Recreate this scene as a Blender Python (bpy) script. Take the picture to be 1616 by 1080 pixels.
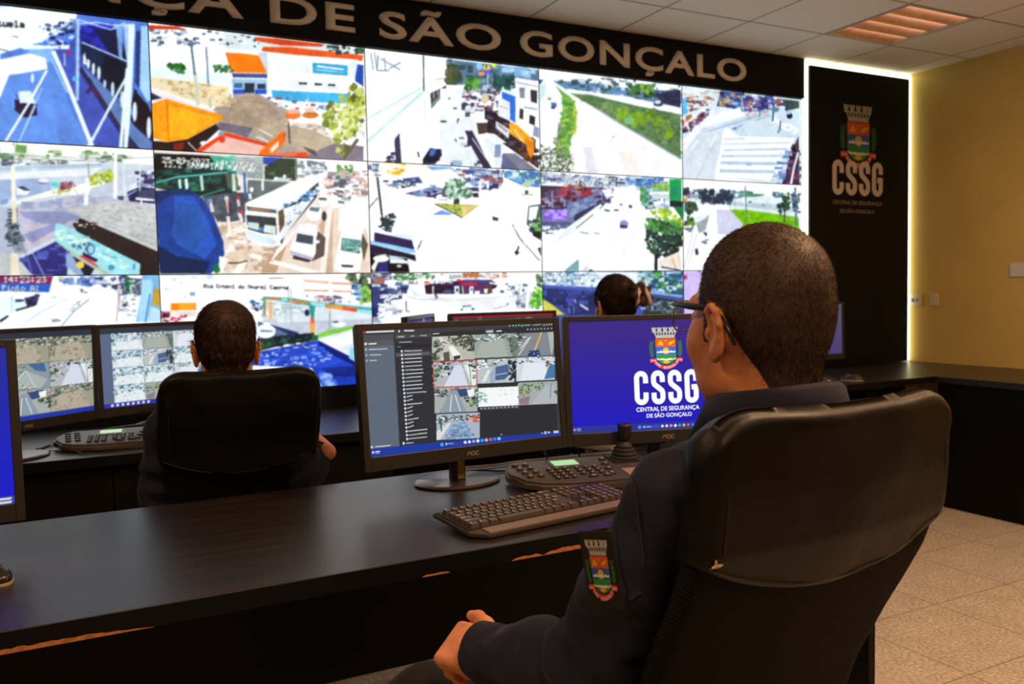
import bpy, bmesh, math, random
import numpy as np
from mathutils import Vector, Matrix, Euler
for _o in list(bpy.data.objects): bpy.data.objects.remove(_o)
C = bpy.context.scene.collection
SC = bpy.context.scene
PI = math.pi

# ------------------------------------------------------------------ camera, exposure, lights
CAMZ = 1.275
FPX, YAW, PITCH, ROLL = 1344.46, 0.4792, -0.0581, -0.0202
def cam_axes():
    cy, sy = math.cos(YAW), math.sin(YAW)
    f = np.array([sy*math.cos(PITCH), cy*math.cos(PITCH), math.sin(PITCH)])
    r = np.array([cy, -sy, 0.0]); u = np.cross(r, f)
    c, s = math.cos(ROLL), math.sin(ROLL)
    return c*r+s*u, -s*r+c*u, f
AXR, AXU, AXF = cam_axes()
cam_d = bpy.data.cameras.new('camera'); cam = bpy.data.objects.new('camera', cam_d); C.objects.link(cam)
cam.matrix_world = Matrix(((AXR[0], AXU[0], -AXF[0], 0), (AXR[1], AXU[1], -AXF[1], 0), (AXR[2], AXU[2], -AXF[2], CAMZ), (0, 0, 0, 1)))
cam_d.sensor_width = 36.0; cam_d.lens = FPX/1616*36.0; cam_d.clip_start = 0.05
cam_d.dof.use_dof = True; cam_d.dof.focus_distance = 1.55; cam_d.dof.aperture_fstop = 7.0
SC.camera = cam
SC.view_settings.view_transform = 'Standard'; SC.view_settings.look = 'None'
SC.view_settings.gamma = 1; SC.view_settings.use_curve_mapping = False
SC.view_settings.exposure = 0.0
w = bpy.data.worlds.new('world'); SC.world = w; w.use_nodes = True
w.node_tree.nodes['Background'].inputs[0].default_value = (1.0, 0.72, 0.48, 1); w.node_tree.nodes['Background'].inputs[1].default_value = 0.03
CEIL = 2.688; DX = 0.552
def area(name, loc, size, power, col, rot=(0, 0, 0)):
    l = bpy.data.lights.new(name, 'AREA'); l.shape = 'RECTANGLE'; l.size = size[0]; l.size_y = size[1]; l.energy = power; l.color = col
    o = bpy.data.objects.new(name, l); C.objects.link(o); o.location = loc; o.rotation_euler = rot; return o
WARM = (1.0, 0.60, 0.32)
for i, (lx, ly, pw) in enumerate([(1.898, 0.464, 60), (0.242, -0.63, 34), (3.826+DX/2, 1.016, 42), (-0.862, 1.57, 24)]):
    area('ceiling_lamp_light', (lx, ly, CEIL-0.03), (0.5, 0.5), pw, WARM)

# ------------------------------------------------------------------ materials
def srgb(h):
    h = h.lstrip('#')
    if len(h) == 3: h = ''.join(c*2 for c in h)
    v = [int(h[i:i+2], 16)/255 for i in (0, 2, 4)]
    return tuple(x/12.92 if x <= .04045 else ((x+.055)/1.055)**2.4 for x in v)
class NT:
    def __init__(s, name):
        s.m = bpy.data.materials.new(name); s.m.use_nodes = True; s.t = s.m.node_tree; s.t.nodes.clear()
        s.out = s.n('ShaderNodeOutputMaterial')
    def n(s, typ, **kw):
        nd = s.t.nodes.new(typ)
        for k, v in kw.items():
            if k.startswith('_'): setattr(nd, k[1:], v)
            else: nd.inputs[k.replace('_', ' ')].default_value = v
        return nd
    def l(s, a, b): s.t.links.new(a, b)
def mat(name, col, rough=.5, metal=0, spec=.5, var=0, vscale=30, bump=0, bscale=200, sheen=0, coat=0, alpha=1, sss=0, stretch=(1, 1, 1), detail=4):
    if isinstance(col, str): col = srgb(col)
    t = NT(name); b = t.n('ShaderNodeBsdfPrincipled'); t.l(b.outputs[0], t.out.inputs[0])
    b.inputs['Base Color'].default_value = (*col, 1); b.inputs['Roughness'].default_value = rough; b.inputs['Metallic'].default_value = metal
    b.inputs['Specular IOR Level'].default_value = spec; b.inputs['Sheen Weight'].default_value = sheen; b.inputs['Coat Weight'].default_value = coat
    b.inputs['Alpha'].default_value = alpha; b.inputs['Subsurface Weight'].default_value = sss
    if sss: b.inputs['Subsurface Radius'].default_value = (.012, .005, .003); b.inputs['Subsurface Scale'].default_value = 1
    tc = t.n('ShaderNodeTexCoord'); mp = t.n('ShaderNodeMapping'); mp.inputs['Scale'].default_value = stretch
    t.l(tc.outputs['Object'], mp.inputs[0])
    if var:
        nz = t.n('ShaderNodeTexNoise', Scale=vscale, Detail=detail); t.l(mp.outputs[0], nz.inputs['Vector'])
        r = t.n('ShaderNodeMapRange'); r.inputs['From Min'].default_value = .3; r.inputs['From Max'].default_value = .7
        r.inputs['To Min'].default_value = 1-var; r.inputs['To Max'].default_value = 1+var; t.l(nz.outputs[0], r.inputs[0])
        mx = t.n('ShaderNodeVectorMath', _operation='SCALE'); mx.inputs[0].default_value = col
        t.l(r.outputs[0], mx.inputs['Scale']); t.l(mx.outputs[0], b.inputs['Base Color'])
    if bump:
        nz = t.n('ShaderNodeTexNoise', Scale=bscale, Detail=3); t.l(mp.outputs[0], nz.inputs['Vector'])
        bp = t.n('ShaderNodeBump', Strength=min(bump, 1), Distance=.002); t.l(nz.outputs[0], bp.inputs['Height']); t.l(bp.outputs[0], b.inputs['Normal'])
    return t.m
def emis(name, col, s=1.0, base=None):
    if isinstance(col, str): col = srgb(col)
    t = NT(name); e = t.n('ShaderNodeBsdfPrincipled'); e.inputs['Base Color'].default_value = (*(base or (.02, .02, .02)), 1)
    e.inputs['Emission Color'].default_value = (*col, 1); e.inputs['Emission Strength'].default_value = s; e.inputs['Roughness'].default_value = .4
    t.l(e.outputs[0], t.out.inputs[0]); return t.m
def screen_mat(name, s, grain=0.0):
    t = NT(name); a = t.n('ShaderNodeAttribute'); a.attribute_name = 'picture'
    e = t.n('ShaderNodeEmission', Strength=s); g = t.n('ShaderNodeBsdfGlossy', Roughness=.35); g.inputs[0].default_value = (.03, .03, .03, 1)
    ad = t.n('ShaderNodeAddShader'); t.l(a.outputs['Color'], e.inputs[0]); t.l(e.outputs[0], ad.inputs[0]); t.l(g.outputs[0], ad.inputs[1]); t.l(ad.outputs[0], t.out.inputs[0])
    return t.m

# ------------------------------------------------------------------ mesh helpers
def setp(o, label=None, cat=None, group=None, kind=None):
    if label: o['label'] = label
    if cat: o['category'] = cat
    if group: o['group'] = group
    if kind: o['kind'] = kind
    return o
def empty(name, loc, label, cat, group=None, rot=(0, 0, 0)):
    o = bpy.data.objects.new(name, None); C.objects.link(o); o.location = loc; o.rotation_euler = rot; o.empty_display_size = .1
    return setp(o, label, cat, group)
def link(name, me, mats=None, parent=None, smooth=False, label=None):
    o = bpy.data.objects.new(name, me); C.objects.link(o)
    if mats is not None:
        for m in (mats if isinstance(mats, (list, tuple)) else [mats]): me.materials.append(m)
    if parent is not None: o.parent = parent
    if smooth: me.polygons.foreach_set('use_smooth', [True]*len(me.polygons))
    if label: o['label'] = label
    return o
def pmesh(name, V, F, mats=None, parent=None, smooth=False, label=None, mi=None):
    me = bpy.data.meshes.new(name); me.from_pydata([tuple(map(float, v)) for v in V], [], F); me.update()
    o = link(name, me, mats, parent, smooth, label)
    if mi is not None: me.polygons.foreach_set('material_index', mi)
    return o
class B:
    """collects simple solids in one bmesh"""
    def __init__(s): s.b = bmesh.new()
    def box(s, x0, x1, y0, y1, z0, z1, bev=0, M=None, seg=2, mi=0):
        r = bmesh.ops.create_cube(s.b, size=1.0); vs = r['verts']
        for v in vs: v.co = Vector(((x0+x1)/2+v.co.x*(x1-x0), (y0+y1)/2+v.co.y*(y1-y0), (z0+z1)/2+v.co.z*(z1-z0)))
        fs = list({f for v in vs for f in v.link_faces})
        for f in fs: f.material_index = mi
        if bev:
            es = list({e for v in vs for e in v.link_edges}); rr = bmesh.ops.bevel(s.b, geom=es, offset=bev, segments=seg, profile=.5, affect='EDGES', clamp_overlap=True)
            vs = list({v for f in rr['faces'] for v in f.verts} | {v for v in vs if v.is_valid})
        if M is not None:
            for v in vs: v.co = M @ v.co
        return s
    def lathe(s, prof, n=32, M=None, sx=1, sy=1, mi=0):
        rings = []
        for r, z in prof: rings.append([s.b.verts.new((r*math.cos(2*PI*k/n)*sx, r*math.sin(2*PI*k/n)*sy, z)) for k in range(n)])
        nf = []
        for a, b in zip(rings, rings[1:]):
            for k in range(n): nf.append(s.b.faces.new((a[k], a[(k+1) % n], b[(k+1) % n], b[k])))
        nf.append(s.b.faces.new(list(reversed(rings[0])))); nf.append(s.b.faces.new(rings[-1]))
        for f in nf: f.material_index = mi; f.smooth = True
        if M is not None:
            for R_ in rings:
                for v in R_: v.co = M @ v.co
        return s
    def tube(s, pts, r, n=8, mi=0):
        pts = [Vector(p) for p in pts]; rs = r if isinstance(r, (list, tuple)) else [r]*len(pts); rings = []
        up = Vector((0, 0, 1))
        for i, p in enumerate(pts):
            d = (pts[min(i+1, len(pts)-1)]-pts[max(i-1, 0)]).normalized()
            a = d.cross(up if abs(d.z) < .95 else Vector((1, 0, 0))).normalized(); b = d.cross(a)
            rings.append([s.b.verts.new(p+rs[i]*(a*math.cos(2*PI*k/n)+b*math.sin(2*PI*k/n))) for k in range(n)])
        for a, b in zip(rings, rings[1:]):
            for k in range(n):
                f = s.b.faces.new((a[k], b[k], b[(k+1) % n], a[(k+1) % n])); f.smooth = True; f.material_index = mi
        f = s.b.faces.new(rings[0]); f.material_index = mi; f = s.b.faces.new(list(reversed(rings[-1]))); f.material_index = mi
        return s
    def prism(s, pts, z0, z1, M=None, mi=0, bev=0):
        a = [s.b.verts.new((x, y, z0)) for x, y in pts]; b = [s.b.verts.new((x, y, z1)) for x, y in pts]; n = len(pts)
        fs = [s.b.faces.new(list(reversed(a))), s.b.faces.new(b)]
        for k in range(n): fs.append(s.b.faces.new((a[k], a[(k+1) % n], b[(k+1) % n], b[k])))
        for f in fs: f.material_index = mi
        vs = a+b
        if bev:
            es = list(set(fs[1].edges) | set(fs[0].edges)); rr = bmesh.ops.bevel(s.b, geom=es, offset=bev, segments=2, profile=.5, affect='EDGES')
            vs = list({v for f in rr['faces'] for v in f.verts} | {v for v in vs if v.is_valid})
        if M is not None:
            for v in vs: v.co = M @ v.co
        return s
    def done(s, name, mats, parent=None, smooth=False, label=None):
        bmesh.ops.recalc_face_normals(s.b, faces=s.b.faces)
        me = bpy.data.meshes.new(name); s.b.to_mesh(me); s.b.free()
        o = link(name, me, mats, parent, False, label)
        if smooth:
            me.polygons.foreach_set('use_smooth', [True]*len(me.polygons))
            try: me.set_sharp_from_angle(angle=math.radians(35))
            except Exception: pass
        return o
def TR(x=0, y=0, z=0, rx=0, ry=0, rz=0): return Matrix.Translation((x, y, z)) @ Euler((rx, ry, rz)).to_matrix().to_4x4()
def rrect(w_, h_, r, n=6):
    P = []
    for cx, cy, a0 in ((w_/2-r, h_/2-r, 0), (-w_/2+r, h_/2-r, 90), (-w_/2+r, -h_/2+r, 180), (w_/2-r, -h_/2+r, 270)):
        for k in range(n+1): a = math.radians(a0+90*k/n); P.append((cx+r*math.cos(a), cy+r*math.sin(a)))
    return P
_txt = {}
def text_mesh(s, size=1.0, offset=0.0, extrude=0.0, align='LEFT', sx=1.0, space=1.0):
    cu = bpy.data.curves.new('lettering', 'FONT'); cu.body = s; cu.size = size; cu.offset = offset; cu.extrude = extrude; cu.align_x = align; cu.space_character = space; cu.resolution_u = 4
    o = bpy.data.objects.new('lettering', cu); C.objects.link(o); bpy.context.view_layer.update()
    dg = bpy.context.evaluated_depsgraph_get(); me = bpy.data.meshes.new_from_object(o.evaluated_get(dg)); bpy.data.objects.remove(o); bpy.data.curves.remove(cu)
    for v in me.vertices: v.co.x *= sx
    me.materials.clear()
    return me
def wall_text(name, s, m, parent, box, z=0, **kw):
    """lettering fitted in box=(x0,y0,x1,y1) of the parent's local XY plane, raised by z"""
    me = text_mesh(s, **kw); xs = [v.co.x for v in me.vertices]; ys = [v.co.y for v in me.vertices]
    x0, x1, y0, y1 = min(xs), max(xs), min(ys), max(ys)
    for v in me.vertices:
        v.co.x = box[0]+(v.co.x-x0)/(x1-x0)*(box[2]-box[0]); v.co.y = box[1]+(v.co.y-y0)/(y1-y0)*(box[3]-box[1]); v.co.z += z
    return link(name, me, m, parent)
# ------------------------------------------------------------------ picture painter for the screens (vertex colours on a fine grid)
FONT = {'0':'0e11131519110e','1':'040c040404040e','2':'0e11010204081f','3':'1f02040201110e','4':'02060a121f0202','5':'1f101e0101110e','6':'0608101e11110e','7':'1f010204080808','8':'0e11110e11110e','9':'0e11110f01020c',
'-':'0000001f000000',':':'000c0c000c0c00','.':'00000000000c0c',',':'000000000c0408',' ':'00000000000000','A':'0e1111111f1111','B':'1e11111e11111e','C':'0e11101010110e','D':'1c12111111121c','E':'1f10101e10101f','F':'1f10101e101010',
'G':'0e11101711110f','I':'0e04040404040e','L':'1010101010101f','M':'111b1515111111','N':'11111915131111','O':'0e11111111110e','P':'1e11111e101010','R':'1e11111e141211','S':'0f10100e01011e','T':'1f040404040404','U':'1111111111110e',
'a':'00000e010f110f','b':'10101619111 11e'.replace(' ',''),'c':'00000e1010110e','d':'01010d1311110f','e':'00000e111f100e','f':'0609081c080808','g':'000f11110f010e','h':'10101619111111','i':'04000c0404040e','k':'10101214181412','l':'0c04040404040e',
'm':'00001a15151111','n':'00001619111111','o':'00000e1111110e','p':'00001e111e1010','r':'00001619101010','s':'00000e100e011e','t':'08081c0808090 6'.replace(' ',''),'u':'0000111111130d','v':'00001111110a04','q':'00000d130f0101','R':'1e11111e141211'}
class Canvas:
    def __init__(s, W, H, quad):
        # quad: where TL TR BR BL of the picture lie in authoring coordinates
        s.W, s.H = W, H; s.SS = 2; s.a = np.zeros((H*s.SS, W*s.SS, 3), np.float32); s.rng = random.Random(7)
        src = np.array(quad, float); dst = np.array([(0, 0), (W*s.SS, 0), (W*s.SS, H*s.SS), (0, H*s.SS)], float); A = []
        for (x, y), (u, v) in zip(src, dst): A.append([x, y, 1, 0, 0, 0, -u*x, -u*y, -u]); A.append([0, 0, 0, x, y, 1, -v*x, -v*y, -v])
        s.Hm = np.linalg.svd(np.array(A))[2][-1].reshape(3, 3); s.zx = s.zy = 0; s.zs = 1
    def mp(s, pts):
        p = np.array(pts, float).reshape(-1, 2); p = np.c_[s.zx+p[:, 0]/s.zs, s.zy+p[:, 1]/s.zs, np.ones(len(p))] @ s.Hm.T
        return p[:, :2]/p[:, 2:3]
    def fill(s, col, q, alpha=1.0, ns=0.0):
        x0, y0 = np.floor(q.min(0)).astype(int); x1, y1 = np.ceil(q.max(0)).astype(int)+1
        x0 = max(x0, 0); y0 = max(y0, 0); x1 = min(x1, s.a.shape[1]); y1 = min(y1, s.a.shape[0])
        if x1 <= x0 or y1 <= y0: return
        X, Y = np.meshgrid(np.arange(x0, x1)+.5, np.arange(y0, y1)+.5); m = np.zeros(X.shape, bool); n = len(q)
        for i in range(n):
            ax, ay = q[i]; bx, by = q[(i+1) % n]
            if ay == by: continue
            m ^= ((Y < ay) != (Y < by)) & (X < (bx-ax)*(Y-ay)/(by-ay)+ax)
        c = np.array(col if not isinstance(col, str) else [int(col[i:i+2], 16)/255 for i in (0, 2, 4)], np.float32)
        sub = s.a[y0:y1, x0:x1]; v = np.broadcast_to(c, sub.shape)
        if ns: v = v*(1+ns*(np.random.RandomState(len(q)+x0).rand(*X.shape, 1).astype(np.float32)-.5))
        sub[m] = sub[m]*(1-alpha)+v[m]*alpha
    def poly(s, col, pts, alpha=1.0, ns=0.0): s.fill(col, s.mp(pts), alpha, ns)
    def line(s, col, w, pts, alpha=1.0):
        p = np.array(pts, float).reshape(-1, 2)
        for a, b in zip(p[:-1], p[1:]):
            d = b-a; L = math.hypot(*d) or 1; n = np.array([-d[1], d[0]])/L*w/2; s.poly(col, [a+n, b+n, b-n, a-n], alpha)
    def ell(s, col, cx, cy, rx, ry, alpha=1.0, ns=0.0):
        s.poly(col, [(cx+rx*math.cos(t), cy+ry*math.sin(t)) for t in np.linspace(0, 2*PI, 20, endpoint=False)], alpha, ns)
    def scat(s, cols, size, cnt, pts, mode='N'):
        p = np.array(pts, float).reshape(-1, 2); q0 = p.min(0); q1 = p.max(0); cols = cols.split(','); n = len(p); k = 0; tries = 0
        while k < cnt and tries < cnt*6:
            tries += 1; x = s.rng.uniform(q0[0], q1[0]); y = s.rng.uniform(q0[1], q1[1]); ins = False
            for i in range(n):
                ax, ay = p[i]; bx, by = p[(i+1) % n]
                if (y < ay) != (y < by) and x < (bx-ax)*(y-ay)/(by-ay)+ax: ins = not ins
            if not ins: continue
            k += 1; c = s.rng.choice(cols); r = size*s.rng.uniform(.4, 1.2)
            if mode == 'F': s.poly(c, [(x+r*math.cos(t)*s.rng.uniform(.5, 1.2), y+r*math.sin(t)*s.rng.uniform(.5, 1.2)) for t in np.linspace(0, 2*PI, 7, endpoint=False)], .85)
            elif mode == 'G':
                a = s.rng.uniform(0, PI); dx, dy = r*2*math.cos(a), r*2*math.sin(a); s.line(c, size*.28, [x-dx, y-dy, x+dx, y+dy], .8)
            else:
                wd, hh = r*s.rng.uniform(.6, 1.8), r*s.rng.uniform(.4, 1.1); s.poly(c, [x-wd, y-hh, x+wd, y-hh*.8, x+wd, y+hh, x-wd, y+hh*.9], .9)
    def text(s, col, h, x, y, dx, dy, t, edge=None):
        u = h/7; n = math.hypot(dx, dy); ex, ey = dx/n, dy/n
        for pas in ((edge, 1.4), (col, 1.0)):
            if pas[0] is None: continue
            for ci, ch in enumerate(t):
                g = FONT.get(ch, FONT['o'])
                for r in range(7):
                    row = int(g[2*r:2*r+2], 16)
                    for c in range(5):
                        if row >> (4-c) & 1:
                            k = (ci*6+c)*u; px = x+ex*k; py = y+ey*k+r*u; e = pas[1]*u*.62
                            s.poly(pas[0], [px-e, py-e, px+e, py-e, px+e, py+e, px-e, py+e])
    def run(s, src):
        for ln in src.strip().split('\n'):
            t = ln.split()
            if not t: continue
            k = t[0]; f = lambda i: [float(v) for v in ' '.join(t[i:]).replace(',', ' ').split()]
            if k == 'Z': s.zx, s.zy, s.zs = f(1)
            elif k == 'B': s.a[:] = [int(t[1][i:i+2], 16)/255 for i in (0, 2, 4)]
            elif k == 'P': s.poly(t[1], f(2))
            elif k == 'Q': s.poly(t[1], f(2), ns=.35)
            elif k == 'A': s.poly(t[2], f(3), alpha=float(t[1]))
            elif k == 'L': s.line(t[1], float(t[2]), f(3))
            elif k == 'E': s.ell(t[1], *f(2))
            elif k in 'NFG': s.scat(t[1], float(t[2]), int(t[3]), f(4), k)
            elif k == 'T': s.text(t[1], float(t[2]), *[float(v) for v in t[3:7]], ' '.join(t[7:]).replace('_', ' '), None)
            elif k == 'D': s.text(t[1], float(t[2]), *[float(v) for v in t[3:7]], ' '.join(t[7:]).replace('_', ' '), '303840')
            elif k == 'V': s.blur(int(t[1]))
    def blur(s, n):
        for _ in range(n):
            a = np.pad(s.a, ((1, 1), (1, 1), (0, 0)), 'edge'); s.a = (a[:-2, 1:-1]+a[2:, 1:-1]+a[1:-1, :-2]+a[1:-1, 2:]+2*s.a)/6
    def grain(s, amt=.07):
        r = np.random.RandomState(s.W+int(abs(s.Hm[0, 0])*1e4) % 977); H, W = s.a.shape[:2]; t = 0
        for b, k in ((28, 1.0), (9, .8), (4, .5)):
            g = r.rand(H//b+3, W//b+3); y = np.arange(H)/b; x = np.arange(W)/b; yi, xi = y.astype(int), x.astype(int); fy, fx = (y-yi)[:, None], (x-xi)[None, :]
            t = t+k*((g[yi][:, xi]*(1-fx)+g[yi][:, xi+1]*fx)*(1-fy)+(g[yi+1][:, xi]*(1-fx)+g[yi+1][:, xi+1]*fx)*fy-.5)
        lum = s.a.mean(-1); s.a = np.clip(s.a*(1+amt*t*np.clip(1.6-lum*1.3, .3, 1.6))[..., None], 0, 1)
    def result(s, gain=1.0):
        a = s.a.reshape(s.H, s.SS, s.W, s.SS, 3).mean((1, 3)); a = np.clip(a*gain, 0, 1.0)
        return np.where(a <= .04045, a/12.92, ((a+.055)/1.055)**2.4)
def picture_mesh(name, cv, w_, h_, m, parent, gain=1.0, boost=None):
    """flat grid w_ x h_ in local XZ (facing -Y) carrying the painted picture"""
    W, H = cv.W, cv.H; xs = np.linspace(-w_/2, w_/2, W); zs = np.linspace(h_/2, -h_/2, H)
    X, Z = np.meshgrid(xs, zs); co = np.stack([X, np.zeros_like(X), Z], -1).reshape(-1, 3).astype(np.float32)
    idx = np.arange(W*H).reshape(H, W); F = np.stack([idx[1:, :-1], idx[1:, 1:], idx[:-1, 1:], idx[:-1, :-1]], -1).reshape(-1, 4)
    me = bpy.data.meshes.new(name); me.vertices.add(len(co)); me.vertices.foreach_set('co', co.ravel())
    me.loops.add(F.size); me.loops.foreach_set('vertex_index', F.ravel().astype(np.int32)); me.polygons.add(len(F)); me.polygons.foreach_set('loop_start', (np.arange(len(F))*4).astype(np.int32))
    me.update(calc_edges=True)
    col = cv.result(gain)
    if boost: col = col*(1+boost*np.clip(col.min(-1, keepdims=True)-.5, 0, 1)*2)
    at = me.color_attributes.new('picture', 'FLOAT_COLOR', 'POINT')
    at.data.foreach_set('color', np.concatenate([col, np.ones((H, W, 1))], -1).reshape(-1).astype(np.float32))
    return link(name, me, m, parent)
# ------------------------------------------------------------------ the fifteen feeds of the video wall
PIC = {}
PIC[0, 0] = """B 4f7ad8
Z 0 30 5.142
P f4fbff -1100,-100 640,-100 600,60 330,190 -1100,600
P 5c8fe6 200,260 420,250 560,700 740,1060 -1100,1060 -1100,900 40,520 75,455
P 7fb4f0 230,250 420,250 450,330 370,360 370,320 230,290
P f6fcff 0,330 240,280 370,320 385,405 190,440 75,455 0,640 -1000,900 -1000,200 0,200
P 3d52b4 420,250 640,150 900,560 1050,840 1100,1060 740,1060
P 5a86dc 420,560 640,980 700,1060 500,1060 440,800
P e6f6ff 80,200 420,220 560,215 560,245 420,245 200,250
N 10205c,2c4a90,dfefff,5876b8,101838 14 90 300,60 640,0 660,210 430,240 400,150
P 2a2ea8 650,60 900,60 1030,340 840,300 660,190
N 1a1c80,2c30c0,20226a 30 30 650,60 900,60 1000,300 700,190
P 171c3c 760,80 960,90 1040,350 870,260
P 142440 650,190 830,260 1040,360 1040,700 960,640 860,560 660,330
P 0c1424 850,300 1030,370 1010,560 900,540 820,440
P 26264e 660,380 1050,760 1240,980 1240,1060 1050,1060 640,420
P 5a7ab4 640,360 860,560 980,700 1080,860 1230,1000 1230,1060 1140,1060 960,840 780,560
P 18101c 1090,560 1200,700 1240,800 1240,980 1090,860 1060,700
N e8f2f8,a8bcd0 10 10 660,250 700,300 720,380 660,340
E e4ecf2 683,330 12,42
E e4ecf2 716,365 12,38
E e4ecf2 756,405 13,48
E e4ecf2 800,440 13,55
E c8d4e4 848,525 11,32
E d8e4f0 912,570 14,60
E d0e0f0 988,650 16,70
E d8e8f4 1090,750 18,80
E d8e8f4 1205,880 18,90
P 7ba4dc 940,60 990,70 990,340 960,300
P a8c8ec 1000,40 1100,40 1070,420 1030,420
L dff0ff 8 640,10 800,60 900,90 1010,30
L dff0ff 8 640,40 780,30 900,50 1050,60
L cfe4fa 10 660,190 1030,345
L b8d4f4 12 330,195 600,0
L cfe4fa 8 330,60 400,210 430,270
P 4878c8 1090,40 1200,50 1215,640 1180,680 1110,600
P a0d0f4 1140,60 1200,60 1215,660 1190,670 1130,560
P 243878 1100,100 1140,100 1130,560 1090,520
L a8ccf4 26 630,0 625,660
L 5c80c0 10 616,60 612,640
L eaf8ff 34 430,260 560,560 745,1030
L b4d8fa 12 420,330 545,600
P e0f4fc 1040,50 1090,50 1075,420 1060,740 1030,1060 1000,1060 1010,740 1035,400
L e8f8fc 26 1030,400 1000,760 975,1060
L d8eefc 22 1025,470 880,730 740,990 700,1040
P 1c1438 120,650 300,690 300,780 200,800 120,740
P d8ecf6 150,585 250,585 290,685 160,680
L f0fbff 20 380,415 230,690 40,1000
L a8c8ea 10 340,560 170,950
L c0dcf4 8 290,700 150,1000
E e8f4f8 263,480 12,40
L 203050 8 125,605 150,650
L 402058 30 700,600 740,560
L 102040 20 720,480 740,520
L 502040 24 770,560 780,640
E 48b0e0 605,485 20,22
E a02858 555,270 26,16
L f0f4f8 10 520,280 525,380
D 182030 52 -60 14 1 0.04 rtuela
L 607080 8 100,140 150,150
L 607080 10 -40,240 70,262
V 1
"""
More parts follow.
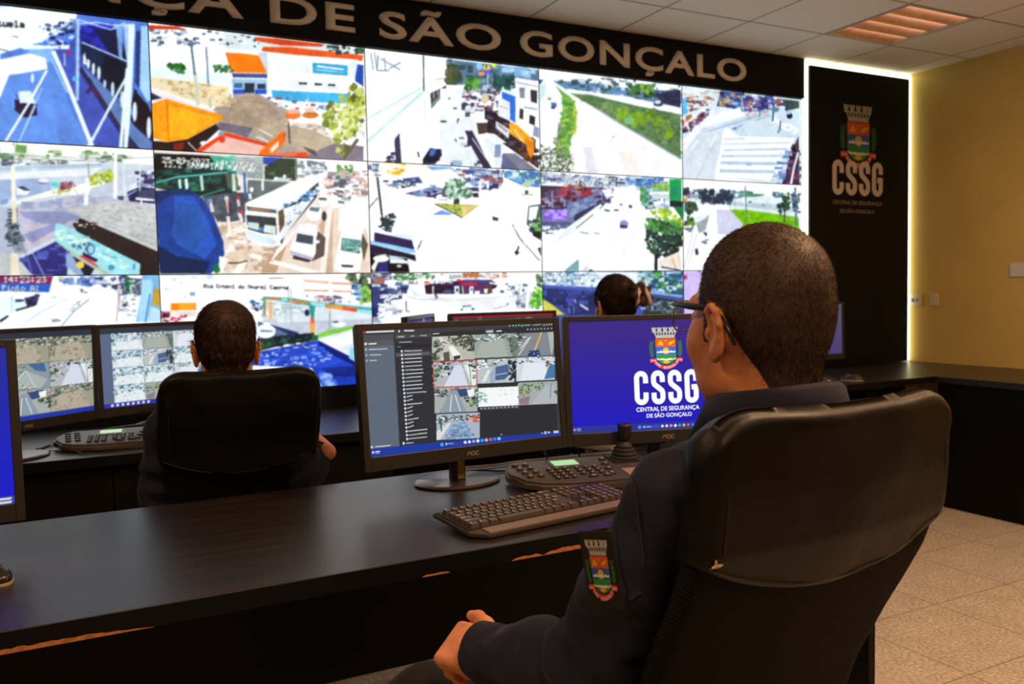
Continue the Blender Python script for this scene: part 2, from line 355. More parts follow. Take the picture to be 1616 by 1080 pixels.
PIC[0, 1] = """B f4f8fc
Z 230 30 4.489
P a89c94 600,530 800,530 1000,640 1100,760 1400,1000 700,1000 500,760 480,640
P fcfeff 0,40 560,90 600,460 300,460 0,400
N 283850,5a7088,c8dce8,405060,a8bcd0 12 60 20,70 520,90 540,180 20,200
N e0ecf0,b8c4d0,405868 10 30 560,100 800,130 800,200 560,200
P c83c20 10,45 230,55 300,80 10,75
P d8e8ec 560,95 1540,210 1540,280 560,210
N 304048,d0d8dc,e8f0f0 12 30 560,100 790,130 820,200 560,190
P d84818 770,130 920,140 1270,180 1240,200 960,190 790,160
P e85818 830,200 1020,200 1540,260 1530,300 1200,270 820,230
N 204020,3c5c48,282840 14 30 1290,180 1540,215 1540,260 1290,230
P f8fcff 850,240 1500,290 1480,520 1000,520 860,440
P c8d8e4 790,240 860,240 870,400 820,340
P ff7a10 570,240 690,245 800,260 860,385 610,380
L d84c10 8 570,240 610,380
P 3c4c88 610,385 860,390 860,420 620,415
P 98c0d8 610,425 860,430 860,530 620,530
P 182c40 700,455 770,455 770,525 700,525
P 3468a0 625,455 685,455 685,490 625,490
P 182c50 790,460 850,460 850,495 790,495
P 1c48c0 620,500 700,500 700,530 620,530
P 1c48c0 775,500 855,500 855,532 775,532
P e8f0f4 920,285 1170,315 1170,390 930,365
P 38a4d8 1180,310 1430,330 1430,405 1180,385
L e8f8ff 12 1210,335 1400,360
L a0d8f0 6 1210,360 1400,380
P e8eef2 970,425 1360,450 1360,510 970,490
P 203040 1085,448 1140,452 1140,466 1085,464
P 203040 1195,455 1248,458 1248,472 1195,470
P 203040 1290,460 1340,463 1340,477 1290,475
P 38b0e8 890,505 1440,530 1440,600 1000,580 900,560
P 1c50b8 1490,320 1540,330 1540,480 1480,440
P dfe8ee 1450,300 1500,310 1480,420 1440,400
N 5890b8,a03040,e0e0e8,405878 12 40 800,540 1300,580 1340,640 980,640
P e4f4fa 20,330 580,400 590,470 300,440 20,410
P e8dcb8 20,410 300,440 590,480 600,620 450,620 20,480
N d0b888,e0d0a0,c8a868 12 90 40,420 590,480 600,620 300,560
P e4e0ec 20,480 380,620 520,660 300,650 30,560
P 302838 20,510 120,560 30,580
F 1c6c20,286c28,104c18 22 22 150,320 290,320 290,380 150,380
F 286c28,1c5c30 18 18 470,330 610,330 620,390 500,370
L 507088 16 320,150 350,400
L c8d0b8 24 350,400 370,610
L 688098 12 430,200 445,460
L b8c4a8 20 450,560 462,630
E c82030 620,620 14,22
L e8f0f4 16 600,430 620,600
P a4907c 640,560 800,540 900,620 980,720 760,800 640,780 520,700 600,640
N b8a488,a89480,98887c 20 60 560,560 880,600 980,740 640,780
P 6c6878 520,730 760,770 720,840 600,800 500,780
P b8a890 760,780 1000,700 1260,760 1330,880 1200,960 1000,900
L e8e4dc 14 990,740 1290,800
L e8e4dc 14 1010,700 1340,850
P f4f0ec 1010,710 1240,715 1240,745 1010,740
L c8b8a8 10 780,800 880,880
L e0dcd4 12 800,780 900,830
L e0dcd4 12 780,830 870,870
P 7c7484 1150,960 1330,880 1540,900 1540,1000 1150,980
N d8cccc,b0a090 12 20 1050,740 1240,760 1260,800 1060,800
E e4702c 1040,680 58,28
P e8a898 1000,640 1080,640 1100,670 1010,670
E d0742c 1165,680 58,24
P e8c8b0 1120,630 1180,630 1200,660 1130,660
F a8b840,788c28,d0d470,c0cc68,506020 30 110 1460,470 1550,500 1550,760 1500,780 1400,980 1330,900 1340,800 1250,760 1260,620 1350,560
F c8d080,e0e498,98a840 18 50 1280,640 1520,600 1500,760 1320,840
L 605848 22 1500,850 1400,990
P e0d8dc 1500,780 1550,800 1550,850
P fb9a14 40,600 150,565 540,680 545,710 300,850 150,870 45,840
P ffb01c 160,600 530,690 300,840 170,820
N ffb828,f89810,ffa818 8 200 40,600 150,570 530,690 300,850 60,840
L e87408 12 150,570 165,860
L e8841c 8 160,600 540,700
P 201418 50,860 160,870 300,850 500,740 520,780 340,950 50,930
P 702018 200,880 280,870 260,930 200,930
E e8f0f0 415,878 30,16
L c8d0d8 8 300,870 360,930
P e83c18 340,940 560,800 860,880 990,800 980,880 900,960 1140,940 1150,990 800,975
P eec0b4 400,940 560,830 850,900 800,965
P ff6c10 810,930 975,790 980,880 880,975 800,965
P f0e0d4 880,920 940,860 940,900 890,950
P f06848 900,950 1080,940 1060,975 900,975
P 8898b0 515,800 555,800 555,830 515,830
E e03818 540,850 24,26
L 181c28 8 1010,730 1020,880
P 504858 1110,900 1200,930 1220,975 1150,940
"""
PIC[0, 2] = """B fbfeff
Z 570 70 5.141
P f8feff 20,40 700,110 690,340 560,400 560,640 320,960 20,960
P fdffff 560,530 690,350 860,330 880,480 1000,1000 160,1000 300,720
L c8e8e8 18 40,610 500,350
L c8e8e8 24 50,790 500,390
L 303038 10 505,95 510,380
L d0e0e4 8 512,380 522,640
L b0bcc8 8 700,120 695,330
D 5c6878 70 80 130 1 0.06 ___
L 90a0b0 10 80,70 100,210 
L 8898a8 8 110,60 130,210
L 7888a0 10 140,90 130,215 230,215
L 8090a8 9 160,120 320,210
L 8090a8 9 230,200 320,150
L 9098a8 9 190,110 200,210
L c0a8a8 8 600,290 660,280
P 483c48 560,400 690,335 690,370 570,520
P 6c8c80 570,480 690,370 690,390 575,520
L e8e8f0 6 590,390 590,440
L e8e8f0 6 620,370 625,420
L e8e8f0 6 650,355 655,400
P 9ab4d0 270,760 315,720 330,960 290,960
P 30304c 310,720 330,960 285,960 270,780
N 203050,504868,283048 14 20 180,920 270,880 290,960 150,960
P e6eef4 640,600 870,520 1000,900 1000,1000 640,990
P f0f6f8 640,360 880,360 860,600 640,640
P 5c7c9c 700,125 1440,210 1440,300 1250,280 980,420 860,330 700,330
N 304858,486878,2c5048,6c90a8 28 60 700,130 1260,190 1250,360 860,320 700,330
F 384c30,4c5c3c,605c48 40 26 705,160 800,190 800,310 705,310
F 4c9438,3c8434,285c2c,68a848 26 36 840,270 960,260 960,370 850,370
F 1c4c48,24605c,183c40 26 40 1060,260 1250,270 1240,370 1080,360
N a8d0f0,78acd8,d0e8f8,88b8e0 26 24 1140,160 1430,200 1430,270 1160,260
E 90c8f0 960,180 26,30
L e8c848 12 985,230 1000,170 1015,230
L e8c848 12 1015,230 1035,170 1045,230
P 5c58c8 940,225 1050,205 1050,245 940,265
E e8984c 975,240 26,16
P c8e828 1055,160 1100,165 1085,192 1060,185
L b0c0d0 10 1025,240 1025,340
P a8c0d8 980,330 1060,330 1080,370 990,370
N 283048,e8e8f0,a8a0b8,683048,485068 16 110 830,380 1100,340 1160,620 900,520 830,500
N e8ecf4,c8ccd8,383850 14 40 820,440 940,430 920,600 830,580
E d0c8a8 1003,440 32,45
P 201c28 1000,500 1200,620 1430,940 1440,1010 1000,700
N 302830,181420,584858 20 80 1020,470 1200,640 1430,800 1440,1000 1000,700
P f4f6f8 1250,270 1430,300 1430,760 1400,740 1250,620
P 7c8890 1280,350 1325,355 1325,440 1285,435
P 30343c 1370,370 1425,375 1425,480 1375,465
P 282c34 1285,520 1315,530 1312,610 1280,600
P 1c1c28 1365,570 1410,590 1405,660 1360,640
L a0a8b8 8 1260,310 1430,345
L 788090 8 1320,510 1430,530
P e8f4fa 1135,365 1250,385 1250,440 1140,390
P 2c70e0 1140,385 1250,425 1250,640 1205,610 1205,470 1140,440
P e4e8ec 1110,430 1205,470 1200,620 1110,580
L a0a8b0 8 1125,500 1190,525
P dcdce8 1090,620 1200,690 1195,765 1095,680
L 604858 8 1110,650 1185,710
P f0a418 1200,640 1260,650 1400,780 1390,850 1200,720
P d88010 1330,760 1400,800 1400,880 1370,930 1340,850
L f4d8a0 12 1240,690 1310,790
N 782c10,402018 14 20 1240,800 1340,880 1380,960 1260,880
P 8890b0 1400,660 1440,680 1440,760 1390,740
P f0f4f8 880,560 930,560 1030,620 1020,638 940,620 900,600
P e4eaee 880,580 935,630 930,740 885,680
P 483838 935,635 1025,640 1015,720 950,730
P 302c48 840,700 900,700 1060,1010 990,1000 900,840
L e0e4f0 8 900,760 1060,990
P e8f6f6 1010,720 1080,725 1180,800 1090,800
P e0f0f0 1000,740 1090,810 1080,915 1000,840
P 8498c0 1085,812 1135,812 1130,915 1080,915
P 787c90 1150,880 1250,885 1430,1020 1130,1010
P 5c6088 1140,900 1150,885 1280,1010 1140,1010
P e0e8ec 1080,930 1135,905 1130,1000 1085,1000
P 203050 755,770 800,760 870,820 800,830
E 282848 850,790 60,40
E ecf2f6 818,775 45,55
E 6098a8 815,760 24,10
E c8d4dc 825,810 40,14
E eaeef2 677,600 34,28
E 404450 668,626 30,9
L 405060 10 785,600 780,640
L 405060 12 790,600 790,620
E f4f8fc 770,470 24,22
E 506078 762,520 18,8
E f0f4f8 772,495 20,16
E 506078 715,440 12,8
P 142038 500,930 560,840 650,850 655,900 600,970 500,970
P 4068c0 560,850 615,845 590,900 555,905
E 101828 580,930 60,24
E 98b8d0 775,965 50,28
L 304058 10 730,960 740,990
L 282838 12 462,870 470,915
N 303848,5060a0 10 8 920,950 960,950 960,1000 920,1000
L d8e0e8 6 800,860 830,1000
L f8fcff 10 760,690 815,890
L c8d0dc 5 860,860 900,1000
V 1
"""
PIC[0, 3] = """B f0f6fa
Z 845 100 5.683
P f6fafc 20,50 1300,190 1300,330 20,160
P f2f8fa 20,160 150,190 240,260 240,400 200,700 20,740
P 5c84b0 160,160 420,170 800,220 1300,260 1300,410 830,300 280,240
N 304c60,486c88,7ca0c0,284840,c8dcec,3c6040 20 120 150,150 480,160 800,200 1300,240 1300,400 800,300 300,240
N a0b8c8,e8f4f8,405870,305040 14 70 480,120 900,160 1300,200 1300,260 860,250 480,190
F 285c30,3c7438,1c4428,407c3c 28 50 830,200 1060,200 1060,310 850,280
F 8cbc48,78a840 20 14 940,200 1050,200 1050,280 950,280
P 2c2848 1060,280 1300,240 1300,400 1150,360
N 201c38,403860,283858 16 30 1060,290 1300,260 1300,400 1100,330
P f8fcfc 1070,190 1210,195 1200,245 1100,240
P f4f8fa 290,230 800,300 1300,400 1300,470 900,390 500,290 290,262
P 567c4c 310,270 500,285 900,380 1300,460 1300,860 700,500
N 4c7048,688858,587c50,406040,788c68 16 260 330,275 900,385 1300,465 1300,850 720,500
F 6c9820,7cac28,5c8424 36 44 700,420 1000,400 1100,500 860,560 720,480
F 78a028,5c8824 30 26 1040,480 1200,500 1240,700 1100,640
P 78b088 790,490 880,490 880,540 800,540
P f4f4f6 280,270 340,300 500,390 900,640 1300,880 1300,1040 330,1000 310,760 375,560 370,420 340,320
L a8b8bc 10 500,380 720,520 1300,860
L 7c9490 5 560,410 720,505 1300,850
P ecf0f8 440,745 520,750 590,990 480,980
P dcdcec 430,745 500,745 560,985 460,980
P f4ece8 740,790 860,800 960,990 820,1000
P f0f4f8 540,480 640,560 800,1000 600,990
L e0e4ec 5 560,480 720,800 810,990
P 60a444 180,200 240,250 300,290 350,340 370,440 360,580 320,680 300,800 300,850 190,850 200,600 245,440 245,300
N 4c8c2c,8cc444,b4d850,5c9c50,408040 14 130 240,280 340,340 370,480 340,640 290,820 200,800 240,440
N b8cc30,a0c038 10 40 340,340 370,400 370,600 340,640
F 506c4c,384838,84986c,c8d0b8,606858 16 180 40,730 120,760 200,620 290,780 350,900 340,980 40,970
F 9ca890,242c24,404c3c 10 110 40,760 340,800 340,980 40,970
N 909c94,58685c 10 24 205,540 260,540 260,620 205,620
P d0ece8 30,190 90,180 90,280 30,370
L d8e8ec 6 95,100 92,300
P 28488c 25,150 75,150 50,185 25,190
P 3c64a8 140,350 190,355 195,390 150,410
P 1c3468 140,385 180,390 175,410 145,408
E 303c50 130,318 17,12
E dce4f0 135,308 14,12
E 303860 1100,365 44,24
E d4e0ec 1095,350 28,18
E a8c0a8 697,660 14,7
V 1
"""
PIC[0, 4] = """B d8e8f4
Z 1065 130 6.352
P c8dcec 60,500 400,440 1000,240 1250,300 1250,500 1100,1030 70,980
N e8f4fc,f8fcff,a8c4e0,c8b8a8,d0e4f0 20 80 60,50 480,90 500,140 300,180 60,160
P 2c3c80 460,90 700,110 700,300 560,260 420,240
N 2850a0,4c80d0,90b4e8,a87838,1c2858,c8a060 20 90 440,100 760,130 760,280 440,240
N 482878,2c3470,884878,b8c8e8,a04060,5870b0,302050 24 80 680,130 1080,180 1080,240 700,300
P 384c48 1070,170 1245,190 1245,260 1120,290
P 8c5c40 1000,170 1060,180 1050,230 1010,220
P 58b8f0 60,170 115,160 140,300 60,360
P e0cca0 120,150 210,140 200,190 140,220
N e8eef8,704c38,c89858,604060 18 50 130,150 400,140 360,220 140,300
P e0304c 60,370 100,380 95,430 65,450
P a86838 110,340 170,320 180,360 110,400
P f0f0f4 100,420 300,240 300,290 100,450
N 582c48,e8e8f0,784860,302840,9878a0 18 60 70,460 330,270 360,330 90,540
P f4f4fa 70,590 400,270 390,320 70,710
L c0c8dc 6 80,640 380,310
P d0dce8 75,700 340,440 520,460 410,985 75,960
L f8fcff 12 170,680 230,580
L f8fcff 20 360,650 430,515
L a8b8cc 6 220,960 440,500
L b4c4d4 5 100,820 300,560
P f0f6f8 330,360 480,300 650,255 690,330 560,380 300,440
L ffffff 14 350,440 400,370
L c0d8ec 6 380,440 430,360
L ffffff 14 450,400 470,340
L ffffff 14 530,380 545,320
L ffffff 14 580,365 570,300
L ffffff 14 630,350 610,290
L 88acd0 10 340,490 500,440 700,380 860,330
L 7ca4d0 8 560,480 700,420 960,330
N a0c4dc,e0b8b0,90b4d4 14 30 700,320 960,270 960,340 700,390
E 5c88c0 600,465 22,14
P cce0ee 700,400 960,360 1220,520 1180,560 600,560
L a8c0d8 6 690,460 660,540
P f8fcff 480,500 520,450 640,540 1200,560 1080,800 1030,1010 420,990
P f4f8fc 500,460 440,985 395,985 490,480
L c0d4e4 16 490,570 700,565
L bcd0e0 14 490,620 1150,605
L b8cce0 22 490,680 1130,668
L b8cce0 26 470,738 1060,736
L b0c8de 34 460,805 1040,815
L b4c8de 36 450,885 1000,895
L c8d8e4 18 620,960 990,1000
N ffffff,e8f4fc 16 26 960,330 1230,470 1200,540 1000,400
L ffffff 20 980,360 1040,400
L ffffff 20 1060,440 1120,480
L ffffff 20 1140,420 1230,480
E 181830 1148,338 30,30
E b0c8e0 1140,300 24,24
E 303848 1118,270 16,22
L 283848 16 990,230 980,390
E 58788c 1005,275 40,26
L 485868 14 1058,390 1050,470 1030,510
L 48586c 12 850,270 850,340
L c8e0e8 8 670,150 690,310
P 3c1c30 1240,540 1250,1030 1070,1020 1120,860 1160,700
N 582c50,201020,884870,283c70,482040 20 70 1230,560 1245,1030 1080,1010 1150,720
N 5c7cb4,a0bce0,303c70,c8dcf0 22 50 1060,720 1170,690 1060,1010 960,1000
L e8e8ee 20 1235,700 1190,860 1160,1030
E 90b0cc 740,822 34,14
V 1
"""
PIC[1, 0] = """B c8d4e0
Z 0 220 4.908
P f4f8f0 -1200,-100 1200,75 1200,200 600,170 -1200,150
N 5c9848,f4f8f0,b8d0a8,48804c,e8e8dc 30 110 -1000,0 480,40 480,140 0,180 -1000,160
N 88b078,506858,e0e8dc 20 60 610,100 1040,110 1040,170 640,170
P f8fcf4 470,60 620,60 610,170 480,160
P f8ffff 910,85 1180,95 1180,135 910,120
P e8f0f0 -1200,150 840,160 700,200 -1200,300
N d8e4e4,8ca0a4,f8f8f4,607078 20 60 0,160 620,170 480,220 0,260
P c0d0e0 -1200,240 700,190 900,200 1060,260 420,420 -1200,520
P a8bcd4 -1200,270 800,190 800,205 -1200,300
P e4ecf0 -1200,330 800,220 700,280 -1200,380
P 9cb4d8 -1200,360 380,300 400,400 130,460 -1200,520
P 8098c8 0,470 70,460 60,500 0,510
P f0f4ec 380,400 720,330 860,330 860,360 600,430 430,430 100,510 130,480
F b4c83c,90a824,d8e080,788c30 22 50 700,290 860,240 880,300 860,330 700,350
F 8c4858,a06070,603848 20 30 460,350 560,310 590,360 470,400
N b8c060,98b048 12 16 400,400 560,390 560,410 410,425
E 48ccc0 428,352 32,20
L 90a0a0 6 455,370 455,410
P b0b8d0 120,520 600,430 900,440 1200,520 700,620 140,900 -1200,1060 -1200,540
N a0a8c4,b8c0d8,c0b8cc,94a0c0 30 130 100,520 800,440 620,580 140,900
P 8c94bc 150,560 500,560 640,600 400,680 180,600
P c4bccc 180,660 480,660 380,780 200,860
P 9098c4 170,740 500,620 520,650 250,800
P e4e8ee 1000,280 1200,230 1200,430 1000,430
N 302850,e0e8f8,6c80b0,8ca4d0,283868 22 50 1060,250 1190,260 1190,370 1060,350
P c0ccdc 700,380 1040,280 1060,330 880,420 700,460
P 242448 980,410 1080,370 1200,380 1200,500 1000,480
P 7098d8 980,430 1050,390 1060,400 990,440
P 3c4468 1070,400 1200,380 1200,470 1060,450
P f4f8fa 1045,450 1190,465 1200,480 1050,470
L f0f4f4 14 1092,470 1092,510
P 404868 900,440 980,440 960,470 920,470
P c4c8c8 520,540 900,480 1200,520 1225,870 760,660 640,610
N b8bcbc,d0d0cc,a8acb0,c8ccc8 12 300 540,540 900,485 1200,525 1220,860 780,660
L a0a4a8 5 560,560 1220,830
L a8acac 5 620,560 1220,780
L a8acac 5 700,550 1220,720
P 282020 560,660 620,610 740,660 1225,870 1225,1050 1080,1050 1080,960 600,720
N e8e4dc,605048 10 14 560,620 760,650 740,690 600,680
P 9ce0e8 430,650 490,660 1085,965 1075,1050 830,1040 420,780
N d8f0c8,e8f8f8,78c8d8,b4ecec 16 60 440,670 720,780 1060,970 1000,1020 440,770
P a8c8a0 420,780 760,990 860,1045 810,1045 420,800
F 506c90,405070,88b8c8 18 16 560,790 730,810 730,880 580,850
E 406090 700,850 34,44
E 98d0e0 702,850 22,32
P 302040 640,870 760,930 740,950 640,900
P d85060 620,890 700,930 770,990 740,985 620,910
L 5090a8 8 790,880 900,920
E 4c90a8 860,990 26,22
P 5090c8 1030,960 1050,960 1040,1010 1025,1010
P 2c3080 150,930 430,790 520,860 520,1050 250,1050
N 4858b0,302c70,28286c,5868c0 30 30 170,930 430,810 510,880 500,1040
P 90a8d0 510,880 550,880 660,1050 600,1050 510,980
P 202038 560,900 730,1000 700,1050 650,1050
E f0d848 620,970 30,28
P c0c4c4 0,860 140,930 240,1050 0,1050
P 8c98a4 60,560 130,540 150,700 190,860 120,880 60,760
N 404c5c,687888,242c38 14 70 60,530 120,540 140,820 50,760
P f4ecd8 85,210 115,210 130,640 95,640
P e8e0c8 80,880 135,880 155,1055 85,1055
P dcd8c0 90,480 125,480 130,650 95,650
N 303c48,586870 12 50 40,700 190,740 150,850 60,840
L c8d4e0 6 140,660 340,1050
L 8c94b0 6 130,620 250,1050
L 98a4ac 6 0,125 900,155 1190,140
L 687480 5 0,150 900,175
N 3c4450,607080 10 24 0,150 120,150 120,200 0,200
P f0f4f0 660,300 690,300 680,510 645,510
P f4f8f8 880,100 905,100 905,460 875,460
L d8e0e0 14 950,170 965,480
L e0e8e8 10 1080,160 1080,400
L 889098 8 680,180 690,300
L 90989c 5 560,370 650,490
P f0f4fa 130,375 180,370 240,400 200,435 130,430
P 303850 130,370 180,365 240,400 190,400
E e8eef4 340,320 44,18
L 405068 8 300,338 360,342
E d0dce8 265,235 26,14
P f8fcf8 0,60 110,60 110,110 0,110
P 94b4c0 -300,300 -80,400 -300,900
"""
PIC[1, 1] = """B e8e0d8
Z 235 230 4.489
P 0c2c2c 40,55 480,75 620,180 620,340 380,360 40,300
N 14403c,0c2420,1c5048,207058,0a1c18 26 100 50,80 480,90 610,190 610,330 400,350 60,290
P 0e0e10 40,60 440,75 440,110 200,160 40,180
P 3ca890 430,75 620,80 640,180 500,170
N 58c0a0,2c9080,78c8b0 16 16 440,80 620,80 620,180 460,170
P a4b4b4 610,80 810,85 810,240 700,230 620,200
P 4c6058 540,200 620,200 640,320 560,300
L 50a8a0 14 50,265 200,225 460,200 560,190
L c8e8e0 18 218,240 225,305
L d8f0e8 22 265,235 272,310
L c0e0d4 20 372,215 382,320
L c8dcc8 24 600,200 606,325
L 508888 8 380,355 540,310
P 1848c0 810,82 940,85 940,140 810,135
P 203c30 930,90 1050,95 1040,250 820,240 820,150
N 304838,1c3028,48604c 14 30 820,150 1040,160 1040,240 820,240
P 8c9c9c 690,190 800,190 810,240 700,230
P c0d4d4 820,265 920,225 1020,235 940,270 830,290
P 5c6c70 700,245 820,250 1000,260 820,350 700,400
P 485460 380,360 620,330 760,350 680,420 700,540 500,560 400,400
N 404c58,54606c,3c4650 20 60 400,370 680,340 680,420 680,520 500,520
L 3868a8 18 675,190 685,370
L e8f0f4 16 806,240 806,320
E e8eef0 900,235 14,14
E e8eef0 960,220 12,14
P f8fafc 1050,95 1540,110 1550,300 1560,600 1300,600 1260,200 1060,230
L 688078 16 1042,95 1042,240
L 88a088 8 1090,110 1085,230
N b0c0c8,8090a0,e0e8ec,606c78 14 60 1060,110 1260,115 1260,190 1070,230
F 5c9448,3c7438,84b060 20 24 1320,150 1440,140 1440,200 1340,210
N d8a898,e8d0c8,c8b0a8,888088,f4f0f0 16 70 1280,190 1540,180 1550,360 1400,340 1280,240
N f4f8fa,a8b0b8,505c68,e0a8a0 16 70 1270,220 1420,230 1420,400 1260,330
P e8d4c4 1080,560 1250,440 1350,440 1340,600 1560,580 1560,900 860,900 900,720
P c8ac94 1200,560 1300,440 1300,900 1220,900 1240,700
P f4ece4 1260,440 1300,440 1250,900 1210,900
P b89878 860,720 980,700 900,900 760,900
P fdf8f0 490,560 640,530 720,640 740,700 560,760 540,700
N f4ece0,e0d0c0,c8a890,fcfcf8 24 80 500,560 680,540 730,700 560,760
N d8c0a8,b89c84,e8d8c4 22 80 540,760 700,700 880,730 780,900 520,900
P dcc8b0 550,760 700,720 720,800 600,820
P fcf8ec 700,780 740,760 810,790 790,810
P fcfce8 640,830 700,820 650,905 590,900
L 282820 8 560,830 640,830 700,812
P 183e90 45,320 280,310 380,370 460,500 530,680 535,770 480,860 440,905 80,905
P 2454b8 180,360 320,360 420,520 480,700 400,800 200,700
P 2050a0 200,400 340,420 420,640 300,760 160,640
P 142c64 45,320 280,310 330,345 160,350 60,420
P 10244c 60,700 200,780 440,820 400,905 80,905
E 106c38 482,868 26,34
P fcf8f4 500,780 560,800 520,900 500,860
P fafcfe 680,410 880,320 1100,230 1265,190 1260,210 1100,320 920,440 740,440
P f0f4f6 700,425 900,445 940,600 930,700 880,720 760,700 690,640 680,470
P 485864 690,430 900,455 905,480 700,460
L d87848 10 715,448 860,462
P 303840 690,490 900,510 905,630 800,620 700,590
P c8d8d8 700,540 780,550 780,600 700,580
P d8e4e0 820,560 900,570 900,630 810,610
E 2c90d8 795,592 14,14
P d8e8f0 690,600 840,650 920,680 880,700 720,670
P e4ecf0 920,450 1080,340 1240,220 1230,280 980,600 930,700
P 68503c 915,470 960,440 960,560 925,620
P 2c3c48 960,440 1080,370 1090,350 1200,260 1200,290 1100,380 980,470
N 3880c0,202c38,e4eef8,6090c0 16 50 960,420 1200,270 1190,340 980,570
P f0f8fc 950,450 1060,410 1000,460 960,500
P 202838 930,680 1200,330 1200,350 960,640 940,700
P f0f0f0 1120,500 1180,400 1200,330 1180,420 960,720 900,780 860,830 900,740
P f8f8f8 860,820 1180,900 1120,900 850,830
L fcfcf8 14 880,815 1200,895
N f8f8fa,e0d8dc 12 20 1180,340 1240,300 1260,330 1240,420
E f4f8fa 1170,480 55,55
P 607884 1140,435 1210,440 1200,470 1135,460
E 383838 1240,500 18,35
E f2f6f8 1235,390 40,45
P 4c5c68 1205,368 1260,372 1255,390 1200,385
P 584c48 1190,600 1250,650 1240,780 1150,820
E f4f4f8 1130,610 65,65
P f6f6fa 1065,560 1190,560 1180,760 1150,820 1000,780 1000,720
P 404c5c 1050,620 1165,640 1160,700 1040,680
P b8b8c8 1000,740 1170,790 1150,815 1000,775
P 302838 1020,775 1150,810 1130,825 1020,800
E f0f0f4 1190,680 20,12
P fdfdfb 1380,560 1520,560 1510,760 1490,880 1400,905 1310,870 1340,700 1360,620
P 609890 1365,650 1500,670 1490,765 1355,740
N a8d0c8,387068 12 20 1370,655 1495,680 1485,755 1360,735
P 383c40 1360,840 1450,845 1440,862 1365,858
P 605848 1510,620 1550,700 1520,820 1500,700
P f0f0e8 1520,500 1560,560 1560,700 1540,620
E e4eef0 1360,420 40,28
P 40504c 1340,390 1385,400 1380,412 1338,405
P 485850 1330,315 1365,322 1360,335 1325,330
P 485850 1340,350 1370,356 1365,368 1335,364
L e0c8d8 24 430,380 455,470
E 5088b0 425,395 16,20
L d8a8a8 22 550,370 570,480
E d8c8c8 550,375 16,18
L 483850 22 575,400 580,480
L e0c8c8 20 630,380 640,430
E c82838 632,368 14,14
L e8dcd4 24 640,470 660,540
E c83040 650,470 14,12
E f4f4f0 728,312 14,18
L e0f0f0 22 715,340 720,380
L f0e4dc 24 560,500 575,600
D fafcfa 40 98 85 1 0.05 25-09-2023_14:23:22
D fafcfa 38 112 118 1 0.05 12.2_Shopping_Partage
"""
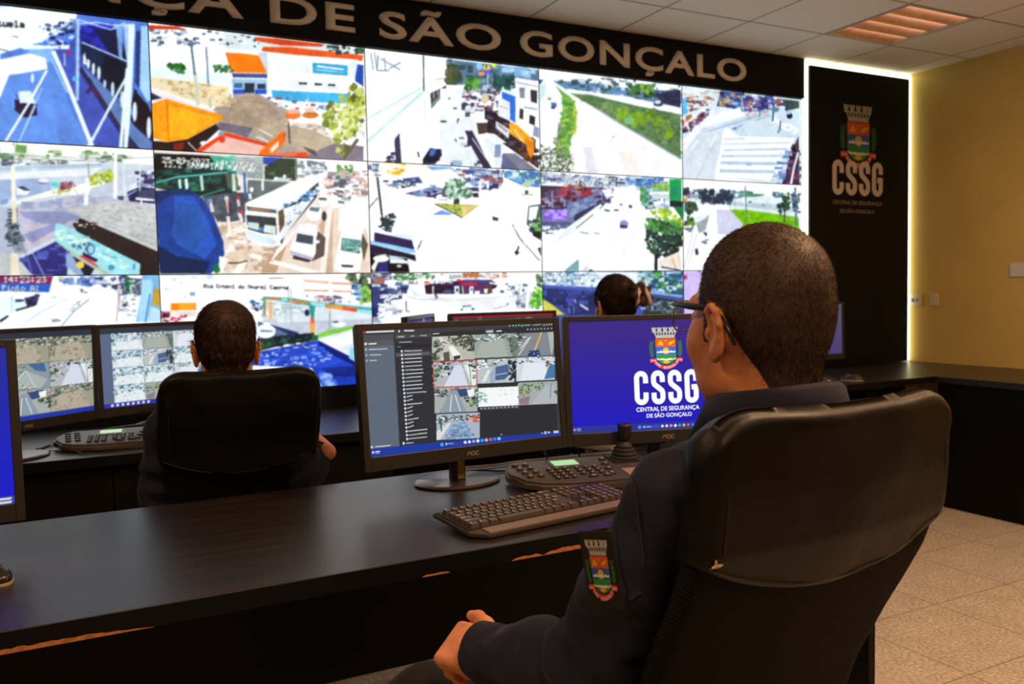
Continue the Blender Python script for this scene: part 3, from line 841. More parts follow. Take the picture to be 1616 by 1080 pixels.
PIC[1, 2] = """B fcfeff
Z 575 250 5.572
N 283c60,e8f4fc,88a8d0,f8f8f4,48608c 22 60 40,60 180,60 170,150 40,140
P e8b828 130,45 370,50 370,90 330,150 150,140
N fffff8,fff8e0,ffffff 26 50 150,50 560,70 540,140 150,140
P 78acdc 540,70 760,80 820,120 600,110
P 3c5088 340,180 480,165 520,220 350,220
N 38508c,90a8c8,a05048,6888b8,d8e4ec,40486c 22 150 820,90 1220,110 1200,240 860,260 700,160
P 4880c0 1220,110 1540,120 1540,260 1380,240 1230,170
N 3c70b8,68a0d8,d8ecf8,387880,a0ccd8 24 70 1230,110 1540,120 1540,230 1240,180
P fcfeff 580,110 760,95 860,180 700,190 580,170
P fafeff 450,230 720,180 900,220 980,250 720,260
P 6078a8 320,300 600,250 720,270 560,330 480,340
N 283058,8898c0,6478a8,b0c0dc 20 70 340,290 600,255 760,290 720,350 560,340
P f4fafc 300,290 560,240 600,250 330,320
P 3c2c48 530,340 700,300 770,360 640,350
N 2c3450,a8bcd0,607898 14 40 170,200 480,190 420,260 230,270
P 302c58 900,260 1040,260 1180,220 1180,280 940,300
P f0f4f8 1005,200 1030,200 1030,290 1005,290
L e0ecf4 22 1085,200 1085,270
E fafcfe 690,340 60,24
P 404c60 680,315 760,330 760,345 690,340
E f4f8fa 975,315 60,24
P 302c38 940,310 1000,305 1005,345 960,345
E f0f8fa 1060,300 50,26
E f0f6f8 1150,290 44,24
L 28343c 50 812,360 808,425
P c0b858 620,400 1010,412 860,525 780,480
N 58983c,a8b048,d8c078,506c28 14 50 640,402 860,405 860,500 760,460
P e4c888 860,420 1000,415 900,480 860,510
L 404c40 10 620,402 800,490 862,525
F e0f0e8,88b098,406858,b8d4c4,386850 22 160 730,190 880,190 960,320 900,360 760,350 700,280
F 2c5c38,407048 14 20 790,180 860,200 850,320 800,300
P 6898e0 600,495 680,455 780,490 740,500
E 284838 1425,300 16,20
E a8c8b0 1425,235 40,26
L 80a088 10 1380,320 1480,322
P f4f8fc 1130,500 1160,470 1215,470 1200,520 1160,550
P 283858 1125,510 1180,525 1170,552 1128,545
P 445864 1440,420 1560,400 1570,700 1500,650 1425,580
P f0f8f4 1450,430 1530,420 1500,560 1440,540
N 5cac48,284838,18283c,c8e4cc,88b880 16 60 1480,530 1550,520 1550,720 1470,640
P 18202c 1470,640 1550,640 1550,720 1480,680
L 505858 8 1300,580 1360,700 1540,900
L c8d0d0 6 1310,600 1420,770
L 302c48 14 1355,770 1335,850
L 302c48 24 1330,810 1345,840
E 201c30 1340,830 22,10
P 28284c 1520,790 1550,780 1550,860
L 506878 6 100,100 150,500
P f8feff 170,280 320,290 300,480 180,520
N 283c40,3c5058,182428 14 60 130,600 170,520 270,480 240,640 200,640
L 203038 14 120,170 170,600
L 30404c 8 40,440 120,350
P d8ecf8 240,660 410,665 440,720 200,680
P 2c2450 90,650 420,720 445,810 90,730
P 8cccf4 50,720 440,800 460,830 400,830 50,745
P 201c38 50,750 450,850 455,905 360,870 50,830
P 14101c 50,830 380,880 400,1000 50,1000
E f0f8e8 150,880 70,30
P eef4e8 60,960 130,850 200,840 120,920 90,1000
P c8dce8 220,850 340,880 400,920 230,920
P f0f4f4 230,890 400,900 400,925 230,918
P 28286c 120,920 210,900 210,1000 120,1000
E e8f0f0 395,915 18,22
E c8d4d4 308,945 22,12
L 303c48 8 505,720 470,800
E 302c38 487,770 8,8
L dceaf0 8 450,840 600,860 740,900 850,990
P f4f6fa 400,1000 500,900 840,1000
L e4e8f0 6 540,600 660,520
D f8fcfc 40 60 62 1 0.03 ____________
V 1
"""
PIC[1, 3] = """B f8fbfc
Z 845 260 6.0
N 4868a8,e8f0f8,88a0c8,2c3c60,b8ccdc 24 120 50,80 900,130 900,210 50,170
P 303048 45,200 640,220 720,300 620,420 380,560 50,560
P 705848 300,190 480,200 480,270 330,260
P a82838 170,240 320,210 600,240 620,270 420,310 180,290
P d88830 370,210 430,215 430,265 370,260
P c83040 200,240 300,210 340,300 220,300
N 281c38,584878,483050,a03048,7c6494 22 100 60,250 600,230 700,300 560,330 320,360 60,400
N 241c30,383048,b0a8c8 14 40 50,310 300,320 300,400 50,410
P 8484b0 150,250 170,250 175,410 155,410
P 8484b0 265,330 290,330 290,400 270,400
P 6c6ca8 50,420 300,430 310,545 50,545
P 8868d8 110,440 300,440 290,520 110,515
N a080f8,7048d0,b8a0ff 20 40 110,440 295,435 290,520 110,515
P 6c7cac 300,380 560,280 600,300 560,460 370,560 300,540
N 90a8cc,7088b8,88a0c4,586898 18 50 320,390 550,290 550,400 340,520
P 303058 360,520 380,470 560,380 560,460 420,560
P 505080 50,550 320,545 420,560 360,610 50,590
E f0f8fa 120,605 80,24
N 607890,c8dce8,40608c 14 30 60,580 280,560 350,590 60,650
P e8f0f4 280,610 620,370 640,400 500,560 160,760
P f4faf4 430,560 540,455 550,475 420,590
L 405058 8 390,600 550,470
L 486060 8 610,420 650,380
N 483870,282848,78709c,88a0c0 18 50 560,240 740,220 740,290 700,360 570,380
P f4f8fa 650,290 760,260 770,280 680,320
P 2c3458 640,330 720,330 700,370 650,350
P e8f0f8 620,240 720,230 720,270 660,290
P 203040 100,640 200,650 100,655
N 88b0c8,48687c,c0d8e0,406048 24 60 980,190 1100,200 1090,440 1020,400
P 68b088 980,200 1050,220 1060,380 1010,360 
F 48a060,387c50,60a878 20 22 980,210 1050,230 1060,380 1010,380
P 4880b8 900,130 1180,130 1180,200 950,210
N 4c70c8,88b0e0,2c4c90,c0dcf0 18 40 860,120 1250,130 1240,180 900,190
P 089850 1265,140 1380,140 1380,420 1265,330
P 188c68 1290,210 1380,210 1380,290 1290,280
P 182030 1270,340 1390,350 1390,400 1270,400
P 88b890 1100,180 1260,180 1260,260 1110,260
F 90b850,609848,b8d078 20 26 1110,180 1260,170 1260,250 1110,250
P c8d8e0 1105,270 1265,285 1260,330 1105,310
N 8cb0d0,304860,d8e4f0 14 30 1100,310 1260,320 1260,420 1110,410
P 087038 1300,400 1390,400 1390,520
F 18383c,102828,1c4430,284c38,0c1c20 30 260 1070,520 1380,560 1385,800 1280,870 1120,850 1040,720
F a4c428,8cb430,78a838,c0d850 24 60 1080,440 1260,410 1380,520 1380,600 1240,520 1080,500
F 489048,2c6c38,58a050 24 70 1010,560 1100,480 1380,560 1380,680 1120,640
F c8e0c8,101c24 10 40 1030,700 1180,720 1180,860 1110,880
L 1c2024 30 1140,840 1140,1000
P e8e0d4 1170,900 1360,820 1385,1000 1180,990
L d89c58 10 1290,880 1330,990
L e8b080 8 1350,850 1370,960
L 182038 12 1190,965 1370,1000
E f8fcfc 685,405 36,38
P 486868 650,420 710,430 700,450 655,440
E f4f8f8 770,400 28,24
P 303438 745,425 790,428 785,442 745,440
P 384048 880,385 915,385 915,412 885,410
E 303844 810,380 14,9
E 8098c8 838,560 40,35
P fafcfc 808,490 870,490 875,525 808,520
P 303860 800,570 875,575 865,605 800,600
L 607078 8 420,638 505,652
L 607078 8 558,645 608,656
P fdfeff 55,790 130,785 410,880 270,1005 55,1005
P 78a8b0 410,890 415,1005 270,1005
P c8d8dc 440,1005 490,945 500,1005
P 303848 500,1005 520,985 560,1005
L d8dee4 5 480,960 700,740 1000,600
L d0d8e0 5 700,1000 880,760 960,600
L d8e0e8 5 740,1000 920,740
L dde4ea 5 960,1000 1040,760
L e0e8ec 5 130,770 330,630
L e8eeee 7 400,600 780,610
L eef2f2 30 560,560 720,470
D fcffff 36 60 92 1 0.06 25-09-2023_Mon_14:23:23
D fcffff 38 60 146 1 0.06 Rua_Alfredo_Backer,_115
"""
PIC[1, 4] = """B f4fafc
Z 1065 280 6.752
P c8e0ec 80,160 1320,280 1320,430 700,300 240,260
N 305058,506c74,88a4b0,e0ecf0,385c6c 24 90 80,110 240,150 600,140 700,200 680,290 240,290 80,200
F 2c3850,202c40,1c3040 30 90 250,150 600,140 620,270 440,280 270,250
F 203038,30484c 24 30 80,110 160,120 150,180 80,180
N 5c8c94,6c94a0,3c645c 20 30 600,140 800,160 900,190 680,210
P 508c68 760,170 960,185 900,210 700,210
P d8ecf0 620,230 960,200 1100,230 1320,300 1320,340 900,270 620,290
P b4c8d4 600,260 1100,290 1320,340 1320,440 1040,400 900,370 600,330
P dceaf2 600,300 1320,380 1320,420 600,330
P 74c010 580,345 760,345 1060,390 1320,430 1330,600 720,520
P 68b80c 700,420 1320,480 1320,560 740,490
N 80c818,60a808 18 40 620,350 1300,450 1300,540 740,480
P cccee6 440,340 590,350 730,500 600,620 460,600
P f8fafc 380,340 440,345 455,600 380,680 240,640 340,420
P 98a4ac 225,480 370,400 330,560 260,600
P e0ece8 120,470 380,370 330,440 220,490
P f4f4f8 80,560 230,520 280,640 200,980 80,980
L b8c4cc 8 100,960 200,560
L c8d0d8 8 130,980 240,600
P 687080 80,540 210,530 170,590
P 282c38 215,765 245,755 258,820 225,828
N 8c98a4,586470,c8d4dc 12 14 280,680 350,660 330,710
F 304c34,203028,3c5c44 26 50 100,270 220,270 240,350 140,400
F 5c8c2c,384c20,203020 20 30 130,420 200,430 210,510 100,520
F 284828 16 12 300,590 340,590 340,620
P b89040 80,230 150,225 120,270 80,280
P 60c8e8 80,300 110,300 100,420 80,430
E d090e8 178,205 12,32
L 687890 12 750,90 765,470
L 88a0ac 5 640,230 645,390
L 607880 5 585,230 588,340
L 50688c 20 1280,110 1290,520
L 283848 14 1170,300 1165,480
L 283848 12 1125,340 1125,410
F 1c3c2c,305c38,142c28 22 50 1140,170 1220,180 1230,330 1160,360 1140,280
F 38485c,284058,58708c 22 50 1240,170 1330,180 1330,380 1260,350
F 5c7c90,48647c 20 24 1040,160 1120,160 1130,220 1060,220
F 203438 18 24 1090,290 1140,290 1130,380 1100,370
E 38484c 802,265 16,8
E 687c90 940,300 18,8
V 1
"""
PIC[2, 0] = """B fcfeff
Z 0 425 6.215
P 882858 -1600,60 520,72 500,150 -1600,150
P 2860d0 -1600,140 60,140 500,150 480,230 60,220 -1600,260
P d0d060 570,70 640,75 630,110 570,110
N 5878c0,a8c4e8,e8f4fc,303868,7890c8 22 90 560,100 960,80 1100,110 1000,160 640,160
N 382c68,505c90,c0c8e0,204038,f0f4f8 20 90 980,90 1280,80 1240,250 1160,200 1020,170
F 187038,205c30 22 20 1210,80 1270,90 1260,220 1220,200
P 485868 1280,90 1390,100 1380,260 1290,240
N 38485c,90a8b8,c8d8e0 12 40 1280,100 1390,110 1380,250 1290,240
P 78b8e8 1390,60 1550,60 1570,520 1330,520 1380,250
P a8dcfc 1390,110 1470,105 1500,150 1440,520 1350,520
P 4888d0 1460,240 1475,250 1430,520 1415,520
P c8a030 1500,200 1560,200 1560,370 1490,350
P c0e4fc 1480,370 1570,400 1570,520 1440,520
P e8f8ff -1600,250 110,270 110,430 0,520 -1600,1200
P a0d0e8 110,270 125,270 125,440 112,430
P 142430 0,500 80,450 85,470 0,530
P d8f0f8 140,290 240,290 260,400 140,410
P 283c60 150,300 230,300 240,320 150,325
P 282850 240,290 370,250 380,290 360,350 270,385
P 181c30 150,400 360,340 350,360 160,415
N 506080,202848 14 30 250,280 370,255 360,340 270,370
L b0c0d0 8 200,570 400,420 680,280
L 88a0a8 12 600,560 720,420 870,300
N a8b8c0,607080 10 20 500,480 590,480 590,520 500,520
N 90a8b0,c0d0d8 10 30 680,380 800,300 760,380 700,440
E b0d8d8 530,280 40,8
L 687078 6 1130,150 1160,250 1140,520
L 90788c 8 1170,160 1170,420
N 98b0b8,c8d8dc,8090a8 16 30 1190,200 1340,250 1330,500 1200,440
P 405060 1200,340 1250,340 1240,370 1200,370
N 607090,303850 10 10 780,180 860,190 850,240 790,230
D fcffff 62 40 78 1 0 14:23:23
D fcffff 54 -160 160 1 0.02 don_Pinto_Al
V 1
"""
PIC[2, 1] = """B fcfcfc
Z 240 425 4.489
P fdfdfd 50,40 1420,60 1420,200 780,190 400,220 60,200
N c8d8e0,e8ecf0,f4f4f4 18 40 60,40 500,50 400,200 60,200
P e8b49c 1070,75 1250,90 1250,105 1075,92
P e0a890 1270,92 1415,100 1415,115 1270,108
P d8a088 1070,145 1250,150 1250,162 1080,158
P d8a088 1280,152 1415,155 1415,166 1280,164
F 4c5c48,203028,688058 26 50 1370,40 1550,30 1550,240 1470,240 1440,120
F 78b040,5c9838,98c860 22 30 1470,120 1550,130 1550,230 1480,240
N 5888b8,a0c8e0,305888 16 20 1420,110 1470,120 1470,240 1430,230
L 708090 5 965,120 965,200
P ff7818 135,245 310,240 315,290 135,295
P ffa828 190,245 300,243 300,290 190,292
P c82038 60,300 130,300 130,308 60,308
P e8dcd4 130,300 330,300 300,340 130,330
P 481c28 70,310 130,312 125,345 70,345
N c82848,e8ecf0,502838 12 24 60,340 240,330 250,375 60,375
P 909cb0 270,165 305,165 305,190 270,190
P 306cc8 690,225 780,235 780,290 700,280
N 2858b0,f0f4f8,402848 14 24 690,220 780,230 780,290 700,290
P d8e4ec 790,190 1560,260 1560,420 780,380
N c8d8e0,b0c8d4,f4f4f4,88a8b8 20 80 780,210 1120,240 1120,330 780,340
N c8ccd4,4c6078,f0f4f8,a86878 14 50 1060,180 1330,200 1440,250 1200,230
P c0c8d8 780,360 1120,320 1560,350 1560,400 1180,460 1000,450 850,400
P dce4ec 850,330 1100,310 1560,330 1560,350 900,380
P 4ca898 785,195 1000,205 1120,230 1560,275 1560,300 1120,262 900,225 790,215
P e87830 820,200 900,205 905,220 820,212
P a8dce8 915,205 960,210 960,228 915,222
P e87030 965,215 1100,235 1100,250 965,232
P a8e0ec 1125,235 1225,245 1225,270 1125,258
P f09030 1230,250 1350,265 1350,292 1230,275
P e8502c 1350,265 1450,280 1448,305 1350,292
P 98dce8 1455,285 1555,295 1555,320 1455,310
P 289888 1110,250 1155,262 1145,350 1125,350
P f08030 790,210 808,212 805,330 790,330
P 40a890 785,200 800,200 795,330 785,330
P f0b060 830,230 850,232 850,360 830,360
P e8642c 1120,350 1150,350 1145,470 1122,460
P f0a040 1122,380 1150,390 1152,465 1125,460
L b0c4c8 10 985,130 985,420
L 98a8b0 10 1258,290 1258,430
L c0d0d0 6 945,240 945,380
E 283050 1097,310 18,24
E e8f0f4 1320,390 50,20
E 304858 1300,375 20,6
P 7cc048 1150,470 1250,430 1430,400 1440,420 1180,490
P 5c6c90 750,370 1000,445 1180,500 1130,520 750,520
P 1c283c 740,500 900,470 1140,450 1180,500 960,530 760,580
N 183c28,285c38,14202c 16 60 750,510 1140,460 1170,500 900,540 760,575
P 203058 830,390 1040,450 1000,480 880,420
E f0f4fa 805,440 70,50
E f4f8fc 810,400 30,22
P 6078a0 770,430 850,435 860,445 770,445
P dce8f0 1180,490 1440,420 1450,640 1400,600 1200,510
P f0f4f6 1200,500 1440,440 1440,520 1300,560
P 1c3cb4 700,600 780,580 1180,505 1450,640 1455,830 1200,830 1130,700 700,680
P 2848c8 760,600 1160,520 1400,640 1200,700 760,660
P 101c70 1180,505 1450,650 1450,690 1300,620 1180,540
P 182880 1200,700 1450,680 1450,760 1260,760
N 7ca0f0,4068d8,1830a0,a8c4f8 12 110 740,590 1170,520 1300,620 1140,680 720,670
N 88b0f8,90b8f8,4870e0 16 60 1180,740 1240,740 1320,830 1200,830
P 90d8f0 1395,560 1445,555 1445,660 1395,630
L 101828 24 700,660 700,700
D 48505c 26 370 110 1 0.02 Rua_Ernani_do_Amaral_Campos
L 505860 5 830,66 930,66
V 1
"""
PIC[2, 2] = """B fafcfe
Z 575 425 5.572
N 505878,c8d0e0,384870,f4f4f8,687898 26 70 60,40 240,50 230,300 60,260
N 2c3060,1c2450,e0e8f8,485890 26 60 70,150 400,120 280,300 110,360 70,300
P 343c78 65,160 120,150 150,280 90,340 65,420
P 1c2868 70,330 200,350 90,440 70,460
P a86c58 80,80 180,80 180,130 90,130
N 28602c,d8e8d8,487850,f8fcf8 18 70 260,40 620,40 600,90 280,100
F 68a868,388048,b8d8b0 14 40 280,90 360,40 600,40 560,70 320,120
N f4f0f0,e0d8d0,a0a8a8,c0703c 22 50 640,40 1300,40 1300,90 640,70
P 302050 860,100 1110,95 1180,140 1100,220 540,220 530,140
P 301c30 530,140 850,150 850,220 540,215
P 58345c 860,140 1100,120 1120,210 870,220
P 484888 860,95 1120,95 1120,120 870,130
P e02030 810,90 850,92 865,115 825,118
P d82038 840,125 990,120 990,140 840,145
P ff5028 525,108 565,108 565,130 530,130
P e8f0f4 790,150 835,150 835,225 795,225
P 384058 805,170 828,170 826,200 805,200
P e8f0f8 925,155 960,155 955,220 922,220
P 405080 935,170 950,170 950,190 935,190
P f0f4f0 970,195 1015,195 1012,230 970,228
P f4f4e8 1050,175 1085,175 1080,215 1055,215
P 584030 1085,140 1120,130 1130,210 1090,215
E 405880 735,200 40,18
L c8ccd0 12 862,150 868,225
L e8e8e8 12 605,150 605,220
P f4f8fa 1100,115 1180,130 1260,200 1270,215 1240,210 1160,140 1100,130
E f4f8fc 1180,190 60,24
E 485c80 1210,200 20,12
N c8d8e0,f4f8fc,506878 16 40 1240,130 1440,140 1440,210 1280,210
P dfe4e8 400,160 520,240 800,260 1340,230 1380,240 1340,300 700,330 460,290
P eceff2 700,290 1380,240 1300,340 1000,360 720,340
P f8fafc 300,280 460,240 720,290 800,370 380,375
L b8c0c8 8 380,240 480,270 640,270
E e8f4f8 905,345 75,26
P 506880 860,325 930,318 950,330 860,334
E 406878 955,352 14,10
E 507080 857,357 12,9
L a0a8b0 6 1130,355 1260,320
E 506068 1258,308 12,6
P c8d0dc 1340,240 1480,200 1470,350 1330,350
N 98a4b8,5c6c80,d8e0e8 14 36 1340,230 1440,210 1430,340 1350,350
L f4f8f8 18 1390,60 1370,230
L f8fcfc 22 1455,50 1425,350
F 58b030,78d040,389028,a0dc60 22 60 1480,160 1560,180 1555,350 1460,350
F 4c7c48,305c38,88a880 20 30 1510,50 1555,60 1555,160 1520,150
N f8fafc,e4e8f0,c0c8d4,90a0b8 22 40 140,350 260,280 360,300 340,380 240,400 100,460
E f4f8fc 290,290 60,24
E f0f4f8 300,320 70,24
E f4f8fc 200,430 80,34
L 404c60 8 370,280 370,370 400,375
L 607888 7 100,440 180,420
E 2c3c68 780,200 12,12
L 605880 20 620,210 640,260
D 505860 24 395 112 1 0 MILI
D fafcff 28 570 104 1 0 CAMPOS_MO
V 1
"""
PIC[2, 3] = """B 3c4c98
Z 845 420 6.215
P e4f0f8 65,60 1440,60 1440,200 1130,180 600,210 70,190
N 5080b8,e8f4fa,a8c8dc,f8fcff,407898 20 130 70,60 600,60 580,200 70,190
N 285888,58a050,c8e4ec,184068,387c48,88b0c8,204c58 24 220 980,60 1440,60 1440,270 1130,250 1000,120
F 48a838,60b848 20 12 1150,70 1220,80 1200,130
P 202c60 65,190 600,220 600,480 330,480 200,400 70,320
P 405cb0 80,185 600,215 600,255 80,215
N 283468,4858a8,3c489c,303c80 30 40 70,230 560,250 540,460 300,460 80,330
L c8ccec 10 380,330 400,360
L e8ecf4 16 440,380 520,430
L 8890d0 8 330,400 335,460
L 7c88cc 8 375,380 380,470
P c8c850 70,320 180,390 290,480 70,480
P 405090 1120,250 1440,300 1440,330 1120,290
P 88b0e8 1120,250 1440,290 1440,310 1120,270
P 243038 1120,300 1440,350 1440,500 1040,500
N 404c54,68808c,303c44,88a0b0,283034 16 80 1110,320 1440,380 1380,480 1120,440
L 6080b0 8 1130,340 1260,460
L c8d0d8 14 1030,415 1090,415
F 94bc98 16 6 1300,390 1350,390 1350,410
D f8fcfc 34 80 80 1 0.03 25-09-2023_Mon_14:23:23
D f8fcfc 34 70 140 1 0.03 21.6_Rua_S_da_Ro
V 1
"""
PIC[2, 4] = """B d8e0f0
Z 1065 420 6
N 8070c0,e8e0f8,b0b8e0,f4f4fc,5848a0,a03070 20 200 0,0 1200,0 1200,900 0,900
P c8b8f0 60,60 400,60 400,500 60,500
P b83070 70,90 120,90 120,130 70,130
V 2
"""
# ------------------------------------------------------------------ the room
WALLY, RX = 3.952, 5.113
def slab(name, x0, x1, y0, y1, z0, z1, m):
    o = B().box(x0, x1, y0, y1, z0, z1).done(name, m); return setp(o, kind='structure')
# yellow paint
m_yel = mat('yellow wall paint', (.60, .40, .095), .55, var=.06, vscale=3, bump=.15, bscale=260, spec=.3)
m_unseen = mat('brown grey unseen wall paint', (.10, .08, .06), .7)  # for unseen walls added for bounce, coloured dark to cut fill and reflections
m_black = mat('black painted board', (.010, .010, .011), .42, spec=.4)
# floor: speckled granite-look tiles with thin joints
def floor_mat():
    t = NT('speckled granite tile'); b = t.n('ShaderNodeBsdfPrincipled', Roughness=.32); t.l(b.outputs[0], t.out.inputs[0])
    tc = t.n('ShaderNodeTexCoord'); br = t.n('ShaderNodeTexBrick'); br.offset = 0; br.squash = 1
    for k, v in (('Scale', 1.0), ('Mortar Size', .0022), ('Mortar Smooth', .4), ('Brick Width', .457), ('Row Height', .457)): br.inputs[k].default_value = v
    mp = t.n('ShaderNodeMapping'); mp.inputs['Location'].default_value = (-.268, -.355, 0); t.l(tc.outputs['Object'], mp.inputs[0]); t.l(mp.outputs[0], br.inputs['Vector'])
    n1 = t.n('ShaderNodeTexNoise', Scale=85.0, Detail=4); n2 = t.n('ShaderNodeTexNoise', Scale=9.0, Detail=3)
    t.l(tc.outputs['Object'], n1.inputs[0]); t.l(tc.outputs['Object'], n2.inputs[0])
    r = t.n('ShaderNodeValToRGB'); e = r.color_ramp.elements; e[0].position = .36; e[0].color = (.44, .38, .31, 1); e[1].position = .64; e[1].color = (.78, .70, .60, 1)
    t.l(n1.outputs[0], r.inputs[0])
    mx = t.n('ShaderNodeMixRGB', _blend_type='MULTIPLY', Fac=.35); t.l(r.outputs[0], mx.inputs[1]); t.l(n2.outputs[0], mx.inputs[2])
    br.inputs['Mortar'].default_value = (.12, .095, .07, 1); t.l(mx.outputs[0], br.inputs['Color1']); t.l(mx.outputs[0], br.inputs['Color2'])
    t.l(br.outputs[0], b.inputs['Base Color']); return t.m
slab('floor', -3, RX+.1, -2.6, WALLY+.1, -.06, 0, floor_mat())
def ceil_mat():
    t = NT('mineral fibre ceiling tile'); b = t.n('ShaderNodeBsdfPrincipled', Roughness=.9); t.l(b.outputs[0], t.out.inputs[0])
    b.inputs['Base Color'].default_value = (.80, .74, .64, 1); tc = t.n('ShaderNodeTexCoord')
    n1 = t.n('ShaderNodeTexNoise', Scale=120.0, Detail=3); t.l(tc.outputs['Object'], n1.inputs[0])
    bp = t.n('ShaderNodeBump', Strength=.25, Distance=.002); t.l(n1.outputs[0], bp.inputs['Height']); t.l(bp.outputs[0], b.inputs['Normal']); return t.m
mc = ceil_mat()
# ceiling tiles: lay-in panels around the lamp openings, on a T-bar grid
GX = [1.622+DX*k for k in range(-8, 7)]; GY = [2.948+DX*k for k in range(-10, 2)]
LAMPS = [(3.830, 2.948), (1.622, .188), (-.034, -.916), (3.830, .740), (-1.138, 1.292-.0), (1.622, 5)]
def lampcell(x, y):
    return any(abs(x-a) < .05 and abs(y-b) < .05 for a, b in LAMPS)
xs = [-3]+GX+[RX+.1]; ys = [-2.6]+[g for g in GY if g > -2.5]+[3.5, WALLY+.1]; ys = sorted(set(round(v, 4) for v in ys)); xs = sorted(set(round(v, 4) for v in xs if v >= -3))
cb = B()
for i in range(len(xs)-1):
    for j in range(len(ys)-1):
        if xs[i+1]-xs[i] < .02 or ys[j+1]-ys[j] < .02: continue
        if lampcell(xs[i], ys[j]): continue
        cb.box(xs[i]+.004, xs[i+1]-.004, ys[j]+.004, ys[j+1]-.004, CEIL, CEIL+.016)
cb.box(-3, RX+.1, -2.6, WALLY+.1, CEIL+.12, CEIL+.14)
setp(cb.done('ceiling', mc), kind='structure')
gb = B(); m_bar = mat('ceiling grid bar', (.34, .29, .23), .6)
for x in xs[1:-1]: gb.box(x-.0055, x+.0055, -2.6, WALLY, CEIL-.001, CEIL+.02)
for y in ys[1:-1]: gb.box(-3, RX, y-.0055, y+.0055, CEIL-.0012, CEIL+.019)
setp(gb.done('trim_1', m_bar), kind='structure')
slab('wall_back', -3, RX, WALLY, WALLY+.1, 0, CEIL+.12, mat('dark wall behind the screens', (.03, .03, .03), .7))
slab('wall_right', RX, RX+.1, -2.6, WALLY, 0, CEIL+.12, m_yel)
slab('wall_left', -3.1, -3, -2.6, WALLY, 0, CEIL+.12, m_unseen)
slab('wall_front', -3, RX, -2.7, -2.6, 0, CEIL+.12, m_unseen)
# ceiling lamps: recessed box, mirror louvre, four tubes
m_white = mat('white enamelled metal', (.55, .48, .40), .4); m_mir = mat('mirror louvre metal', (.85, .68, .56), .34, metal=1)
m_tube_on = emis('lit fluorescent tube', (1, .74, .5), 6.0); m_tube_glow = emis('fluorescent tube', (1, .70, .52), 4.5, base=(.5, .4, .35))  # second tube's glow imitates room light reflected in an unlit lamp
def ceiling_lamp(x, y, tube, label):
    t = empty('ceiling_lamp', (x+DX/2, y+DX/2, CEIL), label, 'ceiling lamp', 'recessed ceiling lamps'); h = DX/2-.008
    f = B().box(-h, h, -h, h, .085, .09).box(-h, -h+.014, -h, h, -.003, .085).box(h-.014, h, -h, h, -.003, .085).box(-h+.014, h-.014, -h, -h+.014, -.003, .085).box(-h+.014, h-.014, h-.014, h, -.003, .085)
    f.done('housing', m_white, t)
    lv = B(); n = 4; p = (2*h-.03)/n
    for k in range(n):
        cy = -h+.015+p*(k+.5)
        for s in (-1, 1):
            # angled side reflectors
            a = [(-h+.016, cy+s*.022, .06), (h-.016, cy+s*.022, .06), (h-.016, cy+s*(p/2-.001), 0), (-h+.016, cy+s*(p/2-.001), 0)]
            vs = [lv.b.verts.new(v) for v in a]+[lv.b.verts.new((v[0], v[1]-s*.0008, v[2]+.001)) for v in a]
            for q in ((0, 1, 2, 3), (7, 6, 5, 4), (0, 4, 5, 1), (1, 5, 6, 2), (2, 6, 7, 3), (3, 7, 4, 0)): lv.b.faces.new([vs[i] for i in q])
        for c in range(14):
            cx = -h+.03+(2*h-.06)*c/13; lv.box(cx-.0015, cx+.0015, cy-p/2+.003, cy+p/2-.003, .004, .03)
    lv.done('louvre', m_mir, t)
    for k in range(n):
        cy = -h+.015+p*(k+.5); B().tube([(-h+.02, cy, .052), (h-.02, cy, .052)], .013, 12).done('tube', tube, t)
ceiling_lamp(LAMPS[0][0], LAMPS[0][1], m_tube_glow, 'square recessed ceiling lamp with mirror louvre by the yellow wall')
ceiling_lamp(LAMPS[1][0], LAMPS[1][1], m_tube_on, 'lit recessed ceiling lamp above and behind the seated man')
ceiling_lamp(LAMPS[2][0], LAMPS[2][1], m_tube_on, 'lit recessed ceiling lamp behind the camera position')
ceiling_lamp(LAMPS[3][0], LAMPS[3][1], m_tube_on, 'lit recessed ceiling lamp above the aisle at right')
ceiling_lamp(LAMPS[4][0], LAMPS[4][1], m_tube_on, 'lit recessed ceiling lamp above the far left desk')
# wall plates
m_plate = mat('cream plastic', (.62, .52, .40), .35); m_dk = mat('dark socket holes', (.03, .04, .03), .5); m_grn = mat('green plastic', (.03, .12, .03), .4)
def plate(name, y, z, w_, h_, label, kind):
    t = empty(name, (RX, y, z), label, 'wall socket' if kind else 'switch plate')
    B().box(-.008, 0, -w_/2, w_/2, -h_/2, h_/2, bev=.003).done('cover', m_plate, t)
    if kind == 1:
        B().box(-.0095, -.0075, .008, .03, -.012, .012, bev=.001).done('socket_insert', m_grn, t); B().box(-.0095, -.0075, -.02, -.008, -.008, .008, bev=.001).done('socket_insert', m_dk, t)
    if kind == 0: B().box(-.011, -.007, -w_*.2, w_*.2, -h_*.3, h_*.3, bev=.001).done('rocker', m_plate, t)
plate('wall_socket', 3.872, 1.168, .085, .078, 'square cream wall socket with green insert beside the light strip', 1)
plate('switch_plate', 3.730, 1.170, .055, .082, 'narrow upright cream switch plate right of the socket', 0)
plate('blank_plate', 3.165, 1.350, .11, .085, 'pale rectangular plate higher up on the yellow wall', 2)
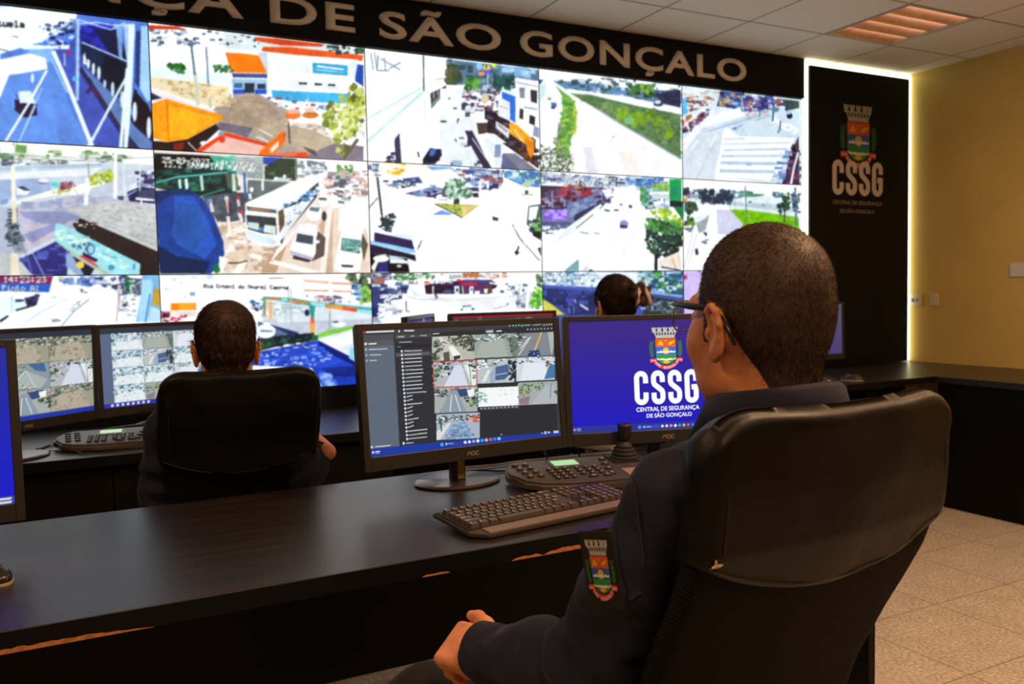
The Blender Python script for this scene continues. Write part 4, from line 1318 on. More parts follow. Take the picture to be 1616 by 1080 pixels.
# ------------------------------------------------------------------ video wall
U = .53; PW, PH = U*16/9, U; SX0 = .663*U; STOP = CAMZ+2.2002*U; SY = WALLY
D_WALL = 3.952
m_pic = screen_mat('lit display', 1.12)
m_bez = mat('black display bezel', (.008, .008, .009), .35)
def proj(P):
    q = np.array(P, float)-[0, 0, CAMZ]; return (808+FPX*(q@AXR)/(q@AXF), 540-FPX*(q@AXU)/(q@AXF))
WL = [["blue-tinted street with two poles and a pale van", "orange tiled roofs and a white building behind a tree", "long white building beside a busy road with lorries", "curved road between two strips of green grass", "wide striped pedestrian crossing"],
 ["corrugated roof and pole beside a highway", "white bus and cars beside a large dark blue dome", "bleached square with one tree on a triangular island", "sunlit avenue with red shops and a dark tree", "bright green lawn beside a pale road"],
 ["bleached road with tram-like lines and light blue post", "orange and green footbridge over a road in blue shade", "petrol station forecourt in bright sun", "blue shadowed street behind the woman's head", "pale feed mostly behind the seated man's head"]]
for r in range(3):
    for c in range(5):
        x0 = SX0+(c-1)*PW; z1 = STOP-r*PH; cx = x0+PW/2; cz = z1-PH/2; g = .0022
        t = empty('video_wall_screen', (cx, SY-.012, cz), 'large wall screen showing '+WL[r][c], 'wall screen', 'screens of the video wall')
        fb = B().box(-PW/2+.0004, PW/2-.0004, .002, .010, -PH/2+.0004, PH/2-.0004)
        for a in ((-PW/2+.0004, -PW/2+g, -PH/2+.0004, PH/2-.0004), (PW/2-g, PW/2-.0004, -PH/2+.0004, PH/2-.0004)): fb.box(a[0], a[1], -.002, .002, a[2], a[3])
        for a in ((-PH/2+.0004, -PH/2+g), (PH/2-g, PH/2-.0004)): fb.box(-PW/2+g, PW/2-g, -.002, .002, a[0], a[1])
        fb.done('bezel', m_bez, t)
        q = [proj((cx+sx*(PW/2-g), SY-.012, cz+sz*(PH/2-g))) for sx, sz in ((-1, 1), (1, 1), (1, -1), (-1, -1))]
        cv = Canvas(272 if c < 3 else 224, 153 if c < 3 else 126, q); cv.run(PIC[r, c]); cv.grain(.16); cv.blur(4)
        picture_mesh('display', cv, PW-2*g, PH-2*g, m_pic, t, gain=1.0)
WX0, WX1 = SX0-PW, SX0+4*PW
o = B().box(-2.9, WX1-.001, SY-.016, SY, .0, STOP-3*PH-.001, bev=.002).done('video_wall_plinth', m_black); setp(o, 'black panel below the video wall behind the desk', 'wall panel')
# header sign with raised letters
t = empty('header_sign', (0, SY-.035, 0), 'long black header board with raised white SEGURANCA DE SAO GONCALO lettering', 'sign')
m_sign = mat('satin black board', (.004, .004, .005), .5, spec=.14, var=.2, vscale=8); m_let = mat('pale raised lettering', (.80, .73, .63), .45)
B().box(-2.9, WX1-.001, 0, .034, STOP+.001, CEIL-.001, bev=.001).done('board', m_sign, t)
def sign_word(wd, xa, xb, z0, z1):
    me = text_mesh(wd, size=1, offset=.021, extrude=.0, space=1.10); v = me.vertices; xs_ = [a.co.x for a in v]; x0, x1 = min(xs_), max(xs_)
    capH = text_mesh('H', size=1, offset=.021); ch = [a.co.y for a in capH.vertices]; c0, c1 = min(ch), max(ch)
    bm = bmesh.new(); bm.from_mesh(me); ext = bmesh.ops.extrude_face_region(bm, geom=bm.faces[:])
    for e in ext['geom']:
        if isinstance(e, bmesh.types.BMVert): e.co.z += .1
    for a in bm.verts:
        X = xa+(a.co.x-x0)/(x1-x0)*(xb-xa); Z = z0+(a.co.y-c0)/(c1-c0)*(z1-z0); Y = -.006*(a.co.z/.1); a.co = (X, Y, Z)
    bmesh.ops.recalc_face_normals(bm, faces=bm.faces); bm.to_mesh(me); bm.free(); link('lettering', me, m_let, t)
def sx_at(px, py): # where a photographed column meets the sign's face
    d = AXR*((px-808)/FPX)-AXU*((py-540)/FPX)+AXF; k = (SY-.035)/d[1]; return d[0]*k, CAMZ+d[2]*k
sign_word('SEGURANÇA', -1.225, .739, 2.497, 2.622); sign_word('DE', .855, 1.243, 2.497, 2.622); sign_word('SÃO', 1.361, 2.005, 2.491, 2.616); sign_word('GONÇALO', 2.114, 3.640, 2.494, 2.622)
# ------------------------------------------------------------------ city crest, drawn once and used on the panel, the screen and the sleeve badge
def crest_shapes():
    S = []
    def P(c, p): S.append((c, [((x-868)/265, -(y-135)/265) for x, y in p]))
    def EL(c, x, y, a, b, rot=0, n=12): P(c, [(x+a*math.cos(t)*math.cos(rot)-b*math.sin(t)*math.sin(rot), y+a*math.cos(t)*math.sin(rot)+b*math.sin(t)*math.cos(rot)) for t in [2*PI*k/n for k in range(n)]])
    P('stone', [(776, 168), (958, 168), (942, 212), (793, 212)]); P('stone', [(790, 208), (945, 208), (941, 223), (795, 223)])
    for k, x in enumerate((778, 822, 868, 914, 950)):
        P('stone', [(x-17, 146), (x+17, 146), (x+12, 176), (x-12, 176)])
        for d in (-13, 0, 13): P('stone', [(x+d-5, 136), (x+d+5, 136), (x+d+5, 148), (x+d-5, 148)])
    for x in (800, 822, 845, 868, 891, 914, 936): P('black', [(x-6, 176), (x+6, 176), (x+6, 196), (x-6, 196)])
    def shield(g, y0, y1):
        pts = []; yy = [y0+(y1-y0)*k/14 for k in range(15)]
        def hw(y): return 86-g if y < 345 else (86-g)*math.sqrt(max(0, 1-((y-345)/(80-g))**2))
        return [(868-hw(y), y) for y in yy]+[(868+hw(y), y) for y in reversed(yy)]
    P('black', shield(0, 219, 425)); P('orange', shield(4, 223, 286)); P('blue', shield(4, 286, 345)); P('green', shield(4, 345, 420.9))
    P('gold', [(800, 275), (812, 250), (826, 236), (842, 252), (852, 275), (836, 268), (826, 256), (814, 268)]); EL('gold', 826, 268, 18, 7)
    P('gold', [(885, 268), (900, 250), (925, 244), (940, 236), (936, 256), (918, 264), (905, 274)]); P('gold', [(860, 238), (870, 234), (874, 244), (864, 248)])
    P('white', [(792, 332), (800, 318), (812, 324), (824, 314), (838, 322), (900, 322), (914, 314), (926, 324), (944, 318), (944, 332)])
    P('white', [(790, 372), (815, 378), (840, 374), (868, 380), (900, 374), (925, 380), (945, 372), (944, 384), (900, 390), (868, 392), (830, 388), (793, 384)])
    EL('gold', 868, 318, 28, 26); EL('blue', 868, 318, 20, 18); EL('white', 868, 322, 14, 6); P('gold', [(836, 404), (856, 392), (868, 372), (882, 392), (900, 404), (868, 418)])
    for sgn in (-1, 1):
        for k in range(7):
            y = 250+k*17; x = 868+sgn*(118-2*abs(k-3)); EL('leaf', x-8, y, 13, 5, .9); EL('leaf', x+8, y, 13, 5, -.9)
        P('leaf', [(868+sgn*116, 245), (868+sgn*120, 245), (868+sgn*112, 372), (868+sgn*108, 372)])
    P('red', [(735, 376), (788, 372), (792, 400), (739, 406)]); P('red', [(1001, 376), (948, 372), (944, 400), (997, 406)])
    o, i = [], []
    for k in range(13):
        a = PI*(.86-.72*k/12); o.append((868+112*math.cos(a), 352+108*math.sin(a))); i.append((868+92*math.cos(a), 352+78*math.sin(a)))
    P('red', o+i[::-1])
    FONT['Ã'] = '0d160e111f1111'; FONT['Ç'] = '0e111010110e04'
    def glyph(c, ch, x, y, u, ca, sa):
        g = FONT.get(ch, FONT[' '])
        for r in range(7):
            row = int(g[2*r:2*r+2], 16)
            for q in range(5):
                if row >> (4-q) & 1:
                    dx, dy = (q-2)*u, (r-3)*u; h = u*.56; cx_, cy_ = x+dx*ca-dy*sa, y+dx*sa+dy*ca
                    P(c, [(cx_-h, cy_-h), (cx_+h, cy_-h), (cx_+h, cy_+h), (cx_-h, cy_+h)])
    for s_, xc in (('1646', 763), ('1890', 973)):
        for k, ch in enumerate(s_): glyph('white', ch, xc-17+k*11.5, 389, 1.9, 1, 0)
    for k, ch in enumerate('SÃO GONÇALO'):
        a = PI*(.80-.60*k/10); glyph('white', ch, 868+102*math.cos(a), 352+94*math.sin(a), 2.7, math.cos(a-PI/2), math.sin(a-PI/2))
    return S
CREST = crest_shapes()
CC = dict(stone=(.50, .50, .46), black=(.006, .007, .01), orange=(.80, .10, .012), blue=(.02, .13, .62), green=(.015, .30, .05), gold=(.85, .50, .02), white=(.85, .85, .85), leaf=(.015, .17, .035), red=(.72, .03, .02))
def crest_mesh(name, mats, parent, M, wd, eps=.0002, label=None):
    keys = list(CC); V, F, mi = [], [], []
    for k, (c, pts) in enumerate(CREST):
        b = len(V); V += [M @ Vector((x*wd, y*wd, k*eps*.05+eps*(1+['orange', 'blue', 'green', 'gold', 'white'].index(c) if c in ('orange', 'blue', 'green', 'gold', 'white') else 0))) for x, y in pts]
        F.append(list(range(b, b+len(pts)))); mi.append(keys.index(c))
    return pmesh(name, V, F, [mats[k] for k in keys], parent, label=label, mi=mi)
def arc(cx, cy, rx, ry, a0, a1, n=12): return [(cx+rx*math.cos(math.radians(a0+(a1-a0)*k/n)), cy+ry*math.sin(math.radians(a0+(a1-a0)*k/n))) for k in range(n+1)]
def glyph_path(ch, w_, h_):
    r = w_/2; L = (lambda p: [(x*1.0, y*1.0) for x, y in p])
    if ch == 'C': p = [(w_, h_*.66)]+arc(r, h_-r, r, r, 0, 180)+arc(r, r, r, r, 180, 360)+[(w_, h_*.34)]
    elif ch == 'S':
        p = [(w_, h_*.68)]+arc(r, h_-r, r, r, 0, 180)+[(0, h_*.69), (w_*.10, h_*.61), (w_*.35, h_*.54), (w_*.65, h_*.46), (w_*.90, h_*.39), (w_, h_*.31)]+arc(r, r, r, r, 0, -180)+[(0, h_*.32)]
    else: p = [(w_, h_*.68)]+arc(r, h_-r, r, r, 0, 180)+arc(r, r, r, r, 180, 360)+[(w_, h_*.47), (w_*.5, h_*.47)]
    return p
def ribbon(path, t, z0=0, z1=0, ox=0, oy=0):
    n = len(path); Lp, Rp = [], []
    for i in range(n):
        a = Vector(path[max(i-1, 0)]); b = Vector(path[i]); c = Vector(path[min(i+1, n-1)])
        d1 = (b-a).normalized() if i else (c-b).normalized(); d2 = (c-b).normalized() if i < n-1 else d1
        m = (d1+d2).normalized(); nn = Vector((-m.y, m.x)); k = t/2/max(.5, nn.dot(Vector((-d1.y, d1.x)))); Lp.append(b+nn*k); Rp.append(b-nn*k)
    V = [(p.x+ox, p.y+oy, z1) for p in Lp+Rp]; F = [(i, i+1, n+i+1, n+i) for i in range(n-1)]
    if z1 > z0:
        V += [(p.x+ox, p.y+oy, z0) for p in Lp+Rp]; m = 2*n
        F += [(i+1, i, m+i, m+i+1) for i in range(n-1)]+[(n+i, n+i+1, m+n+i+1, m+n+i) for i in range(n-1)]+[(0, n, m+n, m), (n-1, m+n-1, m+2*n-1, 2*n-1)]
    return V, F
def cssg_letters(m, parent, x0, y0, w_, h_, z0, z1, name='lettering'):
    lw = w_/4*.86; gap = (w_-4*lw)/3; t = lw*.36
    for k, ch in enumerate('CSSG'):
        V, F = ribbon(glyph_path(ch, lw-t, h_-t), t, z0, z1, x0+k*(lw+gap)+t/2, y0+t/2); pmesh(name, V, F, m, parent)
# upright black panel with the crest, lit from behind by a strip
pn = empty('crest_panel', (4.608, 3.90, 0), 'tall black panel with crest and CSSG lettering edged by a light strip', 'sign panel'); pn.rotation_euler = (0, 0, 0)
B().box(-.459, .459, 0, .02, .756, 2.648, bev=.002).done('board', m_sign, pn)
m_dim = mat('printed pale lettering', (.50, .44, .38), .5); m_dim2 = mat('printed brown grey lettering', (.20, .165, .145), .5)
face = bpy.data.objects.new('artwork', bpy.data.meshes.new('artwork')); C.objects.link(face); face.parent = pn; face.location = (0, -.0008, 0); face.rotation_euler = (PI/2, 0, 0)
cm = {k: mat('printed '+k, tuple(c*.62 for c in v), .55) for k, v in CC.items()}
crest_mesh('crest', cm, face, Matrix.Translation((4.578-4.608, 2.434, .0003)), .33)
cssg_letters(m_dim, face, 4.342-4.608, 1.856, .463, .222, 0, .004)
wall_text('small_lettering', 'CENTRAL DE SEGURANÇA', m_dim2, face, (4.347-4.608, 1.791, 4.803-4.608, 1.822), z=.0005, offset=.015)
wall_text('small_lettering', 'DE SÃO GONÇALO', m_dim2, face, (4.412-4.608, 1.738, 4.733-4.608, 1.772), z=.0005, offset=.015)
m_led = emis('light strip', (1.0, 1.0, .68), 3.0)
lb = B().box(4.120, 4.146, 3.912, 3.94, .756, 2.679, bev=.004).box(5.072, 5.104, 3.912, 3.94, .756, 2.679, bev=.004).box(4.146, 5.070, 3.912, 3.94, 2.654, 2.679, bev=.004)
setp(lb.done('light_strip', m_led), 'pale green white light strip framing the black crest panel', 'light strip')
# ------------------------------------------------------------------ desks
def desk_mat():
    t = NT('dark wood laminate'); b = t.n('ShaderNodeBsdfPrincipled'); t.l(b.outputs[0], t.out.inputs[0]); b.inputs['Specular IOR Level'].default_value = .62
    tc = t.n('ShaderNodeTexCoord'); mp = t.n('ShaderNodeMapping'); mp.inputs['Scale'].default_value = (1.2, 22, 22); t.l(tc.outputs['Object'], mp.inputs[0])
    n = t.n('ShaderNodeTexNoise', Scale=3.0, Detail=8, Roughness=.65); t.l(mp.outputs[0], n.inputs[0]); n2 = t.n('ShaderNodeTexNoise', Scale=240.0, Detail=2); t.l(tc.outputs['Object'], n2.inputs[0])
    r = t.n('ShaderNodeValToRGB'); e = r.color_ramp.elements; e[0].position = .35; e[0].color = (.008, .0065, .006, 1); e[1].position = .7; e[1].color = (.026, .018, .014, 1); t.l(n.outputs[0], r.inputs[0])
    t.l(r.outputs[0], b.inputs['Base Color']); q = t.n('ShaderNodeMapRange'); q.inputs['To Min'].default_value = .24; q.inputs['To Max'].default_value = .44; t.l(n2.outputs[0], q.inputs[0]); t.l(q.outputs[0], b.inputs['Roughness'])
    bp = t.n('ShaderNodeBump', Strength=.12, Distance=.001); t.l(n2.outputs[0], bp.inputs['Height']); t.l(bp.outputs[0], b.inputs['Normal']); return t.m
m_desk = desk_mat(); m_pan = mat('black laminate panel', (.0045, .004, .004), .5, spec=.12); m_raw = mat('raw chipboard', (.42, .16, .045), .8, var=.3, vscale=60); m_gap = mat('dark gap', (.002, .002, .002), .8)
T = .75
d = empty('desk', (0, 1.562, 0), 'long dark desk in the foreground with a chipped front edge', 'desk', 'dark laminate desks')
B().box(-2.4, 1.98, 0, .764, T-.036, T, bev=.0015).done('desktop', m_desk, d)
B().box(-2.4, 1.98, -.0012, .0002, T-.0362, T-.0012).done('edge_band', m_pan, d, label='black edge band')
B().box(-2.38, 1.96, .37, .39, .37, T-.036).done('modesty_panel', m_pan, d)
for x in (-2.38, -.95, 1.93): B().box(x, x+.025, .04, .72, 0, T-.036, bev=.001).done('side_panel', m_pan, d)
def chip(x0, x1, h0, h1, seed=1):
    rg = random.Random(seed); n = max(6, int((x1-x0)/.008)); up = []
    for k in range(n+1):
        u = k/n; e = min(1, 6*u, 6*(1-u)); up.append((x0+(x1-x0)*u, T-.036+(h0+(h1-h0)*u)*e*rg.uniform(.75, 1.15)))
    V = [(x, -.0020, T-.0364) for x, _ in up]+[(x, -.0020, z) for _, z in [(0, 0)] for x, z in up]; m = n+1
    V += [(x, -.0004, z) for x, _, z in V]
    F = [(i, i+1, m+i+1, m+i) for i in range(n)]+[(2*m+m+i, 2*m+m+i+1, 2*m+i+1, 2*m+i) for i in range(n)]+[(m+i, m+i+1, 3*m+i+1, 3*m+i) for i in range(n)]
    pmesh('chipped_edge', V, F, m_raw, d, label='raw orange chipboard showing where the edge band is chipped')
chip(-.42, .106, .010, .006, 1); chip(.60, .66, .004, .003, 2); chip(.800, .875, .005, .006, 3); chip(.875, .995, .007, .010, 4)
d2 = empty('desk', (0, 3.18, 0), 'long dark desk against the video wall carrying the far monitors', 'desk', 'dark laminate desks')
B().box(-2.4, 4.364, 0, .745, T-.036, T, bev=.0015).done('desktop', m_desk, d2)
B().box(-2.4, 4.364, -.0012, .0002, T-.0362, T-.0012).done('edge_band', m_pan, d2, label='black edge band')
B().box(-2.4, 1.15, .06, .078, .02, T-.036).box(1.15, 4.364, .47, .488, .02, T-.036).box(1.132, 1.15, .06, .488, .02, T-.036).done('front_panel', m_pan, d2)
for x in (-.19, .115, .45, .80): B().box(x, x+.30, .042, .0595, .06, T-.055, bev=.002).done('cabinet_door', m_pan, d2)
d3 = empty('desk', (RX, 1.5, 0), 'dark counter along the yellow wall at right', 'desk', 'dark laminate desks')
B().box(-.748, -.002, -1.2, 2.425, T-.036, T, bev=.0015).done('desktop', m_desk, d3)
B().box(-.72, -.70, -1.15, 1.68, 0, T-.036).done('front_panel', m_pan, d3)
# ------------------------------------------------------------------ monitors
m_mon = mat('black monitor plastic', (.016, .014, .013), .42, bump=.05, bscale=500); m_base = mat('brushed dark monitor foot', (.13, .10, .085), .28, metal=.7, var=.1, vscale=60, stretch=(1, 30, 1)); m_logo = mat('silver lettering', (.45, .36, .27), .3, metal=.6)
m_stick = mat('yellowed paper label', (.50, .38, .16), .6); m_pic2 = screen_mat('lit monitor display', 1.0)
def monitor(label, ctr, yaw, tilt, w_, pic=None, canvas=(240, 135), quad=None, logo=True, behind=.076, sticker=False, gain=1.0, zt=None, group='black desk monitors'):
    cx, cy, cz = ctr; h_ = w_*9/16; fx, fy = -math.sin(yaw), math.cos(yaw)
    t = empty('monitor', (cx+fx*behind, cy+fy*behind, T), label, 'monitor', group, rot=(0, 0, yaw)); s = w_/.57
    H = B(); M = Matrix.Translation((0, -behind, cz-T)) @ Matrix.Rotation(-tilt, 4, 'X'); bt, bs, bb = .0155*s, .018*s, .037*s
    # housing: shell behind, then bezel bars round the display
    R = Matrix.Rotation(PI/2, 4, 'X'); out = [(x, y+(bt-bb)/2) for x, y in rrect(w_+2*bs, h_+bt+bb, .008*s)]
    H.prism([(x, y) for x, y in out], -.022, -.004, M=M @ R, bev=.002); H.prism([(x*.72, y*.62) for x, y in out], -.045, -.022, M=M @ R, bev=.006); H.done('housing', m_mon, t, smooth=True)
    bz = B(); bz.box(-w_/2-bs, -w_/2, -.006, .005, -h_/2-bb, h_/2+bt, bev=.0015, M=M); bz.box(w_/2, w_/2+bs, -.006, .005, -h_/2-bb, h_/2+bt, bev=.0015, M=M)
    bz.box(-w_/2, w_/2, -.006, .005, h_/2, h_/2+bt, bev=.0015, M=M); bz.box(-w_/2, w_/2, -.006, .005, -h_/2-bb, -h_/2, bev=.0015, M=M)
    bz.done('bezel', m_mon, t)
    # stand
    B().lathe([(.118*s, 0), (.124*s, .003), (.124*s, .006), (.118*s, .010), (.0, .0105)], 48, sy=.80).done('stand_foot', m_base, t, smooth=True)
    B().box(-.021*s, .021*s, -.012, .012, .008, cz-T-h_*.30, bev=.003, M=None).done('stand_neck', m_mon, t)
    if sticker: B().box(-.004, .016, -.0135, -.0122, .012, .075).done('label_sticker', m_stick, t, label='yellowed paper sticker')
    sc = bpy.data.objects.new('display_panel', None)
    q = [(M @ Vector((sx*w_/2, 0, sz*h_/2))) for sx, sz in ((-1, 1), (1, 1), (1, -1), (-1, -1))]
    Rz = Matrix.Translation(t.location) @ Matrix.Rotation(yaw, 4, 'Z'); pq = quad or [proj(Rz @ p) for p in q]
    cv = Canvas(canvas[0], canvas[1], pq); cv.run(pic); dsp = picture_mesh('display', cv, w_, h_, m_pic2, t, gain=gain); dsp.matrix_local = M @ Matrix.Translation((0, -.0005, 0))
    if logo:
        a = .0085*s; V, F = [], []
        for path, ox in (([(0, 0), (a*.55, a), (a*1.15, a), (a*1.15, 0)], 0), ([(a*.0, a*.2), (a*.2, 0), (a*.9, 0), (a*1.1, a*.2), (a*1.1, a*.8), (a*.9, a), (a*.2, a), (0, a*.8), (0, a*.2)], a*1.6), ([(a*1.05, a), (a*.2, a), (0, a*.8), (0, a*.2), (a*.2, 0), (a*1.05, 0)], a*3.15)):
            v, f = ribbon(path, a*.3); b0 = len(V); V += [(x+ox-a*2.1, -.0064, y-h_/2-bb*.68) for x, y, _ in v]; F += [tuple(i+b0 for i in q_) for q_ in f]
        pmesh('brand_lettering', [M @ Vector(v) for v in V], F, m_logo, t)
    t2 = t; return t, M
TASK = "1a2c80"
# feed fragments reused in the small tiles of the operators' screens (authored per tile, 0..100 x 0..60)
def tile(kind, x, y, w_, h_, sk=0.0):
    """returns painter lines for a small street picture; sk = slope of its horizontal edges"""
    rg = random.Random(int(x*7+y*13+kind)); f = lambda u, v: '%.1f,%.1f' % (x+u*w_/100, y+v*h_/60+u*w_/100*sk)
    pl = lambda c, pts: 'P %s %s' % (c, ' '.join(f(*p) for p in pts)); sc = lambda k, c, s, n, pts: '%s %s %.2f %d %s' % (k, c, s*(w_/300)**.55*(1.5 if w_ > 200 else .7), int(n*1.3), ' '.join(f(*p) for p in pts)); full = [(0, 0), (100, 0), (100, 60), (0, 60)]
    o = []
    if kind == 0: o = [pl('b8b8ac', full), sc('N', '505c50,283830,dcdcd4,788878', 7, 60, [(0, 4), (100, 0), (100, 28), (0, 24)]), sc('F', '283828,485040,384838', 9, 30, [(60, 4), (100, 4), (100, 40), (66, 34)]), pl('ccc8b8', [(30, 20), (50, 20), (74, 60), (20, 60)]), pl('f0f4f4', [(38, 26), (50, 26), (68, 48), (50, 52)]), pl('383c40', [(50, 50), (66, 48), (66, 56), (52, 60)]), pl('585850', [(26, 40), (40, 38), (42, 60), (28, 60)]), sc('N', '282c2c,586058', 7, 20, [(0, 34), (22, 30), (16, 58), (0, 60)])]
    elif kind == 1: o = [pl('98a4a0', full), sc('N', 'e8f0f0,405c54,88a098', 5, 70, [(0, 0), (84, 0), (84, 20), (0, 18)]), pl('a8b0a8', [(14, 22), (70, 14), (80, 60), (0, 60)]), pl('687c70', [(80, 10), (100, 10), (100, 60), (92, 60)]), sc('F', '406038,88a050,284028', 5, 26, [(80, 6), (100, 8), (98, 60), (88, 56)])]
    elif kind == 2: o = [pl('808890', full), sc('N', '304038,586858,c8d0d0', 6, 30, [(0, 0), (34, 0), (4, 40), (0, 40)]), 'L f0f4f4 %.1f %s %s' % (h_*.03, f(8, 56), f(40, 10)), 'L f0f4f4 %.1f %s %s' % (h_*.03, f(12, 40), f(36, 12)), 'L e8b850 %.1f %s %s' % (h_*.06, f(50, 46), f(68, 0)), pl('2c4878', [(34, 46), (62, 44), (66, 60), (32, 60)]), sc('N', 'b8d0e8,1c3058', 5, 10, [(36, 48), (60, 46), (62, 60), (36, 60)]), pl('b0b4ac', [(84, 0), (100, 0), (100, 40), (94, 60)])]
    elif kind == 3: o = [pl('b4b8bc', full), sc('N', '384c48,d8e0e0,687878,283038', 6, 60, [(0, 0), (100, 0), (100, 16), (40, 30), (0, 58)]), sc('F', '48883c,2c5c30', 6, 16, [(2, 18), (16, 18), (18, 40), (2, 38)]), pl('d4dcec', [(50, 10), (66, 10), (80, 60), (24, 60)]), pl('e4ece8', [(70, 10), (100, 12), (100, 60), (90, 60)]), 'L 304050 %.1f %s %s' % (h_*.02, f(84, 8), f(88, 56)), sc('N', '304838,a0a8a8', 5, 14, [(86, 10), (100, 12), (100, 50), (92, 44)])]
    elif kind == 4: o = [pl('bcc4c8', full), sc('N', 'f4f8f8,405058,90a0a0', 6, 40, [(0, 4), (70, 0), (60, 14), (0, 24)]), pl('4c648c', [(46, 20), (78, 14), (82, 40), (70, 52), (46, 54)]), pl('9caccc', [(30, 40), (44, 20), (46, 58), (34, 60)]), sc('F', '181c28,283038', 9, 40, [(76, 6), (100, 4), (100, 58), (84, 56)]), pl('e8e8d8', [(26, 28), (34, 26), (22, 54), (12, 56)]), 'L f0f4f8 %.1f %s %s' % (h_*.02, f(48, 40), f(76, 36))]
    elif kind == 5: o = [pl('d0d8e0', full), sc('N', '8898a8,e8f0f4,c8d0d4,404c58', 5, 50, [(0, 0), (100, 0), (100, 16), (0, 14)]), pl('e4e8f0', [(20, 14), (70, 14), (88, 56), (10, 60)]), pl('4878a8', [(84, 26), (100, 20), (100, 56), (72, 58)]), sc('N', 'c84840,48805c,302840', 5, 14, [(72, 10), (100, 10), (98, 24), (80, 26)])]
    elif kind == 6: o = [pl('a8b0ac', full), sc('N', 'e8e8e4,586c64,b05048,304058', 6, 50, [(0, 4), (100, 4), (100, 20), (0, 22)]), pl('8c9ca8', [(38, 8), (52, 6), (74, 60), (10, 60)]), 'L f0f4f4 %.1f %s %s' % (h_*.03, f(40, 18), f(36, 58)), 'L f0f4f4 %.1f %s %s' % (h_*.03, f(48, 18), f(60, 58)), pl('384878', [(52, 6), (74, 4), (78, 22), (60, 24)]), pl('f0f4f4', [(76, 8), (92, 6), (92, 22), (80, 24)]), sc('N', '203040,88a058,506048', 6, 30, [(70, 26), (100, 20), (100, 50), (84, 46)])]
    elif kind == 7: o = [pl('f4f8f8', full), pl('d0d8dc', [(0, 0), (100, 0), (100, 7), (0, 7)]), sc('N', '88c8b0,a0d8c8,48a080', 5, 22, [(0, 16), (18, 20), (22, 60), (2, 60)]), sc('N', 'd8b8b0,c8d8d8', 3, 10, [(40, 14), (90, 12), (90, 30), (50, 34)])]
    elif kind == 8: o = [pl('a4acac', full), sc('F', '4c6838,6c8848,385030,88a058', 6, 60, [(0, 6), (70, 2), (60, 20), (0, 40)]), pl('b0b8bc', [(40, 50), (70, 12), (92, 10), (100, 60), (30, 60)]), 'L 284058 %.1f %s %s' % (h_*.02, f(84, 6), f(82, 44)), pl('8c7c80', [(0, 44), (30, 36), (26, 58), (4, 58)]), sc('N', '486040,384868', 4, 14, [(90, 26), (100, 24), (100, 40)])]
    elif kind == 9: o = [pl('a8b4c4', full), sc('N', 'f0f4f4,48584c,88949c,304048', 6, 50, [(0, 4), (100, 4), (100, 14), (0, 20)]), pl('7c98c0', [(36, 26), (66, 20), (84, 56), (20, 60)]), sc('N', 'a0b8d8,5878a0,88a8c8', 6, 50, [(30, 26), (70, 20), (86, 58), (16, 58)]), sc('N', 'd86030,e8b090,c84830', 6, 10, [(76, 10), (96, 8), (94, 22), (80, 24)]), pl('d8dce0', [(0, 40), (30, 20), (34, 22), (8, 60), (0, 60)]), 'L 304838 %.1f %s %s' % (h_*.05, f(8, 14), f(12, 40)), sc('F', '486840,304830', 5, 12, [(0, 10), (16, 10), (14, 26), (2, 24)])]
    elif kind == 10: o = [pl('9c9c8c', full), sc('N', '485c60,c8ccc0,305048,786c50', 7, 60, [(0, 0), (100, 0), (100, 18), (0, 24)]), pl('b4ac98', [(10, 24), (70, 14), (90, 60), (0, 60)]), sc('N', '8c8470,a8a08c', 6, 40, [(10, 24), (70, 14), (90, 60), (0, 60)]), sc('F', '384848,587050', 6, 16, [(0, 20), (16, 20), (12, 46), (0, 46)])]
    elif kind == 11: o = [pl('8c98a0', full), pl('a8b4b0', [(10, 50), (50, 14), (96, 40), (80, 60)]), 'L d8e0d8 %.1f %s %s' % (h_*.03, f(50, 14), f(20, 50)), 'L d8e0d8 %.1f %s %s' % (h_*.03, f(50, 14), f(70, 58)), pl('3c6c98', [(56, 0), (90, 0), (94, 22), (70, 16)]), sc('N', 'e8d060,607880,304048,c8c8a8', 5, 40, [(0, 0), (56, 0), (50, 14), (0, 40)]), sc('N', 'e4e4d0,687868', 4, 16, [(10, 46), (60, 46), (60, 58), (10, 58)])]
    else: o = [pl('c8d8e0', full), sc('N', 'f0f8fa,507888,2c4c70,98b8c8,d8e8ec', 7, 90, [(0, 0), (100, 0), (100, 28), (0, 30)]), pl('e4ecf0', [(10, 30), (90, 24), (100, 60), (0, 60)]), sc('N', 'c4d4dc,f4f8f8', 6, 30, [(10, 30), (90, 24), (100, 60), (0, 60)]), sc('F', '38886c,205c40', 5, 10, [(0, 20), (14, 20), (10, 44), (0, 40)])]
    return '\n'.join(o)
random.seed(3)
